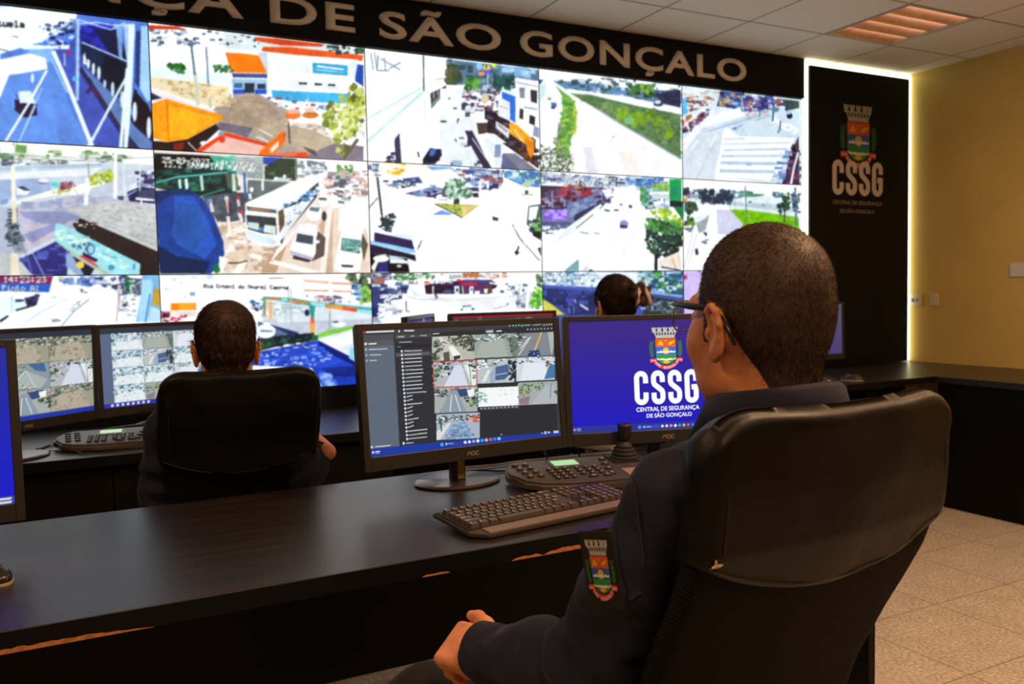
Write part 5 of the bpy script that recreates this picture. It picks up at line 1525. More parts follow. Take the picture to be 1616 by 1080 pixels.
ui = ["B 3a3c42", "Z 560 490 4.5", "P 3a3b40 50,135 1400,70 1420,150 60,215", "P 5c6878 60,180 275,180 320,1010 100,1035", "P 4a4e56 60,180 275,170 278,215 62,230", "P 56585e 62,225 275,208 280,248 64,262", "P d02028 58,225 64,225 68,260 62,262", "P 2e3036 275,175 545,160 590,930 320,980",
      "E d02028 66,157 9,9", "L e8e8e8 9 80,157 280,149", "E e8e8e8 315,150 6,8", "L f0f0f0 8 350,147 420,145", "P 55575d 290,178 365,174 366,200 291,204", "P 44464c 370,174 545,164 546,190 371,198", "L c8c8c8 6 305,190 350,188", "L c8c8c8 6 395,185 420,184", "L c8c8c8 6 465,182 510,180",
      "L b0b4b8 6 312,228 405,225", "P 24262a 292,248 535,236 536,262 293,274", "L 888c90 5 300,262 328,260", "E e8e8e8 78,240 9,9", "L f0f0f0 8 98,240 155,238", "E b0b4bc 80,280 8,8", "L c0c4c8 7 100,280 232,274", "L c0c4c8 7 104,319 188,316", "L c0c4c8 7 106,358 160,356", "E b0b4bc 84,320 7,7", "E b0b4bc 86,358 7,7",
      "P 55585e 290,306 535,292 540,318 292,332", "P 2a2c31 545,160 1400,110 1440,880 590,930", "L d8d8d8 6 552,170 600,166", "P 6c6e72 925,140 985,136 988,162 927,166", "L f0f0f0 7 935,152 978,150", "L f0f0f0 7 1003,150 1042,147", "E 50d040 1185,110 7,7", "L a0a4a8 5 1200,108 1245,106", "L a0a4a8 5 1262,106 1325,102"]
for k, x in enumerate((1098, 1122, 1142, 1163, 1342, 1360, 1378, 1396)): ui.append("E c0c4c8 %d,%.0f 5,5" % (x, 112-k*1.6))
for k in range(8): ui.append("E a0a4a8 %.0f,%.0f 6,6" % (1226+k*24, 137-k*1.0))
for k in range(24): ui.append("E e8ecf0 %.1f,%.1f 8,8" % (334+k*1.65, 292+k*27)); ui.append("E 58a0c8 %.1f,%.1f 4,4" % (340+k*1.65, 295+k*27)); ui.append("L c8ccd0 6.5 %.1f,%.1f %.1f,%.1f" % (350+k*1.4, 291+k*27, [476, 474, 476, 478, 478, 484, 488, 476, 474, 484, 478, 508, 410, 412, 480, 412, 412, 412, 454, 416, 418, 514, 514, 512][k], 285+k*26.6))
rows = [(548, 190, 303, 172, 0), (850, 176, 292, 166, 1), (1140, 166, 270, 166, 2), (558, 368, 304, 178, 3), (868, 352, 280, 170, 4), (1146, 338, 272, 166, 5), (566, 553, 304, 178, 6), (876, 536, 286, 150, 7), (1160, 514, 276, 160, 8), (580, 738, 306, 182, 9)]
for (x, y, w_, h_, k) in rows: ui.append(tile(k, x, y, w_, h_, -.045))
ui += ["L e03038 5 555,368 862,354", "L e03038 5 555,550 868,536", "L e03038 5 556,368 562,550", "L e03038 5 862,354 868,538", "P 2e3034 874,532 1156,518 1156,540 874,552", "P 4c5058 886,690 1165,672 1166,694 886,708"]
for k in range(10): ui.append("E b8bcc0 %.0f,%.0f 5,5" % (896+k*28, 698-k*1.6))
ui += ["P 1c3a9c 60,990 585,935 1460,858 1460,890 110,1045 60,1045", "L d0d4d8 7 145,968 255,958", "E c8ccd0 122,970 9,9", "E d8dce0 347,944 8,10", "L d0d4d8 6 362,943 415,939", "E f0f4f4 130,1008 9,9", "E e04858 128,1008 5,5", "L e8ecf0 6 146,1003 180,1000", "L b8c0d0 5 146,1014 176,1012", "P 28409c 640,935 760,925 762,955 642,965", "P 3cb0f0 608,942 628,940 629,962 609,964", "E d8e0f0 650,948 7,7", "L a8b4d8 6 664,947 700,944", "E e8ecf0 1040,882 4,4"]
for k, c in enumerate(("c8e8f8", "e8e0d8", "b8a0f0", "f0f4f8", "40a8f0", "f0b848", "e05868", "2c90d8", "90d0f8")): ui.append("E %s %.0f,%.0f 11,11" % (c, 783+k*30, 936-k*3.3))
ui += ["L e0e4e8 6 1322,872 1332,871", "L e0e4e8 7 1342,864 1360,862", "L e0e4e8 7 1344,875 1360,874", "E e0e4e8 1376,866 8,6", "L e0e4e8 7 1408,860 1445,856", "L e0e4e8 5 1410,869 1445,865"]
monA, _ = monitor('monitor showing a grid of camera feeds beside a side menu, nearest the keyboard', (.943, 2.08, 1.027), .037, .104, .57, '\n'.join(ui), (480, 270), sticker=True)
grad = lambda c0, c1, n, x0, x1, y0, y1: '\n'.join('P %02x%02x%02x %s,%s %s,%s %s,%s %s,%s' % (*[int(a+(b-a)*k/(n-1)) for a, b in zip(c0, c1)], x0, y0+(y1-y0)*k/n, x1, y0+(y1-y0)*k/n, x1, y0+(y1-y0)*(k+1)/n+.6, x0, y0+(y1-y0)*(k+1)/n+.6) for k in range(n))
b2 = grad((62, 42, 124), (26, 24, 198), 60, -100, 2200, 0, 1040)
bl = "Z 880 490 5.144\n"+b2+"\nP 2c3490 60,945 1400,880 1400,960 60,1020\nE e8c8d0 140,968 9,9\nE e04858 138,968 5,5\nL d8dcf0 5 158,962 192,960\nL b8b8e0 5 158,974 190,972\nP 2c4cc0 690,932 830,926 832,952 692,958\nP 3cb0f0 655,936 676,935 677,958 656,959\nE d8e0f0 702,944 7,7\nL a8b4e8 6 716,944 760,942\n"
for k, c in enumerate(("c8e8f8", "e8e0d8", "b8a0f0", "f0f4f8", "40a8f0", "f0b848", "e05868", "2c90d8")): bl += "E %s %.0f,%.0f 11,12\n" % (c, 850+k*35, 938-k*1.8)
monB, MB_ = monitor('monitor with blue desktop showing the crest and large CSSG lettering', (1.541, 1.998, 1.027), -.298, .085, .57, bl, (320, 180), behind=.115)
# the desktop artwork, laid on the display
em = {k: emis('displayed '+k, tuple(min(1, c*1.05) for c in v), 1.0) for k, v in CC.items()}; em_w = emis('displayed white', (.93, .95, 1), 1.05)
art = bpy.data.objects.new('wallpaper_artwork', bpy.data.meshes.new('wallpaper_artwork')); C.objects.link(art); art.parent = monB
art.matrix_local = MB_ @ Matrix.Translation((0, -.0012, 0)) @ Matrix.Rotation(PI/2, 4, 'X')
crest_mesh('crest', em, art, Matrix.Translation((.0045, .138, 0)), .101, eps=.0002)
cssg_letters(em_w, art, -.096, -.087, .197, .099, 0, .0)
wall_text('small_lettering', 'CENTRAL DE SEGURANÇA', em_w, art, (-.0925, -.109, .101, -.0935), z=.0002, offset=.014)
wall_text('small_lettering', 'DE SÃO GONÇALO', em_w, art, (-.062, -.1275, .077, -.1105), z=.0002, offset=.014)
q = [(0, 0), (320, 0), (320, 180), (0, 180)]
bc = grad((30, 44, 150), (24, 28, 200), 30, 0, 320, 0, 172)+"\nP 28409c 0,170 320,170 320,180 0,180\nL e8ecf0 2 300,173 316,173\nL e8ecf0 1.6 296,177 316,177\nP 3cb0f0 120,172 126,172 126,178 120,178"
monC, _ = monitor('monitor with plain blue desktop cut off by the left photo edge', (-.4, 2.0, 1.023), .087, .1, .57, bc, (160, 90), quad=q)
def feedwall(side, seed, kinds):
    s = ["B 48505c", "P 2c3444 0,0 320,0 320,14 0,14"]
    if side: s.append("P 5c6888 0,14 %d,14 %d,170 0,170" % (side, side))
    n = 4; cw = (320-side)/n; k = 0
    for r in range(3 if side < 20 else 4):
        rh = 156/(3 if side < 20 else 4)
        for c in range(n if side > 20 else 3):
            cw_ = (320-side)/(n if side > 20 else 3); s.append(tile(kinds[k % len(kinds)], side+c*cw_, 14+r*rh, cw_-.8, rh-.8)); k += 1
    s += ["P 2038a8 0,170 320,170 320,180 0,180"]+["E e8e0f0 %d,175 3,3" % x for x in range(20, 110, 12)]
    return '\n'.join(s)
monitor('far monitor turned sideways with nine tan street views, left of the lower seated man', (-.134, 3.246, 1.029), .677, -.02, .52, feedwall(0, 1, [10, 10, 10, 11, 11, 3, 9, 6, 10]), (200, 112), quad=q, sticker=True)
monitor('far monitor with a pale grid of street views, just left of the dark-haired man', (.339, 3.543, 1.027), .386, .03, .52, feedwall(26, 2, [12, 1, 5, 12, 12, 4, 12, 5, 12, 12, 5, 12, 12, 8]), (200, 112), quad=q)
bf = "B 303848\nP a01828 0,0 320,0 320,6 0,6\nN c8d0c8,608080,384850,a0a8a0 6 260 0,10 320,10 320,170 0,170\nP 2038a8 0,172 320,172 320,180 0,180"
monitor('far monitor with a red title bar peeping over the foreground monitor', (1.783, 3.5, 1.026), .0, .03, .52, bf, (120, 68), quad=q)
bg_ = "B 484c88\nP 2c2c58 0,0 320,0 320,8 0,8\nN 6868a0,484880,8890b8 12 60 0,10 320,10 320,170 0,170"
monitor('far monitor with a dim violet picture turned edgewise over the foreground monitor', (1.375, 3.50, 1.024), .98, .03, .52, bg_, (120, 68), quad=q)
bh = grad((88, 84, 104), (70, 62, 112), 12, 0, 320, 0, 180)
monitor('far right monitor with a plain grey violet display half hidden by the head', (3.83, 3.60, 1.02), .0, .03, .52, bh, (40, 24), quad=q)
# ------------------------------------------------------------------ smooth-blend modelling for people
class Field:
    def __init__(s, lo, hi, h):
        s.h = h; s.lo = np.array(lo, float); n = np.ceil((np.array(hi)-s.lo)/h).astype(int)+1; s.n = n; s.d = np.full(n, .2, np.float32)
        s.ax = [s.lo[i]+h*np.arange(n[i]) for i in range(3)]
    def _sub(s, lo, hi, pad):
        i0 = np.clip(np.floor((np.array(lo)-pad-s.lo)/s.h).astype(int), 0, s.n); i1 = np.clip(np.ceil((np.array(hi)+pad-s.lo)/s.h).astype(int)+1, 0, s.n)
        sl = tuple(slice(a, b) for a, b in zip(i0, i1)); return sl, s.ax[0][sl[0]][:, None, None], s.ax[1][sl[1]][None, :, None], s.ax[2][sl[2]][None, None, :]
    def _put(s, sl, d, k, mode):
        a = s.d[sl]
        if a.size == 0: return
        if mode == 'add': h = np.clip(.5+.5*(a-d)/k, 0, 1); s.d[sl] = a*(1-h)+d*h-k*h*(1-h)
        else: h = np.clip(.5-.5*(a+d)/k, 0, 1); s.d[sl] = a*(1-h)+(-d)*h+k*h*(1-h)
    def cap(s, a, b, ra, rb=None, k=.02, mode='add', flat=None):
        rb = ra if rb is None else rb; a = np.array(a, float); b = np.array(b, float); R_ = max(ra, rb); sl, X, Y, Z = s._sub(np.minimum(a, b)-R_, np.maximum(a, b)+R_, k+2*s.h)
        ab = b-a; L = ab@ab+1e-12; t = np.clip(((X-a[0])*ab[0]+(Y-a[1])*ab[1]+(Z-a[2])*ab[2])/L, 0, 1)
        dx, dy, dz = X-a[0]-t*ab[0], Y-a[1]-t*ab[1], Z-a[2]-t*ab[2]; s._put(sl, np.sqrt(dx*dx+dy*dy+dz*dz)-(ra+(rb-ra)*t), k, mode)
    def chain(s, pts, rs, k=.02, mode='add'):
        for i in range(len(pts)-1): s.cap(pts[i], pts[i+1], rs[i], rs[i+1], k, mode)
    def ell(s, c, r, k=.02, rot=(0, 0, 0), mode='add'):
        c = np.array(c, float); r = np.array(r, float); m = max(r); sl, X, Y, Z = s._sub(c-m, c+m, k+2*s.h); Q = np.array(Euler(rot).to_matrix().transposed())
        x, y, z = X-c[0], Y-c[1], Z-c[2]; u = [Q[i][0]*x+Q[i][1]*y+Q[i][2]*z for i in range(3)]
        k0 = np.sqrt(sum((u[i]/r[i])**2 for i in range(3))); k1 = np.sqrt(sum((u[i]/r[i]**2)**2 for i in range(3)))+1e-9; s._put(sl, k0*(k0-1)/k1, k, mode)
    def box(s, M, half, rad, k=.01, mode='add'):
        c = np.array(M.translation); m = float(np.linalg.norm(half))+rad; sl, X, Y, Z = s._sub(c-m, c+m, k+2*s.h); Q = np.array(M.to_3x3().transposed())
        x, y, z = X-c[0], Y-c[1], Z-c[2]; q = [np.abs(Q[i][0]*x+Q[i][1]*y+Q[i][2]*z)-half[i] for i in range(3)]
        o = np.sqrt(sum(np.maximum(v, 0)**2 for v in q)); s._put(sl, o+np.minimum(np.maximum(q[0], np.maximum(q[1], q[2])), 0)-rad, k, mode)
    def mesh(s):
        v = s.d; ins = v < 0; n = s.n; c = np.zeros(tuple(n-1), int); acc = np.zeros(tuple(n-1)+(3,)); cnt = np.zeros(tuple(n-1))
        def cell(a, dx, dy, dz): return a[dx:n[0]-1+dx, dy:n[1]-1+dy, dz:n[2]-1+dz]
        cor = [(i, j, k) for i in (0, 1) for j in (0, 1) for k in (0, 1)]
        for p in cor:
            for ax in range(3):
                if p[ax]: continue
                q = list(p); q[ax] = 1; a, b = cell(v, *p), cell(v, *q); m = (a < 0) != (b < 0); t = np.where(m, a/np.where(m, a-b, 1), 0)
                for i in range(3): acc[..., i] += np.where(m, p[i]+(t if i == ax else 0), 0)
                cnt += m
        act = cnt > 0; idx = -np.ones(act.shape, int); idx[act] = np.arange(act.sum()); I = np.argwhere(act); V = s.lo+s.h*(I+acc[act]/cnt[act][:, None]); F = []
        for ax in range(3):
            o = [i for i in range(3) if i != ax]; sl0 = [slice(None)]*3; sl1 = [slice(None)]*3; sl0[ax] = slice(0, n[ax]-1); sl1[ax] = slice(1, n[ax])
            for q in o: sl0[q] = slice(1, n[q]-1); sl1[q] = slice(1, n[q]-1)
            a, b = ins[tuple(sl0)], ins[tuple(sl1)]; ed = np.argwhere(a != b)
            if not len(ed): continue
            flip = a[tuple(ed.T)]; base = ed.copy()
            for q in o: base[:, q] += 1
            def ci(da, db): c_ = base.copy(); c_[:, o[0]] -= da; c_[:, o[1]] -= db; return idx[tuple(c_.T)]
            Q = np.stack([ci(1, 1), ci(0, 1), ci(0, 0), ci(1, 0)], 1); fl = flip if ax != 1 else ~flip; Q[~fl] = Q[~fl][:, ::-1]; F.append(Q)
        return V, np.concatenate(F)
def vnorm(V, F):
    a = np.cross(V[F[:, 2]]-V[F[:, 0]], V[F[:, 3]]-V[F[:, 1]]); N = np.zeros_like(V)
    for i in range(4): np.add.at(N, F[:, i], a)
    return N/(np.linalg.norm(N, axis=1, keepdims=True)+1e-12)
_R = np.random.RandomState(5).rand(64, 64, 64)
def vnoise(P):
    P = P+100; i = np.floor(P).astype(int); f = P-i; f = f*f*(3-2*f); r = 0
    for dx in (0, 1):
        for dy in (0, 1):
            for dz in (0, 1):
                r = r+_R[(i[:, 0]+dx) % 64, (i[:, 1]+dy) % 64, (i[:, 2]+dz) % 64]*(f[:, 0] if dx else 1-f[:, 0])*(f[:, 1] if dy else 1-f[:, 1])*(f[:, 2] if dz else 1-f[:, 2])
    return r
def smooth_v(V, F, it=1, lam=.5):
    for _ in range(it):
        S = np.zeros_like(V); n = np.zeros(len(V))
        for i in range(4):
            for j in (1, 3): np.add.at(S, F[:, i], V[F[:, (i+j) % 4]]); np.add.at(n, F[:, i], 1)
        V = V+lam*(S/n[:, None]-V)
    return V
def npmesh(name, V, F, mats=None, parent=None, smooth=True, label=None, attr=None):
    me = bpy.data.meshes.new(name); V = np.asarray(V, np.float32); me.vertices.add(len(V)); me.vertices.foreach_set('co', V.ravel())
    fs = F if isinstance(F, list) else [F]; tot = sum(f.size for f in fs); me.loops.add(tot); me.loops.foreach_set('vertex_index', np.concatenate([f.ravel() for f in fs]).astype(np.int32))
    st = []; o = 0
    for f in fs: st.append(o+np.arange(len(f))*f.shape[1]); o += f.size
    st = np.concatenate(st); me.polygons.add(len(st)); me.polygons.foreach_set('loop_start', st.astype(np.int32)); me.update(calc_edges=True)
    if attr is not None:
        at = me.color_attributes.new('tone', 'FLOAT_COLOR', 'POINT'); at.data.foreach_set('color', np.c_[attr, attr, attr, np.ones(len(V))].astype(np.float32).ravel())
    return link(name, me, mats, parent, smooth, label)
def ring_torus(f, pts, r, k=.004):
    f.chain(pts, [r]*len(pts), k)
def build_head(h=.0028, female=False, wide=1.0):
    f = Field((-.11, -.13, -.26), (.11, .15, .15), h); w_ = wide
    f.ell((0, -.003, .034), (.0735*w_, .089, .088), .01); f.ell((0, -.018, -.006), (.066*w_, .059, .052), .03); f.ell((0, .030, -.030), (.064*w_, .066, .085), .03)
    f.ell((0, .042, -.078), (.052*w_, .048, .036), .03); f.ell((0, .074, -.098), (.024, .018, .017), .02)
    for s in (-1, 1):
        f.ell((s*.043*w_, .052, -.028), (.026, .030, .030), .02); f.ell((s*.047*w_, .020, -.070), (.022, .032, .026), .02); f.cap((s*.014, .094, .024), (s*.046, .076, .026), .008, .007, .014)
        f.ell((s*.032, .104, .004), (.019, .016, .013), .012, mode='sub'); f.ell((s*.032, .080, .004), (.0135, .0135, .0125), .003)
    f.chain([(0, .094, .012), (0, .106, -.012), (0, .114, -.030)], [.008, .009, .012], .010)
    for s in (-1, 1): f.ell((s*.012, .103, -.033), (.008, .010, .007), .006)
    f.chain([(-.022, .090, -.060), (0, .101, -.058), (.022, .090, -.060)], [.004, .007, .004], .008); f.chain([(-.019, .090, -.068), (0, .099, -.070), (.019, .090, -.068)], [.004, .007, .004], .006); f.cap((-.02, .1, -.0642), (.02, .1, -.0642), .0022, .0022, .004, mode='sub')
    nr = .050 if female else .060
    f.cap((0, -.016, -.04), (0, -.034, -.25), nr*.87, nr*1.0, .03)
    for s in (-1, 1):
        x = s*.076*w_
        f.ell((x+s*.003, -.004, -.012), (.007, .019, .033), .008, rot=(-.12, 0, s*.35)); f.ell((x+s*.010, .003, -.010), (.008, .010, .018), .004, rot=(-.12, 0, s*.35), mode='sub')
        helix = [(x+s*.002, .010, .002), (x+s*.007, .008, .016), (x+s*.012, -.004, .023), (x+s*.015, -.017, .016), (x+s*.014, -.021, .0), (x+s*.010, -.017, -.016), (x+s*.005, -.006, -.032)]
        f.chain(helix, [.003, .0036, .004, .0042, .004, .004, .006], .004); f.ell((x+s*.004, -.001, -.038), (.005, .008, .010), .006); f.ell((x+s*.002, .012, -.013), (.005, .005, .008), .004)
    return f.mesh()
def hair_mask(V, style):
    x, y, z = V.T; ax_ = np.abs(x)
    front = .070-.25*np.clip(ax_-.03, 0, 1)+(0 if style != 'buzz' else -.004)
    top = z > .015
    # distance-like values: positive inside the hair region
    a = np.minimum(z-(.050+.4*np.clip(y-.045, 0, 1)*3), 1)               # crown side, rising towards the forehead
    b = np.minimum(.052-y, z+.004-np.clip((y-.018)*.6, 0, 1))               # temples
    c = np.minimum(-.014-y+.45*z, z+.092-.25*np.clip(ax_-.02, 0, 1))        # behind ears, nape
    cc = np.minimum(.020-y, z-.018); e = np.minimum(np.minimum(.034-y, y-.012), z+.028)
    m = np.maximum(np.maximum(np.minimum(a, front-y+.02), np.minimum(b, z-.012)), np.maximum(np.maximum(c, cc), e))
    ear = (ax_ > .0785) & (np.abs(z+.010) < .036) & (np.abs(y+.004) < .026)
    return np.where(ear, -1, m)
def strands(P, N, L, rad, droop, seed=1, whorl=(0, -.075, .09), lift=.45):
    r = np.random.RandomState(seed); n = len(P); w_ = P-np.array(whorl); t = w_-N*(w_*N).sum(1, keepdims=True); t /= np.linalg.norm(t, axis=1, keepdims=True)+1e-9
    t = t+np.array([0, 0, -droop])+r.normal(0, .28, (n, 3)); t -= N*(t*N).sum(1, keepdims=True); t /= np.linalg.norm(t, axis=1, keepdims=True)+1e-9
    d = t+N*lift*r.uniform(.5, 1.3, (n, 1)); d /= np.linalg.norm(d, axis=1, keepdims=True); side = np.cross(d, N); side /= np.linalg.norm(side, axis=1, keepdims=True)+1e-9; b2 = np.cross(d, side)
    L = L*r.uniform(.6, 1.25, (n, 1)); base = P; tip = P+d*L; V = []
    for k in range(3): a = 2*PI*k/3; V.append(base+rad*(side*math.cos(a)+b2*math.sin(a)))
    V.append(tip); V = np.stack(V, 1).reshape(-1, 3); i = np.arange(n)[:, None]*4; F = np.concatenate([i+np.array([[0, 1, 3]]), i+np.array([[1, 2, 3]]), i+np.array([[2, 0, 3]])])
    tone = np.repeat(r.uniform(.4, 1.6, n), 4); return V, F, tone
def hair_for(V, F, N, style, mats, parent, s=1.0, n=14000, thick=.003, L=.007, rad=.00022, seed=1):
    m = hair_mask(V, style); amt = np.clip(m/.014, 0, 1); keep = (m[F] > -.004).any(1); Fh = F[keep]; used = np.unique(Fh); re = -np.ones(len(V), int); re[used] = np.arange(len(used))
    vol = (amt[used]*(1-(.55 if style != 'buzz' else 0)*np.clip((.05-V[used][:, 2])/.05, 0, 1)))[:, None]*thick; nz = (vnoise(V[used]*60)-.5)[:, None]*thick*.3 + (vnoise(V[used]*26)-.5)[:, None]*thick*.5
    extra = 0
    if style == 'swept': extra = (np.clip((V[used][:, 2]-.05)/.07, 0, 1)*.018*amt[used])[:, None]
    Vh = V[used]+N[used]*(vol-.0008+nz*amt[used][:, None]+extra); Fh = re[Fh]
    q = Vh[Fh]; area_ = np.linalg.norm(np.cross(q[:, 2]-q[:, 0], q[:, 3]-q[:, 1]), axis=1)*amt[used][Fh].mean(1)
    r = np.random.RandomState(seed); pick = r.choice(len(Fh), n, p=area_/area_.sum()); a, b = r.rand(2, n, 1); P = (q[pick, 0]*(1-a)+q[pick, 1]*a)*(1-b)+(q[pick, 3]*(1-a)+q[pick, 2]*a)*b; Nn = N[used][Fh[pick][:, 0]]
    sv, sf, tn = strands(P-Nn*.0005, Nn, L, rad, .5 if style == 'buzz' else 1.1, seed, lift=.5 if style == 'buzz' else .16)
    base_tone = .75+.5*vnoise(Vh*np.array([140, 140, 60])); Va = np.concatenate([Vh, sv]); return npmesh('hair', Va*s, [Fh, sf+len(Vh)], mats, parent, True, attr=np.concatenate([base_tone, tn]))
def add_hand(f, M, side, curl=(.9, 1.2, 1.0), k=.005, thumb_up=True):
    """M: wrist frame, +y to the knuckles, +z thumb side, palm faces side*x"""
    T_ = lambda p: tuple(M @ Vector((p[0]*side, p[1], p[2])))
    f.cap(T_((0, -.06, 0)), T_((0, .0, 0)), .026, .024, .012); f.box(M @ Matrix.Translation((0, .046, -.002)), (.006, .036, .030), .009, .012)
    f.ell(T_((.006, .025, .024)), (.016, .028, .020), .012)
    lens = [(.040, .025, .020), (.045, .028, .021), (.041, .026, .020), (.032, .020, .018)]
    for i, (zz, L3) in enumerate(zip((.029, .0095, -.0105, -.029), lens)):
        p = np.array([0.002, .084-(.004 if i in (0,) else .010 if i == 3 else 0), zz]); a = 0; pts = [p]
        for j, l in enumerate(L3): a += curl[j]+.06*i*(j == 0); p = p+l*np.array([math.sin(a), math.cos(a), -.04*(i-1)]); pts.append(p)
        rr = [.0098, .0086, .0078, .0066] if i < 3 else [.0088, .0076, .0068, .0058]
        f.ell(T_(pts[0]), (.0105, .0105, .0095), .006)
        for j in range(3): f.cap(T_(pts[j]), T_(pts[j+1]), rr[j], rr[j+1], k)
    th = [(.004, .018, .030), (.003, .044, .046), (-.001, .066, .053), (-.002, .083, .053)] if thumb_up else [(.004, .018, .030), (.016, .045, .044), (.026, .068, .040), (.034, .082, .030)]
    f.chain([T_(p) for p in th], [.013, .0115, .0105, .0085], .006)
def skin_mat(name, col):
    t = NT(name); b = t.n('ShaderNodeBsdfPrincipled', Roughness=.48); t.l(b.outputs[0], t.out.inputs[0]); b.inputs['Specular IOR Level'].default_value = .4
    b.inputs['Subsurface Weight'].default_value = .12; b.inputs['Subsurface Radius'].default_value = (.010, .004, .002); b.inputs['Subsurface Scale'].default_value = 1.0
    tc = t.n('ShaderNodeTexCoord'); n = t.n('ShaderNodeTexNoise', Scale=38.0, Detail=5); t.l(tc.outputs['Object'], n.inputs[0]); r = t.n('ShaderNodeValToRGB'); e = r.color_ramp.elements
    e[0].position = .3; e[0].color = (col[0]*.80, col[1]*.72, col[2]*.68, 1); e[1].position = .7; e[1].color = (col[0]*1.12, col[1]*1.14, col[2]*1.15, 1); t.l(n.outputs[0], r.inputs[0]); t.l(r.outputs[0], b.inputs['Base Color'])
    n2 = t.n('ShaderNodeTexNoise', Scale=600.0, Detail=2); t.l(tc.outputs['Object'], n2.inputs[0]); bp = t.n('ShaderNodeBump', Strength=.25, Distance=.0006); t.l(n2.outputs[0], bp.inputs['Height']); t.l(bp.outputs[0], b.inputs['Normal']); return t.m
def hair_mat(name, col):
    t = NT(name); b = t.n('ShaderNodeBsdfPrincipled', Roughness=.62); t.l(b.outputs[0], t.out.inputs[0]); b.inputs['Specular IOR Level'].default_value = .45
    a = t.n('ShaderNodeAttribute'); a.attribute_name = 'tone'; m = t.n('ShaderNodeVectorMath', _operation='MULTIPLY'); m.inputs[1].default_value = col; t.l(a.outputs['Color'], m.inputs[0]); t.l(m.outputs[0], b.inputs['Base Color']); return t.m
def cloth_mat(name, col, rough=.85):
    t = NT(name); b = t.n('ShaderNodeBsdfPrincipled', Roughness=rough); t.l(b.outputs[0], t.out.inputs[0]); b.inputs['Specular IOR Level'].default_value = .25; b.inputs['Sheen Weight'].default_value = .05; b.inputs['Sheen Roughness'].default_value = .4
    tc = t.n('ShaderNodeTexCoord'); w1 = t.n('ShaderNodeTexNoise', Scale=900.0, Detail=1); t.l(tc.outputs['Object'], w1.inputs[0]); w2 = t.n('ShaderNodeTexNoise', Scale=16.0, Detail=4); t.l(tc.outputs['Object'], w2.inputs[0])
    r = t.n('ShaderNodeValToRGB'); e = r.color_ramp.elements; e[0].position = .3; e[0].color = (*[c*.8 for c in col], 1); e[1].position = .75; e[1].color = (*[c*1.25 for c in col], 1); t.l(w2.outputs[0], r.inputs[0]); t.l(r.outputs[0], b.inputs['Base Color'])
    bp = t.n('ShaderNodeBump', Strength=.35, Distance=.0006); t.l(w1.outputs[0], bp.inputs['Height']); t.l(bp.outputs[0], b.inputs['Normal']); return t.m
m_skin = skin_mat('warm brown skin', (.62, .26, .115)); m_skin2 = skin_mat('light brown skin', (.62, .25, .11)); m_hair1 = hair_mat('short brown hair', (.040, .018, .010)); m_hair2 = hair_mat('dark brown hair', (.050, .024, .015))
m_navy = cloth_mat('navy twill', (.010, .0125, .029)); m_navy2 = cloth_mat('dark navy twill', (.006, .0065, .011)); m_trou = cloth_mat('black trousers', (.006, .006, .007)); m_shoe = mat('black leather shoe', (.01, .01, .01), .35)
def add(a, b): return tuple(x+y for x, y in zip(a, b))
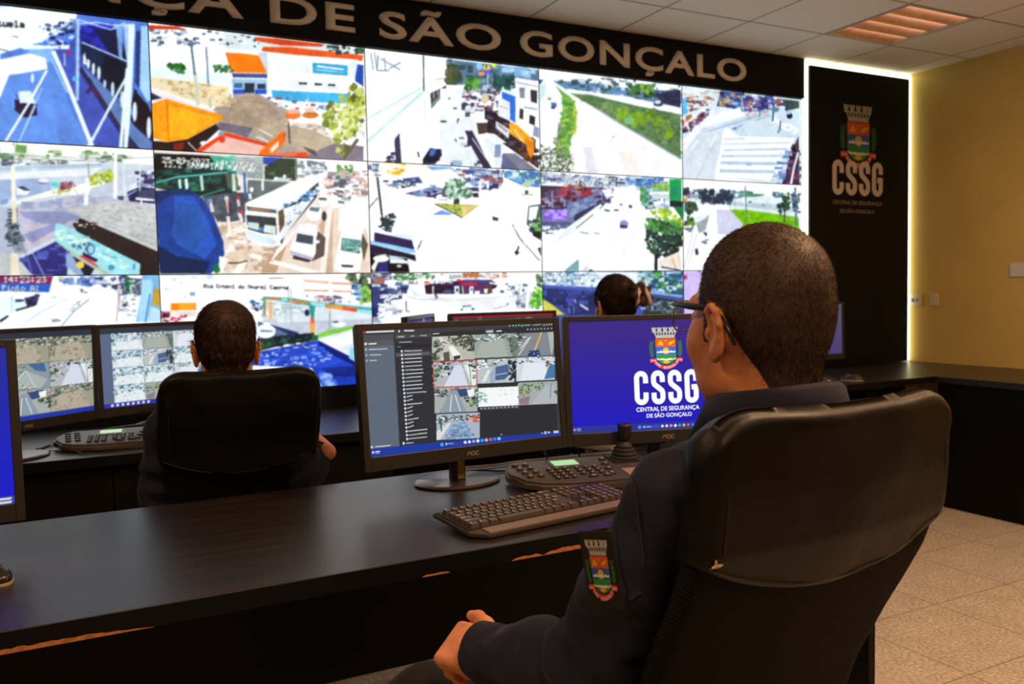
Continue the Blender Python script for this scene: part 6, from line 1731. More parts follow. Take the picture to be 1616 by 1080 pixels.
def person(origin, yaw, s, label, head, armL, armR, legs, hair, cloth, skin, hairm, hv=.007, hh=.0028, nstr=14000, hands=((1, 0), (-1, 0)), torso_lean=0.0, female=False, cuffs=None, hcurl=(.9, 1.2, 1.0), wide=1.0, sit=(0, .24, .52), head_rot=(0, 0, 0), hidden_low=False):
    """all joints in the person's own frame: origin on the floor below the neck, facing +y"""
    # body: head, neck, hands and the covered trunk in one mesh
    hV, hF = build_head(hh, female, wide); Mh = Matrix.Translation(head) @ Euler(head_rot).to_matrix().to_4x4(); R3 = np.array(Mh.to_3x3()); tr = np.array(head)
    Vb = [hV@R3.T+tr]; Fb = [hF]; off = len(hV)
    def addm(V, F):
        nonlocal off
        Vb.append(V); Fb.append(F+off); off += len(V)
    for arm, sd, (M, up) in zip((armL, armR), (1, -1), hands):
        c = np.array(M.translation); f = Field(c-.14, c+.14, .003 if hh < .004 else .005); add_hand(f, M, sd, hcurl, thumb_up=up); V, F = f.mesh(); addm(smooth_v(V, F, 1), F)
    neck = (head[0], head[1]-.045, head[2]-.17); f = Field((-.34, -.25, .40), (.34, .75, 1.12), .012)
    f.chain([add(neck, (0, .02, -.03)), (0, .09, head[2]-.36), (sit[0], sit[1]+.03, .60)], [.045, .045, .06], .03); f.cap((-.13, .01, head[2]-.22), (.13, .01, head[2]-.22), .035, .035, .04)
    for arm in (armL, armR): f.chain(arm, [.038, .034, .024], .02)
    V, F = f.mesh(); addm(V, F)
    body = npmesh('person', np.concatenate(Vb)*s, np.concatenate(Fb), skin, None, True); body.location = origin; body.rotation_euler = (0, 0, yaw); setp(body, label, 'person', 'people at the desks')
    # hair
    N = vnorm(hV, hF); ho = hair_for(hV, hF, N, hair, hairm, body, 1.0, nstr, *(dict(buzz=(.0022, .0065, .00026), swept=(.007, .020, .00045), tied=(.012, .03, .0006))[hair]))
    hm = Matrix.Translation(Vector(head)*s) @ Euler(head_rot).to_matrix().to_4x4() @ Matrix.Scale(s, 4); ho.matrix_local = hm
    # jacket
    zt = head[2]; shl, shr = armL[0], armR[0]; f = Field((-.42, -.28, .38), (.42, .80, zt-.04), hv)
    cy = -.012+torso_lean
    f.ell((0, cy+.108, zt-.35), (.168, .085, .19), .03); f.ell((0, cy+.165, zt-.56), (.160, .110, .18), .06); f.ell((0, sit[1]+.0, .57), (.180, .125, .09), .06)
    f.cap(add(shl, (.02, -.004, .004)), add(shr, (-.02, -.004, .004)), .054, .054, .05)
    f.cap((0, neck[1]+.02, zt-.142), add(shl, (.05, 0, .022)), .056, .036, .05); f.cap((0, neck[1]+.02, zt-.142), add(shr, (-.05, 0, .022)), .056, .036, .05)
    f.ell((0, neck[1]+.035, zt-.23), (.13, .070, .10), .05)
    for arm in (armL, armR):
        a, b, c = [np.array(p, float) for p in arm]; m1 = a+(b-a)*.5; m2 = b+(c-b)*.5; e = b+(c-b)*(1-.030/np.linalg.norm(c-b))
        f.chain([tuple(a), tuple(m1), tuple(b), tuple(m2), tuple(e)], [.056, .052, .050, .047, .041], .030); d = (c-b)/np.linalg.norm(c-b)
        f.cap(tuple(c+d*.004), tuple(c+d*.05), .0275, .031, .004, mode='sub')
    V, F = f.mesh(); V = smooth_v(V, F, 2); Nn = vnorm(V, F)
    rid = 1-np.abs(2*vnoise(V*np.array([9, 9, 15])+3)-1); rid2 = 1-np.abs(2*vnoise(V*np.array([24, 24, 34]))-1); amp = .013*(rid-.6)+.0045*(rid2-.6)
    # deeper creases where the elbows bend
    for arm in (armL, armR):
        b = np.array(arm[1]); dd = np.linalg.norm(V-b, axis=1); w_ = np.exp(-(dd/.11)**2); ax_ = np.array(arm[2])-np.array(arm[0]); ax_ /= np.linalg.norm(ax_); amp += w_*.0060*np.sin((V@ax_)*120+4*vnoise(V*14))
    amp *= np.clip((zt-.12-V[:, 2])/.05, .15, 1); V = V+Nn*amp[:, None]
    jk = npmesh('jacket', V*s, F, cloth, body, True)
    # cuffs: loose bands round the wrists
    for arm in (armL, armR):
        b_, c_ = Vector(arm[1]), Vector(arm[2]); dr = (c_-b_).normalized(); Mc = Matrix.Translation(c_) @ dr.to_track_quat('Z', 'Y').to_matrix().to_4x4(); cb_ = B(); rg_ = random.Random(3)
        prof_ = [(.0405, -.045), (.0455, -.040), (.0465, -.02), (.0480, .004), (.0465, .005), (.0440, -.015), (.0415, -.040)]; rings = []
        for r_, z_ in prof_: rings.append([cb_.b.verts.new(Mc @ Vector(((r_+.0022*math.sin(5*2*PI*k/36+r_*300))*math.cos(2*PI*k/36), (r_*.94+.0022*math.cos(4*2*PI*k/36))*math.sin(2*PI*k/36), z_+.004*math.sin(2*PI*k/36*2)))*s) for k in range(36)])
        for q in range(len(rings)):
            ra, rb2 = rings[q], rings[(q+1) % len(rings)]
            for k in range(36): cb_.b.faces.new((ra[k], ra[(k+1) % 36], rb2[(k+1) % 36], rb2[k]))
        cb_.done('cuff', cloth, body, smooth=True)
    # collar: stand with a folded fall, open at the throat
    Vc, Fc = [], []; n = 44; prof = [(.066, .0), (.066, .040), (.070, .046), (.076, .040), (.088, -.004), (.084, -.006), (.072, .032)]
    for i in range(n+1):
        a = math.radians(-90+(-155+310*i/n)); fr = abs(i/n-.5)*2; drop = .030*fr**1.5+.006; tipd = .030*max(0, (fr-.72)/.28)
        for j, (r_, z_) in enumerate(prof):
            rx_, ry_ = r_*1.03+(.004 if j in (4, 5) else 0), r_*(1.04+.34*max(0, math.sin(a))); z2 = z_-(tipd if j in (4, 5) else 0)
            Vc.append((math.cos(a)*rx_, math.sin(a)*ry_+neck[1]+.020+(.018*fr if j in (4, 5) else 0), zt-.108+z2-drop))
    m = len(prof)
    for i in range(n):
        for j in range(m): Fc.append((i*m+j, i*m+(j+1) % m, (i+1)*m+(j+1) % m, (i+1)*m+j))
    Fc += [tuple(range(m))[::-1], tuple(range(n*m, n*m+m))]
    co = pmesh('collar', [tuple(c*s for c in v) for v in Vc], Fc, cloth, body, True)
    # trousers and shoes
    if legs:
        f = Field((-.36, -.16, .05), (.36, .95, .74), .010); f.ell((0, sit[1], .54), (.175, .14, .10), .03)
        for lg in legs: f.chain(lg, [.088, .072, .052], .04)
        V, F = f.mesh(); V = V+vnorm(V, F)*(.010*(1-np.abs(2*vnoise(V*np.array([14, 8, 14]))-1)-.6))[:, None]; npmesh('trousers', V*s, F, m_trou, body, True)
        for lg in legs:
            x, y, z = lg[-1]; f = Field((x-.09, y-.13, -.02), (x+.09, y+.24, .16), .007); f.ell((x, y+.09, .042), (.042, .12, .034), .02); f.ell((x, y-.01, .05), (.036, .05, .045), .03); f.cap((x, y, .06), (x, y, .12), .036, .038, .02)
            f.box(Matrix.Translation((x, y+.06, .008)), (.030, .10, .005), .006, .012); V, F = f.mesh(); V[:, 2] = np.maximum(V[:, 2], .0015); npmesh('shoe', V*s, F, m_shoe, body, True)
    return body, hm, Mh
def frame(wrist, fwd, up, s=1):
    y = Vector(fwd).normalized(); z = Vector(up); z = (z-y*z.dot(y)).normalized(); x = y.cross(z); return Matrix(((x.x, y.x, z.x, wrist[0]), (x.y, y.y, z.y, wrist[1]), (x.z, y.z, z.z, wrist[2]), (0, 0, 0, 1)))
# the seated officer in the foreground; own frame origin (.775, .805)
OX, OY = .775, .805
L = lambda x, y, z: (x-OX, y-OY, z)
aL = [L(.622, .80, 1.018), L(.584, .925, .785), L(.530, 1.125, .738)]; aR = [L(.945, .80, 1.022), L(.985, .93, .79), L(.700, 1.135, .70)]
hL = frame(L(.530, 1.118, .742), (-.28, 1, -.14), (.85, .2, .62)); hR = frame(L(.685, 1.145, .695), (-.85, .45, .0), (0, .25, 1))
man, hm, Mh = person((OX, OY, 0), 0, 1.0, 'man with cropped hair, glasses and navy jacket with crest badge seated in the foreground', (0, 0, 1.232), aL, aR,
    [[(-.09, .23, .54), (-.265, .50, .575), (-.245, .56, .12)], [(.09, .23, .54), (.20, .50, .575), (.19, .56, .12)]], 'buzz', m_navy, m_skin, m_hair1, hv=.006, hands=((hL, True), (hR, False)), nstr=16000)
# glasses
m_gl = mat('black glasses plastic', (.012, .014, .02), .28); m_met = mat('steel rim', (.3, .27, .25), .25, metal=1)
t = NT('spectacle lens'); g_ = t.n('ShaderNodeBsdfGlass', IOR=1.35, Roughness=0.0); t.l(g_.outputs[0], t.out.inputs[0]); m_lens = t.m
gl = bpy.data.objects.new('glasses', bpy.data.meshes.new('glasses')); C.objects.link(gl); gl.parent = man; gl.matrix_local = hm
gb_ = B()
for s in (-1, 1):
    gb_.tube([(s*.067, .096, .024), (s*.073, .083, .024), (s*.0785, .045, .021), (s*.0805, .010, .019), (s*.0815, -.010, .012), (s*.082, -.026, -.004), (s*.080, -.037, -.024)], [.0030, .0038, .0044, .0040, .0034, .0032, .0026], 8)
    gb_.tube([(s*.066, .097, .024), (s*.050, .104, .0265), (s*.020, .111, .026), (s*.010, .113, .018)], .0018, 8)
gb_.tube([(-.010, .113, .018), (0, .115, .020), (.010, .113, .018)], .0016, 8)
gb_.done('spectacle_frame', m_gl, gl)
for s in (-1, 1):
    rp = [(s*.037+x, .1145-abs(s*.037+x)*.26, .006+y) for x, y in rrect(.054, .038, .012, 5)]
    B().tube(rp+[rp[0]], .0012, 6).done('rim', m_met, gl)
    b = B(); a = [b.b.verts.new((x, y-.0006, z)) for x, y, z in rp]; c = [b.b.verts.new((x, y+.0008, z)) for x, y, z in rp]; b.b.faces.new(a); b.b.faces.new(c[::-1])
    for k in range(len(rp)): b.b.faces.new((a[k], a[(k+1) % len(rp)], c[(k+1) % len(rp)], c[k]))
    b.done('lens', m_lens, gl)
# sleeve badge hanging from the shoulder tab
def unproj(x, y, dep): d = AXR*((x-808)/FPX)-AXU*((y-540)/FPX)+AXF; return Vector(d*dep+np.array([0, 0, CAMZ]))
def quadM(TL, TR_, BL, BR):
    c = (TL+TR_+BL+BR)/4; x = ((TR_+BR)/2-(TL+BL)/2); y = ((TL+TR_)/2-(BL+BR)/2); w_, h_ = x.length, y.length; x.normalize(); z = x.cross(y).normalized(); y2 = y.normalized()
    return Matrix(((x.x, y2.x, z.x, c.x), (x.y, y2.y, z.y, c.y), (x.z, y2.z, z.z, c.z), (0, 0, 0, 1))), w_, h_
m_badge = cloth_mat('black badge cloth', (.011, .010, .010)); m_thr = {k: mat('embroidered '+k, tuple(c*.75 for c in v), .75, bump=.6, bscale=900) for k, v in CC.items()}
def badge(par, Mw, w_, h_, cw):
    bd = bpy.data.objects.new('sleeve_badge', bpy.data.meshes.new('sleeve_badge')); C.objects.link(bd); bd.parent = par; bd.matrix_local = par_inv(par) @ Mw
    B().box(-w_/2, w_/2, -h_/2, h_/2, -.002, .0005, bev=.0008).done('badge_cloth', m_badge, bd); crest_mesh('crest', m_thr, bd, Matrix.Translation((0, h_*.40, .0008)) @ Matrix.Diagonal((w_*.84, h_*.64, 1, 1)), 1.0, eps=.0002); return bd
def par_inv(p): return (Matrix.Translation(p.location) @ p.rotation_euler.to_matrix().to_4x4()).inverted()
BM, bw, bh = quadM(unproj(937, 832, .965), unproj(968, 846, .945), unproj(916, 974, .985), unproj(974, 949, .95))
badge(man, BM, bw, bh, 1)
# second man, seen from behind at the far desk
S2 = .965
hL2 = frame((-.212, .28, .79), (.1, 1, .05), (1, 0, .2)); hR2 = frame((.272, .11, .85), (-.3, .8, .3), (-.6, 0, 1))
man2, hm2, _ = person((.395, 2.53, 0), -.15, S2, 'man with thick dark brown hair seated with his back turned at the far desk', (0, 0, 1.168), [(-.175, 0, .958), (-.205, .06, .74), (-.215, .30, .785)], [(.175, 0, .958), (.215, .03, .75), (.265, .10, .84)],
    [[(-.09, .20, .54), (-.16, .46, .565), (-.15, .42, .12)], [(.09, .20, .54), (.16, .46, .565), (.15, .42, .12)]], 'swept', m_navy, m_skin2, m_hair2, hv=.010, hh=.0035, nstr=9000, hands=((hL2, False), (hR2, False)), wide=1.06, torso_lean=.02, sit=(0, .235, .52))
# woman behind the monitors
hL3 = frame((-.27, .10, .70), (-.3, 1, -.1), (.6, 0, .6)); hR3 = frame((.12, .34, .80), (-.2, 1, 0), (-1, 0, .2))
wom, hm3, _ = person((2.005, 2.92, 0), -.10, .96, 'woman with brown hair gathered in a clip seated behind the foreground monitors', (0, 0, 1.262), [(-.165, 0, 1.05), (-.27, -.02, .82), (-.27, .06, .71)], [(.165, 0, 1.05), (.25, .10, .83), (.13, .32, .80)],
    [[(-.09, .20, .54), (-.14, .44, .565), (-.13, .48, .12)], [(.09, .20, .54), (.14, .44, .565), (.13, .48, .12)]], 'tied', m_navy, m_skin2, m_hair2, hv=.010, hh=.0035, nstr=9000, hands=((hL3, False), (hR3, False)), female=True)
hb = bpy.data.objects.new('hair_knot', bpy.data.meshes.new('hair_knot')); C.objects.link(hb); hb.parent = wom; hb.matrix_local = hm3
f = Field((-.06, -.22, -.06), (.16, 0, .16), .004)
for k in range(26):
    a = k*.9; c = np.array((.052+.022*math.cos(a), -.105+.012*math.sin(a*1.7), .048+.026*math.sin(a))); f.cap(tuple(c), tuple(c+np.array((.022*math.cos(a+1.2), -.012, .022*math.sin(a+1.2)))), .016, .009, .008)
V, F = f.mesh(); N = vnorm(V, F); V = V+N*((vnoise(V*np.array([90, 90, 40]))-.5)*.006)[:, None]; sv, sf, tn = strands(V[::3], N[::3], .03, .0005, .2, 4, whorl=(.055, -.11, .05), lift=.5)
npmesh('bun', np.concatenate([V, sv]), [F, sf+len(V)], m_hair2, hb, True, attr=np.concatenate([.7+.6*vnoise(V*90), tn]))
m_clip = mat('pale pink plastic clip', (.62, .47, .46), .3)
cl = B()
for s, x0 in ((1, .030), (-1, .078)):
    pts = [(x0-.012*s, -.128, -.012), (x0-.004*s, -.140, .020), (x0+.006*s, -.136, .055), (x0+.008*s, -.120, .085)]; cl.tube(pts, [.003, .009, .009, .004], 8)
cl.done('claw_clip', m_clip, hb)
# shoulder tab: a cloth strip lying on the upper sleeve, found by casting onto the sleeve itself
from mathutils.bvhtree import BVHTree
jk = [c for c in man.children if c.name.startswith('jacket')][0]; me = jk.data
bv = BVHTree.FromPolygons([man.matrix_basis @ v.co for v in me.vertices], [tuple(p.vertices) for p in me.polygons])
def onjacket(x, y, off):
    d = Vector(AXR*((x-808)/FPX)-AXU*((y-540)/FPX)+AXF).normalized(); h = bv.ray_cast(Vector((0, 0, CAMZ)), d)
    if h[0] is None: return None
    n = h[1] if h[1].dot(d) < 0 else -h[1]; return h[0]+n*off
Lf = [(992, 766), (984, 800), (980, 850), (986, 900), (994, 944)]; Rt = [(1004, 760), (1008, 795), (1014, 845), (1017, 890), (1013, 934)]
V, F = [], []; nu, nv = 8, 24; ok = True
def lerp(Pq, t_): k = min(int(t_*(len(Pq)-1)), len(Pq)-2); u = t_*(len(Pq)-1)-k; return (Pq[k][0]*(1-u)+Pq[k+1][0]*u, Pq[k][1]*(1-u)+Pq[k+1][1]*u)
for off in (.0045, .0005):
    for j in range(nv+1):
        a, b = lerp(Lf, j/nv), lerp(Rt, j/nv)
        for i in range(nu+1):
            x, y = a[0]+(b[0]-a[0])*i/nu, a[1]+(b[1]-a[1])*i/nu; p = onjacket(x, y, off+(.0015 if off > .001 and 0 < i < nu else 0)); ok = ok and p is not None; V.append(p or (0, 0, 0))
if ok:
    m = (nu+1)*(nv+1); ix = lambda s, j, i: s*m+j*(nu+1)+i
    for j in range(nv):
        for i in range(nu): F.append((ix(0, j, i), ix(0, j, i+1), ix(0, j+1, i+1), ix(0, j+1, i))); F.append((ix(1, j, i), ix(1, j+1, i), ix(1, j+1, i+1), ix(1, j, i+1)))
        for i in (0, nu): F.append((ix(0, j, i), ix(0, j+1, i), ix(1, j+1, i), ix(1, j, i)))
    for i in range(nu):
        for j in (0, nv): F.append((ix(0, j, i), ix(1, j, i), ix(1, j, i+1), ix(0, j, i+1)))
    inv = par_inv(man); pmesh('sleeve_tab', [inv @ Vector(v) for v in V], F, m_navy, man, True)
# ------------------------------------------------------------------ high-back swivel chairs
def leather_mat():
    t = NT('black worn leatherette'); b = t.n('ShaderNodeBsdfPrincipled', Roughness=.36); t.l(b.outputs[0], t.out.inputs[0]); b.inputs['Base Color'].default_value = (.0038, .0032, .0030, 1); b.inputs['Specular IOR Level'].default_value = .17
    tc = t.n('ShaderNodeTexCoord'); v = t.n('ShaderNodeTexVoronoi', Scale=420.0); t.l(tc.outputs['Object'], v.inputs[0]); n = t.n('ShaderNodeTexNoise', Scale=24.0, Detail=5); t.l(tc.outputs['Object'], n.inputs[0])
    b1 = t.n('ShaderNodeBump', Strength=.12, Distance=.0008); t.l(v.outputs[0], b1.inputs['Height']); b2 = t.n('ShaderNodeBump', Strength=.35, Distance=.004); t.l(n.outputs[0], b2.inputs['Height']); t.l(b1.outputs[0], b2.inputs['Normal']); t.l(b2.outputs[0], b.inputs['Normal'])
    r = t.n('ShaderNodeMapRange'); r.inputs['To Min'].default_value = .36; r.inputs['To Max'].default_value = .52; t.l(n.outputs[0], r.inputs[0]); t.l(r.outputs[0], b.inputs['Roughness']); return t.m
def mesh_mat():
    t = NT('black woven mesh'); b = t.n('ShaderNodeBsdfPrincipled', Roughness=.75); t.l(b.outputs[0], t.out.inputs[0]); b.inputs['Specular IOR Level'].default_value = .08
    tc = t.n('ShaderNodeTexCoord'); mp = t.n('ShaderNodeMapping'); mp.inputs['Rotation'].default_value = (0, math.radians(52), 0); t.l(tc.outputs['Object'], mp.inputs[0]); w1 = t.n('ShaderNodeTexWave', Scale=70.0, Distortion=.6); w1.bands_direction = 'X'; t.l(mp.outputs[0], w1.inputs[0])
    mp2 = t.n('ShaderNodeMapping'); mp2.inputs['Rotation'].default_value = (0, math.radians(-38), 0); t.l(tc.outputs['Object'], mp2.inputs[0]); w2 = t.n('ShaderNodeTexWave', Scale=110.0, Distortion=.4); w2.bands_direction = 'X'; t.l(mp2.outputs[0], w2.inputs[0])
    mx = t.n('ShaderNodeMath', _operation='MULTIPLY'); t.l(w1.outputs['Fac'], mx.inputs[0]); t.l(w2.outputs['Fac'], mx.inputs[1]); r = t.n('ShaderNodeValToRGB'); e = r.color_ramp.elements; e[0].color = (.0012, .0012, .0012, 1); e[1].color = (.011, .009, .008, 1); t.l(mx.outputs[0], r.inputs[0]); t.l(r.outputs[0], b.inputs['Base Color'])
    bp = t.n('ShaderNodeBump', Strength=.8, Distance=.002); t.l(mx.outputs[0], bp.inputs['Height']); t.l(bp.outputs[0], b.inputs['Normal']); return t.m
m_lea, m_mesh = leather_mat(), mesh_mat(); m_cpl = mat('black chair plastic', (.012, .012, .012), .45); m_seat = cloth_mat('black seat fabric', (.010, .010, .011)); m_steel = mat('chromed gas lift', (.3, .3, .3), .2, metal=1); m_thread = mat('dark stitching', (.02, .016, .013), .7)
YZ = [(.46, .175), (.55, .172), (.65, .150), (.75, .120), (.84, .078), (.93, .030), (.99, .008), (1.05, 0), (1.10, -.003), (1.16, -.008)]   # rear surface offset forward, by height
def yrear(z): return float(np.interp(z, [a for a, _ in YZ], [b for _, b in YZ]))
def chair(loc, yaw, label, s=1.0, hw=.215, top=1.155, armrest=False, worn=False, cov=.985):
    """origin on the floor under the seat; backrest rear face at local y = -.20 + yrear"""
    t = empty('swivel_chair', loc, label, 'chair', 'high-backed black swivel chairs', rot=(0, 0, yaw)); Y0 = -.215
    zs_ = lambda u: cov-.055*(1-(abs(u))**2.2)          # lower border of the leather cover
    def outline(u, v, kind):
        # u -1..1 across, v 0..1 up
        zb = zs_(u) if kind == 'lea' else .47; zt_ = top if kind == 'lea' else zs_(u)+.012
        return zb, zt_
    def shell(kind, th, mat_, nu=40, nv=36):
        V, F = [], []; n = 0
        for side in (0, 1):
            for j in range(nv+1):
                for i in range(nu+1):
                    u = -1+2*i/nu; v = j/nv; zb, zt_ = outline(u, v, kind); z = zb+(zt_-zb)*v; w_ = hw
                    if kind == 'mesh': w_ = hw*(.80+.20*np.clip((z-.47)/.40, 0, 1))
                    x = u*w_; r = .075
                    if kind == 'lea':      # rounded upper corners
                        ax_ = max(0, abs(x)-(hw-r)); 
                        lim = top-r+math.sqrt(max(0, r*r-ax_*ax_)) if ax_ > 0 else top
                        z = zb+(lim-zb)*v-.010*v*(1-abs(u)**2)
                    edge = min(1.0, (1-abs(u))*hw/.020); vt = min(1.0, (1-v)*(zt_-zb)/.022) if kind == 'lea' else 1; e = math.sqrt(max(0, 1-(1-min(edge, vt))**2)); h_ = th/2*e
                    yc = Y0+yrear(z)+(.006 if kind == 'mesh' else 0)+th/2+.020*(u*u)*(1 if kind == 'mesh' else .9)
                    pu = .0015*math.sin(u*9+z*40)+.002*(vnoise(np.array([[x*14+5, z*14, side*3.0]]))[0]-.5)*2 if kind == 'lea' else 0
                    V.append((x*s, (yc+(h_ if side else -h_)+(pu if not side else -pu))*s, z))
        m = (nu+1)*(nv+1); idx = lambda sd, j, i: sd*m+j*(nu+1)+i
        for j in range(nv):
            for i in range(nu): F.append((idx(0, j, i), idx(0, j, i+1), idx(0, j+1, i+1), idx(0, j+1, i))); F.append((idx(1, j, i), idx(1, j+1, i), idx(1, j+1, i+1), idx(1, j, i+1)))
        for j in range(nv):
            for i in (0, nu): q = (idx(0, j, i), idx(0, j+1, i), idx(1, j+1, i), idx(1, j, i)); F.append(q if i == 0 else q[::-1])
        for i in range(nu):
            for j in (0, nv): q = (idx(0, j, i), idx(1, j, i), idx(1, j, i+1), idx(0, j, i+1)); F.append(q if j == 0 else q[::-1])
        return pmesh('headrest_cover' if kind == 'lea' else 'mesh_back', V, F, mat_, t, True)
    shell('lea', .050, m_lea); shell('mesh', .034, m_mesh)
    # seam lines
    sm = B(); R = lambda u, z, o=-.0004: (u*hw*s, (Y0+yrear(z)+.018*u*u+o)*s, z)
    sm.tube([R(u/20, zs_(u/20)+.004, -.001) for u in range(-19, 20)], .0009, 6)
    for u in (-.87, .87): sm.tube([R(u, z, -.0002) for z in np.linspace(cov+.01, top-.075, 16)], .0006, 5)
    sm.done('seam', m_thread, t)
    if worn:
        rg = random.Random(4); f_ = B()
        for k in range(9): a = rg.uniform(-.6, 3.4); p0 = R(-.915, .985, -.002); f_.tube([p0, (p0[0]+.010*math.cos(a)*rg.uniform(.4, 1), p0[1]-.003, p0[2]+.009*math.sin(a)*rg.uniform(.3, 1))], [.0022, .0006], 5)
        f_.done('frayed_padding', mat('pale torn padding', (.55, .36, .22), .9), t, label='pale tuft of torn padding')
    # seat, mechanism, star base
    V, F = [], []; f = Field((-.30, -.12, .36), (.30, .48, .56), .011); f.box(Matrix.Translation((0, .175, .455)), (.195, .185, .022), .025, .01); f.ell((0, .355, .455), (.21, .06, .035), .03); V, F = f.mesh(); npmesh('seat_cushion', V*np.array([s, s, 1]), F, m_seat, t, True)
    B().box(-.10, .10, .04, .26, .385, .415, bev=.006).box(-.03, .03, -.075, .06, .39, .41, bev=.004).box(-.03, .03, -.080, -.052, .39, .50, bev=.006).done('seat_plate', m_cpl, t)
    B().lathe([(.026, .16), (.026, .39)], 20, M=TR(0, .14)).lathe([(.045, .06), (.048, .10), (.034, .18), (.03, .20)], 24, M=TR(0, .14)).done('gas_lift', m_steel, t, smooth=True)
    for k in range(5):
        a = 2*PI*k/5+.3; M = TR(0, .14) @ Matrix.Rotation(a, 4, 'Z'); b = B(); b.prism([(.02, -.024), (.29, -.014), (.30, 0), (.29, .014), (.02, .024)], .068, .10, M=M, bev=.004); b.done('base_arm', m_cpl, t)
        B().lathe([(.024, -.011), (.027, -.006), (.027, .006), (.024, .011)], 20, M=M @ TR(.285, 0, .0275, PI/2, 0, .4)).lathe([(.006, .02), (.006, .07)], 8, M=M @ TR(.285, 0, 0)).done('caster', m_cpl, t, smooth=True)
    if armrest:
        for sx_ in (-1, 1):
            B().tube([(sx_*.23, .02, .44), (sx_*.26, .02, .50), (sx_*.26, .04, .66)], .014, 10).box(sx_*.26-.03, sx_*.26+.03, -.10, .16, .655, .68, bev=.008).done('armrest', mat('grey armrest plastic', (.22, .19, .17), .4), t)
    return t
ch1 = chair((.775, .885, 0), math.radians(4), 'high-backed black leather and mesh chair in the foreground with a torn seam', worn=True, hw=.220, top=1.152)
ch2 = chair((.425, 2.582, 0), math.radians(-4), 'high-backed black chair carrying the dark-haired man at the far desk', top=1.088, hw=.218, cov=.835)
ch3 = chair((2.06, 2.87, 0), math.radians(18), 'black swivel chair with grey armrests under the woman behind the monitors', top=1.06, armrest=True)
# ------------------------------------------------------------------ things on the desks
m_kb = mat('brown black keyboard plastic', (.045, .034, .028), .42); m_key = mat('worn keycap', (.070, .052, .043), .38); m_leg = mat('printed key legend', (.55, .48, .42), .5); m_pad = mat('grey brown wrist rest', (.16, .12, .09), .4); m_blk = mat('black plastic', (.010, .010, .010), .4); m_rub = mat('black rubber', (.012, .012, .012), .6)
m_btn = mat('dark rubber button', (.018, .015, .013), .5); m_case = mat('dark brown console plastic', (.060, .046, .038), .48, bump=.05, bscale=400); m_lcd = emis('lit green display', (.48, .80, .38), .85)
def keyboard(loc, yaw, label):
    t = empty('keyboard', loc, label, 'keyboard', rot=(0, 0, yaw)); t.scale = (1.08, 1.08, 1.08); W, D = .455, .150
    M = Matrix.Rotation(math.radians(4), 4, 'X'); b = B(); b.prism([(-W/2, -.055), (-W/2+.03, -.085), (W/2-.03, -.085), (W/2, -.055), (W/2, .085), (-W/2, .085)], .004, .014, M=M, bev=.003); b.done('case', m_kb, t)
    B().box(-W/2+.032, W/2-.032, -.084, -.052, .0125, .017, bev=.002, M=M).done('wrist_rest', m_pad, t)
    b = B(); b.prism([(-W/2+.004, -.048), (W/2-.004, -.048), (W/2-.004, .080), (-W/2+.004, .080)], .013, .0165, M=M, bev=.001); b.done('key_bed', m_blk, t)
    u = .0187; rg = random.Random(2); n = 0; keys = []; rest = B()
    rows = [(0, [1.25, 1.25, 1.25, 6.25, 1.25, 1.25, 1.25, 1.25]), (1, [2.25]+[1]*10+[2.75]), (2, [1.75]+[1]*11+[2.25]), (3, [1.5]+[1]*12+[1.5]), (4, [1]*13+[2]), (5.25, [1]*13+[2])]
    def key(x0, x1, r, h=.008):
        nonlocal n
        y0 = -.046+r*.0188+.0012; y1 = y0+.0164; xa, xb = x0+.0011, x1-.0011; z = .0165; tp = .0022
        k = B() if len(keys) < 100 else rest; g = k; keys.append(k)
        vs = [k.b.verts.new(M @ Vector(p)) for p in ((xa, y0, z), (xb, y0, z), (xb, y1, z), (xa, y1, z), (xa+tp, y0+tp*.7, z+h), (xb-tp, y0+tp*.7, z+h), (xb-tp, y1-tp, z+h+.0006), (xa+tp, y1-tp, z+h+.0006))]
        for q in ((4, 5, 6, 7), (0, 1, 5, 4), (1, 2, 6, 5), (2, 3, 7, 6), (3, 0, 4, 7)): k.b.faces.new([vs[i] for i in q])
        if x1-x0 < .045:
            w_ = rg.uniform(.0015, .004); g.box(xa+tp+.001, xa+tp+.001+w_, y1-tp-.006, y1-tp-.0025, z+h+.0003, z+h+.0008, M=M, mi=1)
            if x1-x0 > .024: g.box(xa+tp+.001, xa+tp+.012, y1-tp-.006, y1-tp-.004, z+h+.0003, z+h+.0008, M=M, mi=1)
        if k is not rest: k.done('keycap', [m_key, m_leg], t)
        n += 1
    for r, ws in rows:
        x = -W/2+.012; sc_ = 15*u/sum(ws)
        for w_ in ws: key(x, x+w_*sc_, r); x += w_*sc_
    for r in (0, 3, 4, 5.25):
        for c in range(3): key(-W/2+.012+15.35*u+c*u, -W/2+.012+16.35*u+c*u, r)
    key(-W/2+.012+16.35*u, -W/2+.012+17.35*u, 1)
    for r in range(5):
        for c in range(4): key(-W/2+.012+18.7*u+c*u, -W/2+.012+19.7*u+c*u, r)
    kk = rest.done('keycaps', [m_key, m_leg], t); kk['kind'] = 'stuff'
    wall_text('brand_lettering', 'C3PLUS', m_leg, t, (.066, .052, .098, .0565), z=.0225); return t
keyboard((.972, 1.728, T+.0042), .13, 'worn dark computer keyboard with wrist rest in front of the seated man')
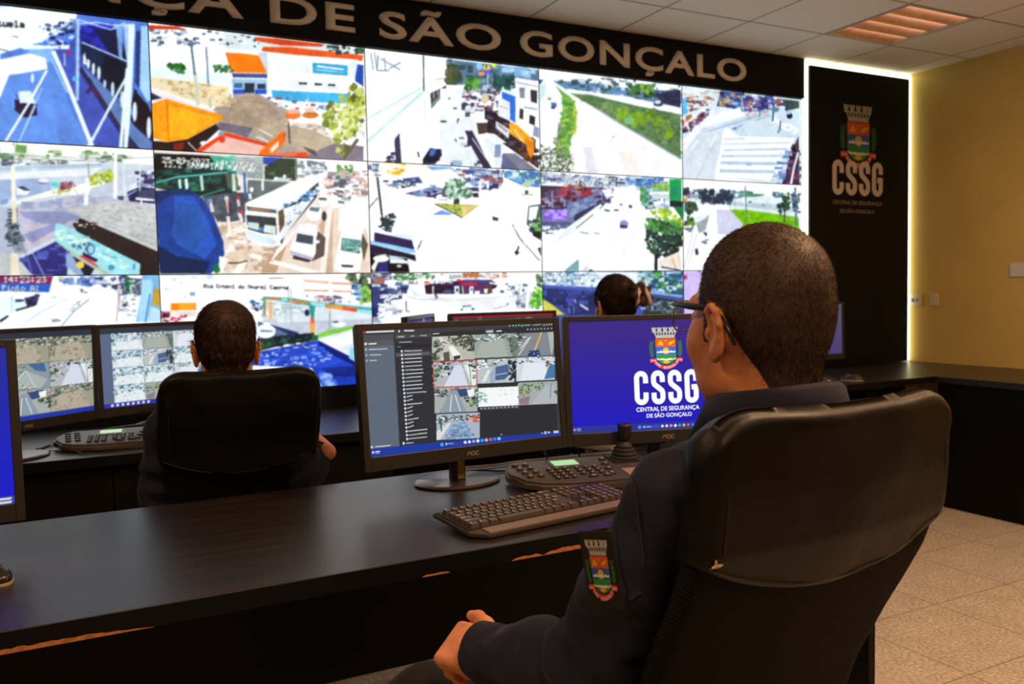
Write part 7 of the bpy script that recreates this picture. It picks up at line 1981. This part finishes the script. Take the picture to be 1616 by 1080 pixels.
def controller(loc, yaw, label, full=True):
    t = empty('camera_control_console', loc, label, 'control console', 'camera control consoles with green displays', rot=(0, 0, yaw))
    def outl(g): # half-moon: rounded front corners, straight back
        P = [(.215-g, .118-g), (-.165, .118-g)]
        for k in range(1, 12): a = math.radians(90+8.5*k); P.append((-.145+(.072-g)*math.cos(a)*1.0, .0+(.118-g)*math.sin(a)))
        P += [(-.205+g, -.02), (-.19+g, -.065), (-.15+g*.5, -.10+g), (-.08, -.118+g), (.10, -.122+g), (.215-g, -.112+g)]
        return P
    M = Matrix.Rotation(math.radians(5), 4, 'X')
    def layer(pts, z0, z1, bev): return B().prism(pts, z0, z1, M=Matrix.Translation((0, 0, 0)) @ M, bev=bev)
    b = B(); b.prism(outl(.0), .012, .030, M=M, bev=.004); b.prism(outl(.006), .0305, .036, M=M, bev=.003); b.prism([(x, y) for x, y in outl(.02)], .0105-.002, .013, M=M); b.done('console_body', m_case, t)
    fe = B()
    for x in (-.13, .17): fe.box(x, x+.02, -.085, -.065, 0, .012).box(x, x+.02, .08, .10, 0, .022)
    fe.done('console_foot', m_rub, t)
    z = .036; B().box(-.080, .018, .018, .088, z, z+.0025, bev=.001, M=M).done('display_surround', m_kb, t); B().box(-.071, .001, .034, .080, z+.002, z+.0038, bev=.0006, M=M).done('green_display', m_lcd, t, label='lit pale green display')
    B().box(-.185, -.135, .088, .0935, z, z+.0008, M=M).done('maker_lettering', m_leg, t)
    
    def button(x, y, rx, ry): bb = B(); bb.lathe([(1, 0), (1, .0035), (.85, .0055), (0, .0058)], 14, M=M @ TR(x, y, z) @ Matrix.Diagonal((rx, ry, 1, 1))); bb.box(x-rx*.35, x+rx*.35, y-ry*.2, y+ry*.25, z+.0056, z+.0062, M=M, mi=1).done('button', [m_btn, m_leg], t)
    for c in range(2):
        for r in range(4): button(-.178+c*.030+r*.004, .066-r*.036, .0095, .0085)
    for c in range(3):
        for r in range(4): button(-.098+c*.023, .006-r*.026, .0085, .0075)
    for c in range(3):
        for r in range(3): button(-.018+c*.026, .002-r*.026, .0085, .0075)
    button(.0, -.078, .015, .007); button(.040, -.078, .013, .007)
    for k in range(4): button(.082-k*.008, .066-k*.044, .0115, .0095)
    B().box(.100, .200, -.095, -.030, z-.0005, z+.0012, bev=.0005, M=M).done('palm_plate', mat('tan metal plate', (.30, .23, .17), .4), t)
    jx, jy = .148, .062; J = M @ TR(jx, jy, z)
    B().prism(rrect(.096, .086, .012), 0, .006, M=J, bev=.002).lathe([(.040, .004), (.043, .010), (.035, .014), (.037, .020), (.030, .024), (.031, .030), (.023, .034), (.024, .040), (.015, .046), (.011, .052)], 28, M=J).done('joystick_boot', m_rub, t, smooth=True)
    B().lathe([(.011, .048), (.013, .056), (.018, .062), (.020, .075), (.0205, .098), (.019, .102), (.017, .1035), (.0, .104)], 28, M=J).done('joystick_knob', m_blk, t, smooth=True)
    return t
controller((1.243, 1.982, T), -.2, 'camera control console with joystick between the keyboard and the two foreground monitors')
controller((.150, 3.395, T), -.10, 'camera control console with green display on the far desk left of the dark-haired man')
def mouse(loc, yaw, label):
    t = empty('computer_mouse', loc, label, 'computer mouse', 'computer mice', rot=(0, 0, yaw)); f = Field((-.05, -.075, -.01), (.05, .075, .06), .0035); f.ell((0, 0, .010), (.033, .060, .028), .01); V, F = f.mesh(); V[:, 2] = np.maximum(V[:, 2], .004)
    npmesh('shell', V, F, mat('glossy dark mouse shell', (.02, .016, .014), .25), t, True)
    B().prism([(x, y) for x, y in [(.0345*math.cos(a), .0615*math.sin(a)) for a in np.linspace(0, 2*PI, 32, endpoint=False)]], 0, .006, bev=.001).done('base_ring', mat('tan mouse rim', (.40, .30, .20), .35), t, label='light tan rim')
    B().lathe([(.0075, -.003), (.0085, 0), (.0075, .003)], 16, M=TR(0, .030, .031, 0, PI/2, 0)).done('scroll_wheel', m_rub, t)
mouse((-.158, 1.862, T), .6, 'dark computer mouse with tan rim at the left edge of the foreground desk')
mouse((3.83, 3.30, T), .4, 'larger dark mouse on the far desk beneath the grey violet monitor')
mouse((3.60, 3.27, T), 1.2, 'dark mouse on the far desk just right of the seated officer, partly hidden')
m_cab = mat('black cable', (.012, .011, .010), .4); m_cabw = mat('pale cable', (.50, .40, .32), .45)
def cable(pts, r, m, label, n=60):
    P = [Vector(p) for p in pts]; Q = []
    for i in range(len(P)-1):
        p0, p1, p2, p3 = P[max(i-1, 0)], P[i], P[i+1], P[min(i+2, len(P)-1)]
        for k in range(8): u = k/8; Q.append(.5*((2*p1)+(-p0+p2)*u+(2*p0-5*p1+4*p2-p3)*u*u+(-p0+3*p1-3*p2+p3)*u**3))
    Q.append(P[-1]); o = B().tube(Q, r, 8).done('cable', m, smooth=True); setp(o, label, 'cable')
zc = T+.006
cable([(1.03, 2.30, zc), (1.12, 2.285, zc), (1.24, 2.292, zc), (1.36, 2.27, zc), (1.46, 2.24, zc+.004), (1.58, 2.27, zc)], .0035, m_cabw, 'pale cable lying along the back edge of the foreground desk')
cable([(1.20, 2.105, .795), (1.215, 2.15, .83), (1.27, 2.19, .842), (1.33, 2.17, .815), (1.37, 2.20, zc), (1.40, 2.30, zc)], .003, m_cab, 'black cable looping up behind the foreground control console')
cable([(.95, 2.20, .80), (.98, 2.27, zc), (1.05, 2.24, zc), (1.12, 2.19, zc), (1.16, 2.13, .785)], .0028, m_cab, 'black cable running from the monitor stand to the foreground console')
cable([(-.12, 3.42, zc), (-.06, 3.55, zc), (.05, 3.62, zc+.012), (.16, 3.68, zc+.018), (.30, 3.76, zc+.01), (.50, 3.80, zc)], .005, m_cab, 'thick dark cable bundle across the back of the far desk')
cable([(-.10, 3.36, zc), (-.02, 3.34, zc), (.0, 3.30, zc), (.02, 3.24, zc), (.05, 3.225, zc)], .002, m_cab, 'thin cable beside the far monitor foot')
cable([(-.08, 3.48, zc), (.02, 3.60, zc+.006), (.14, 3.64, zc+.004), (.28, 3.79, zc+.02), (.45, 3.74, zc+.006)], .0032, m_cabw, 'pale cable across the back of the far desk')
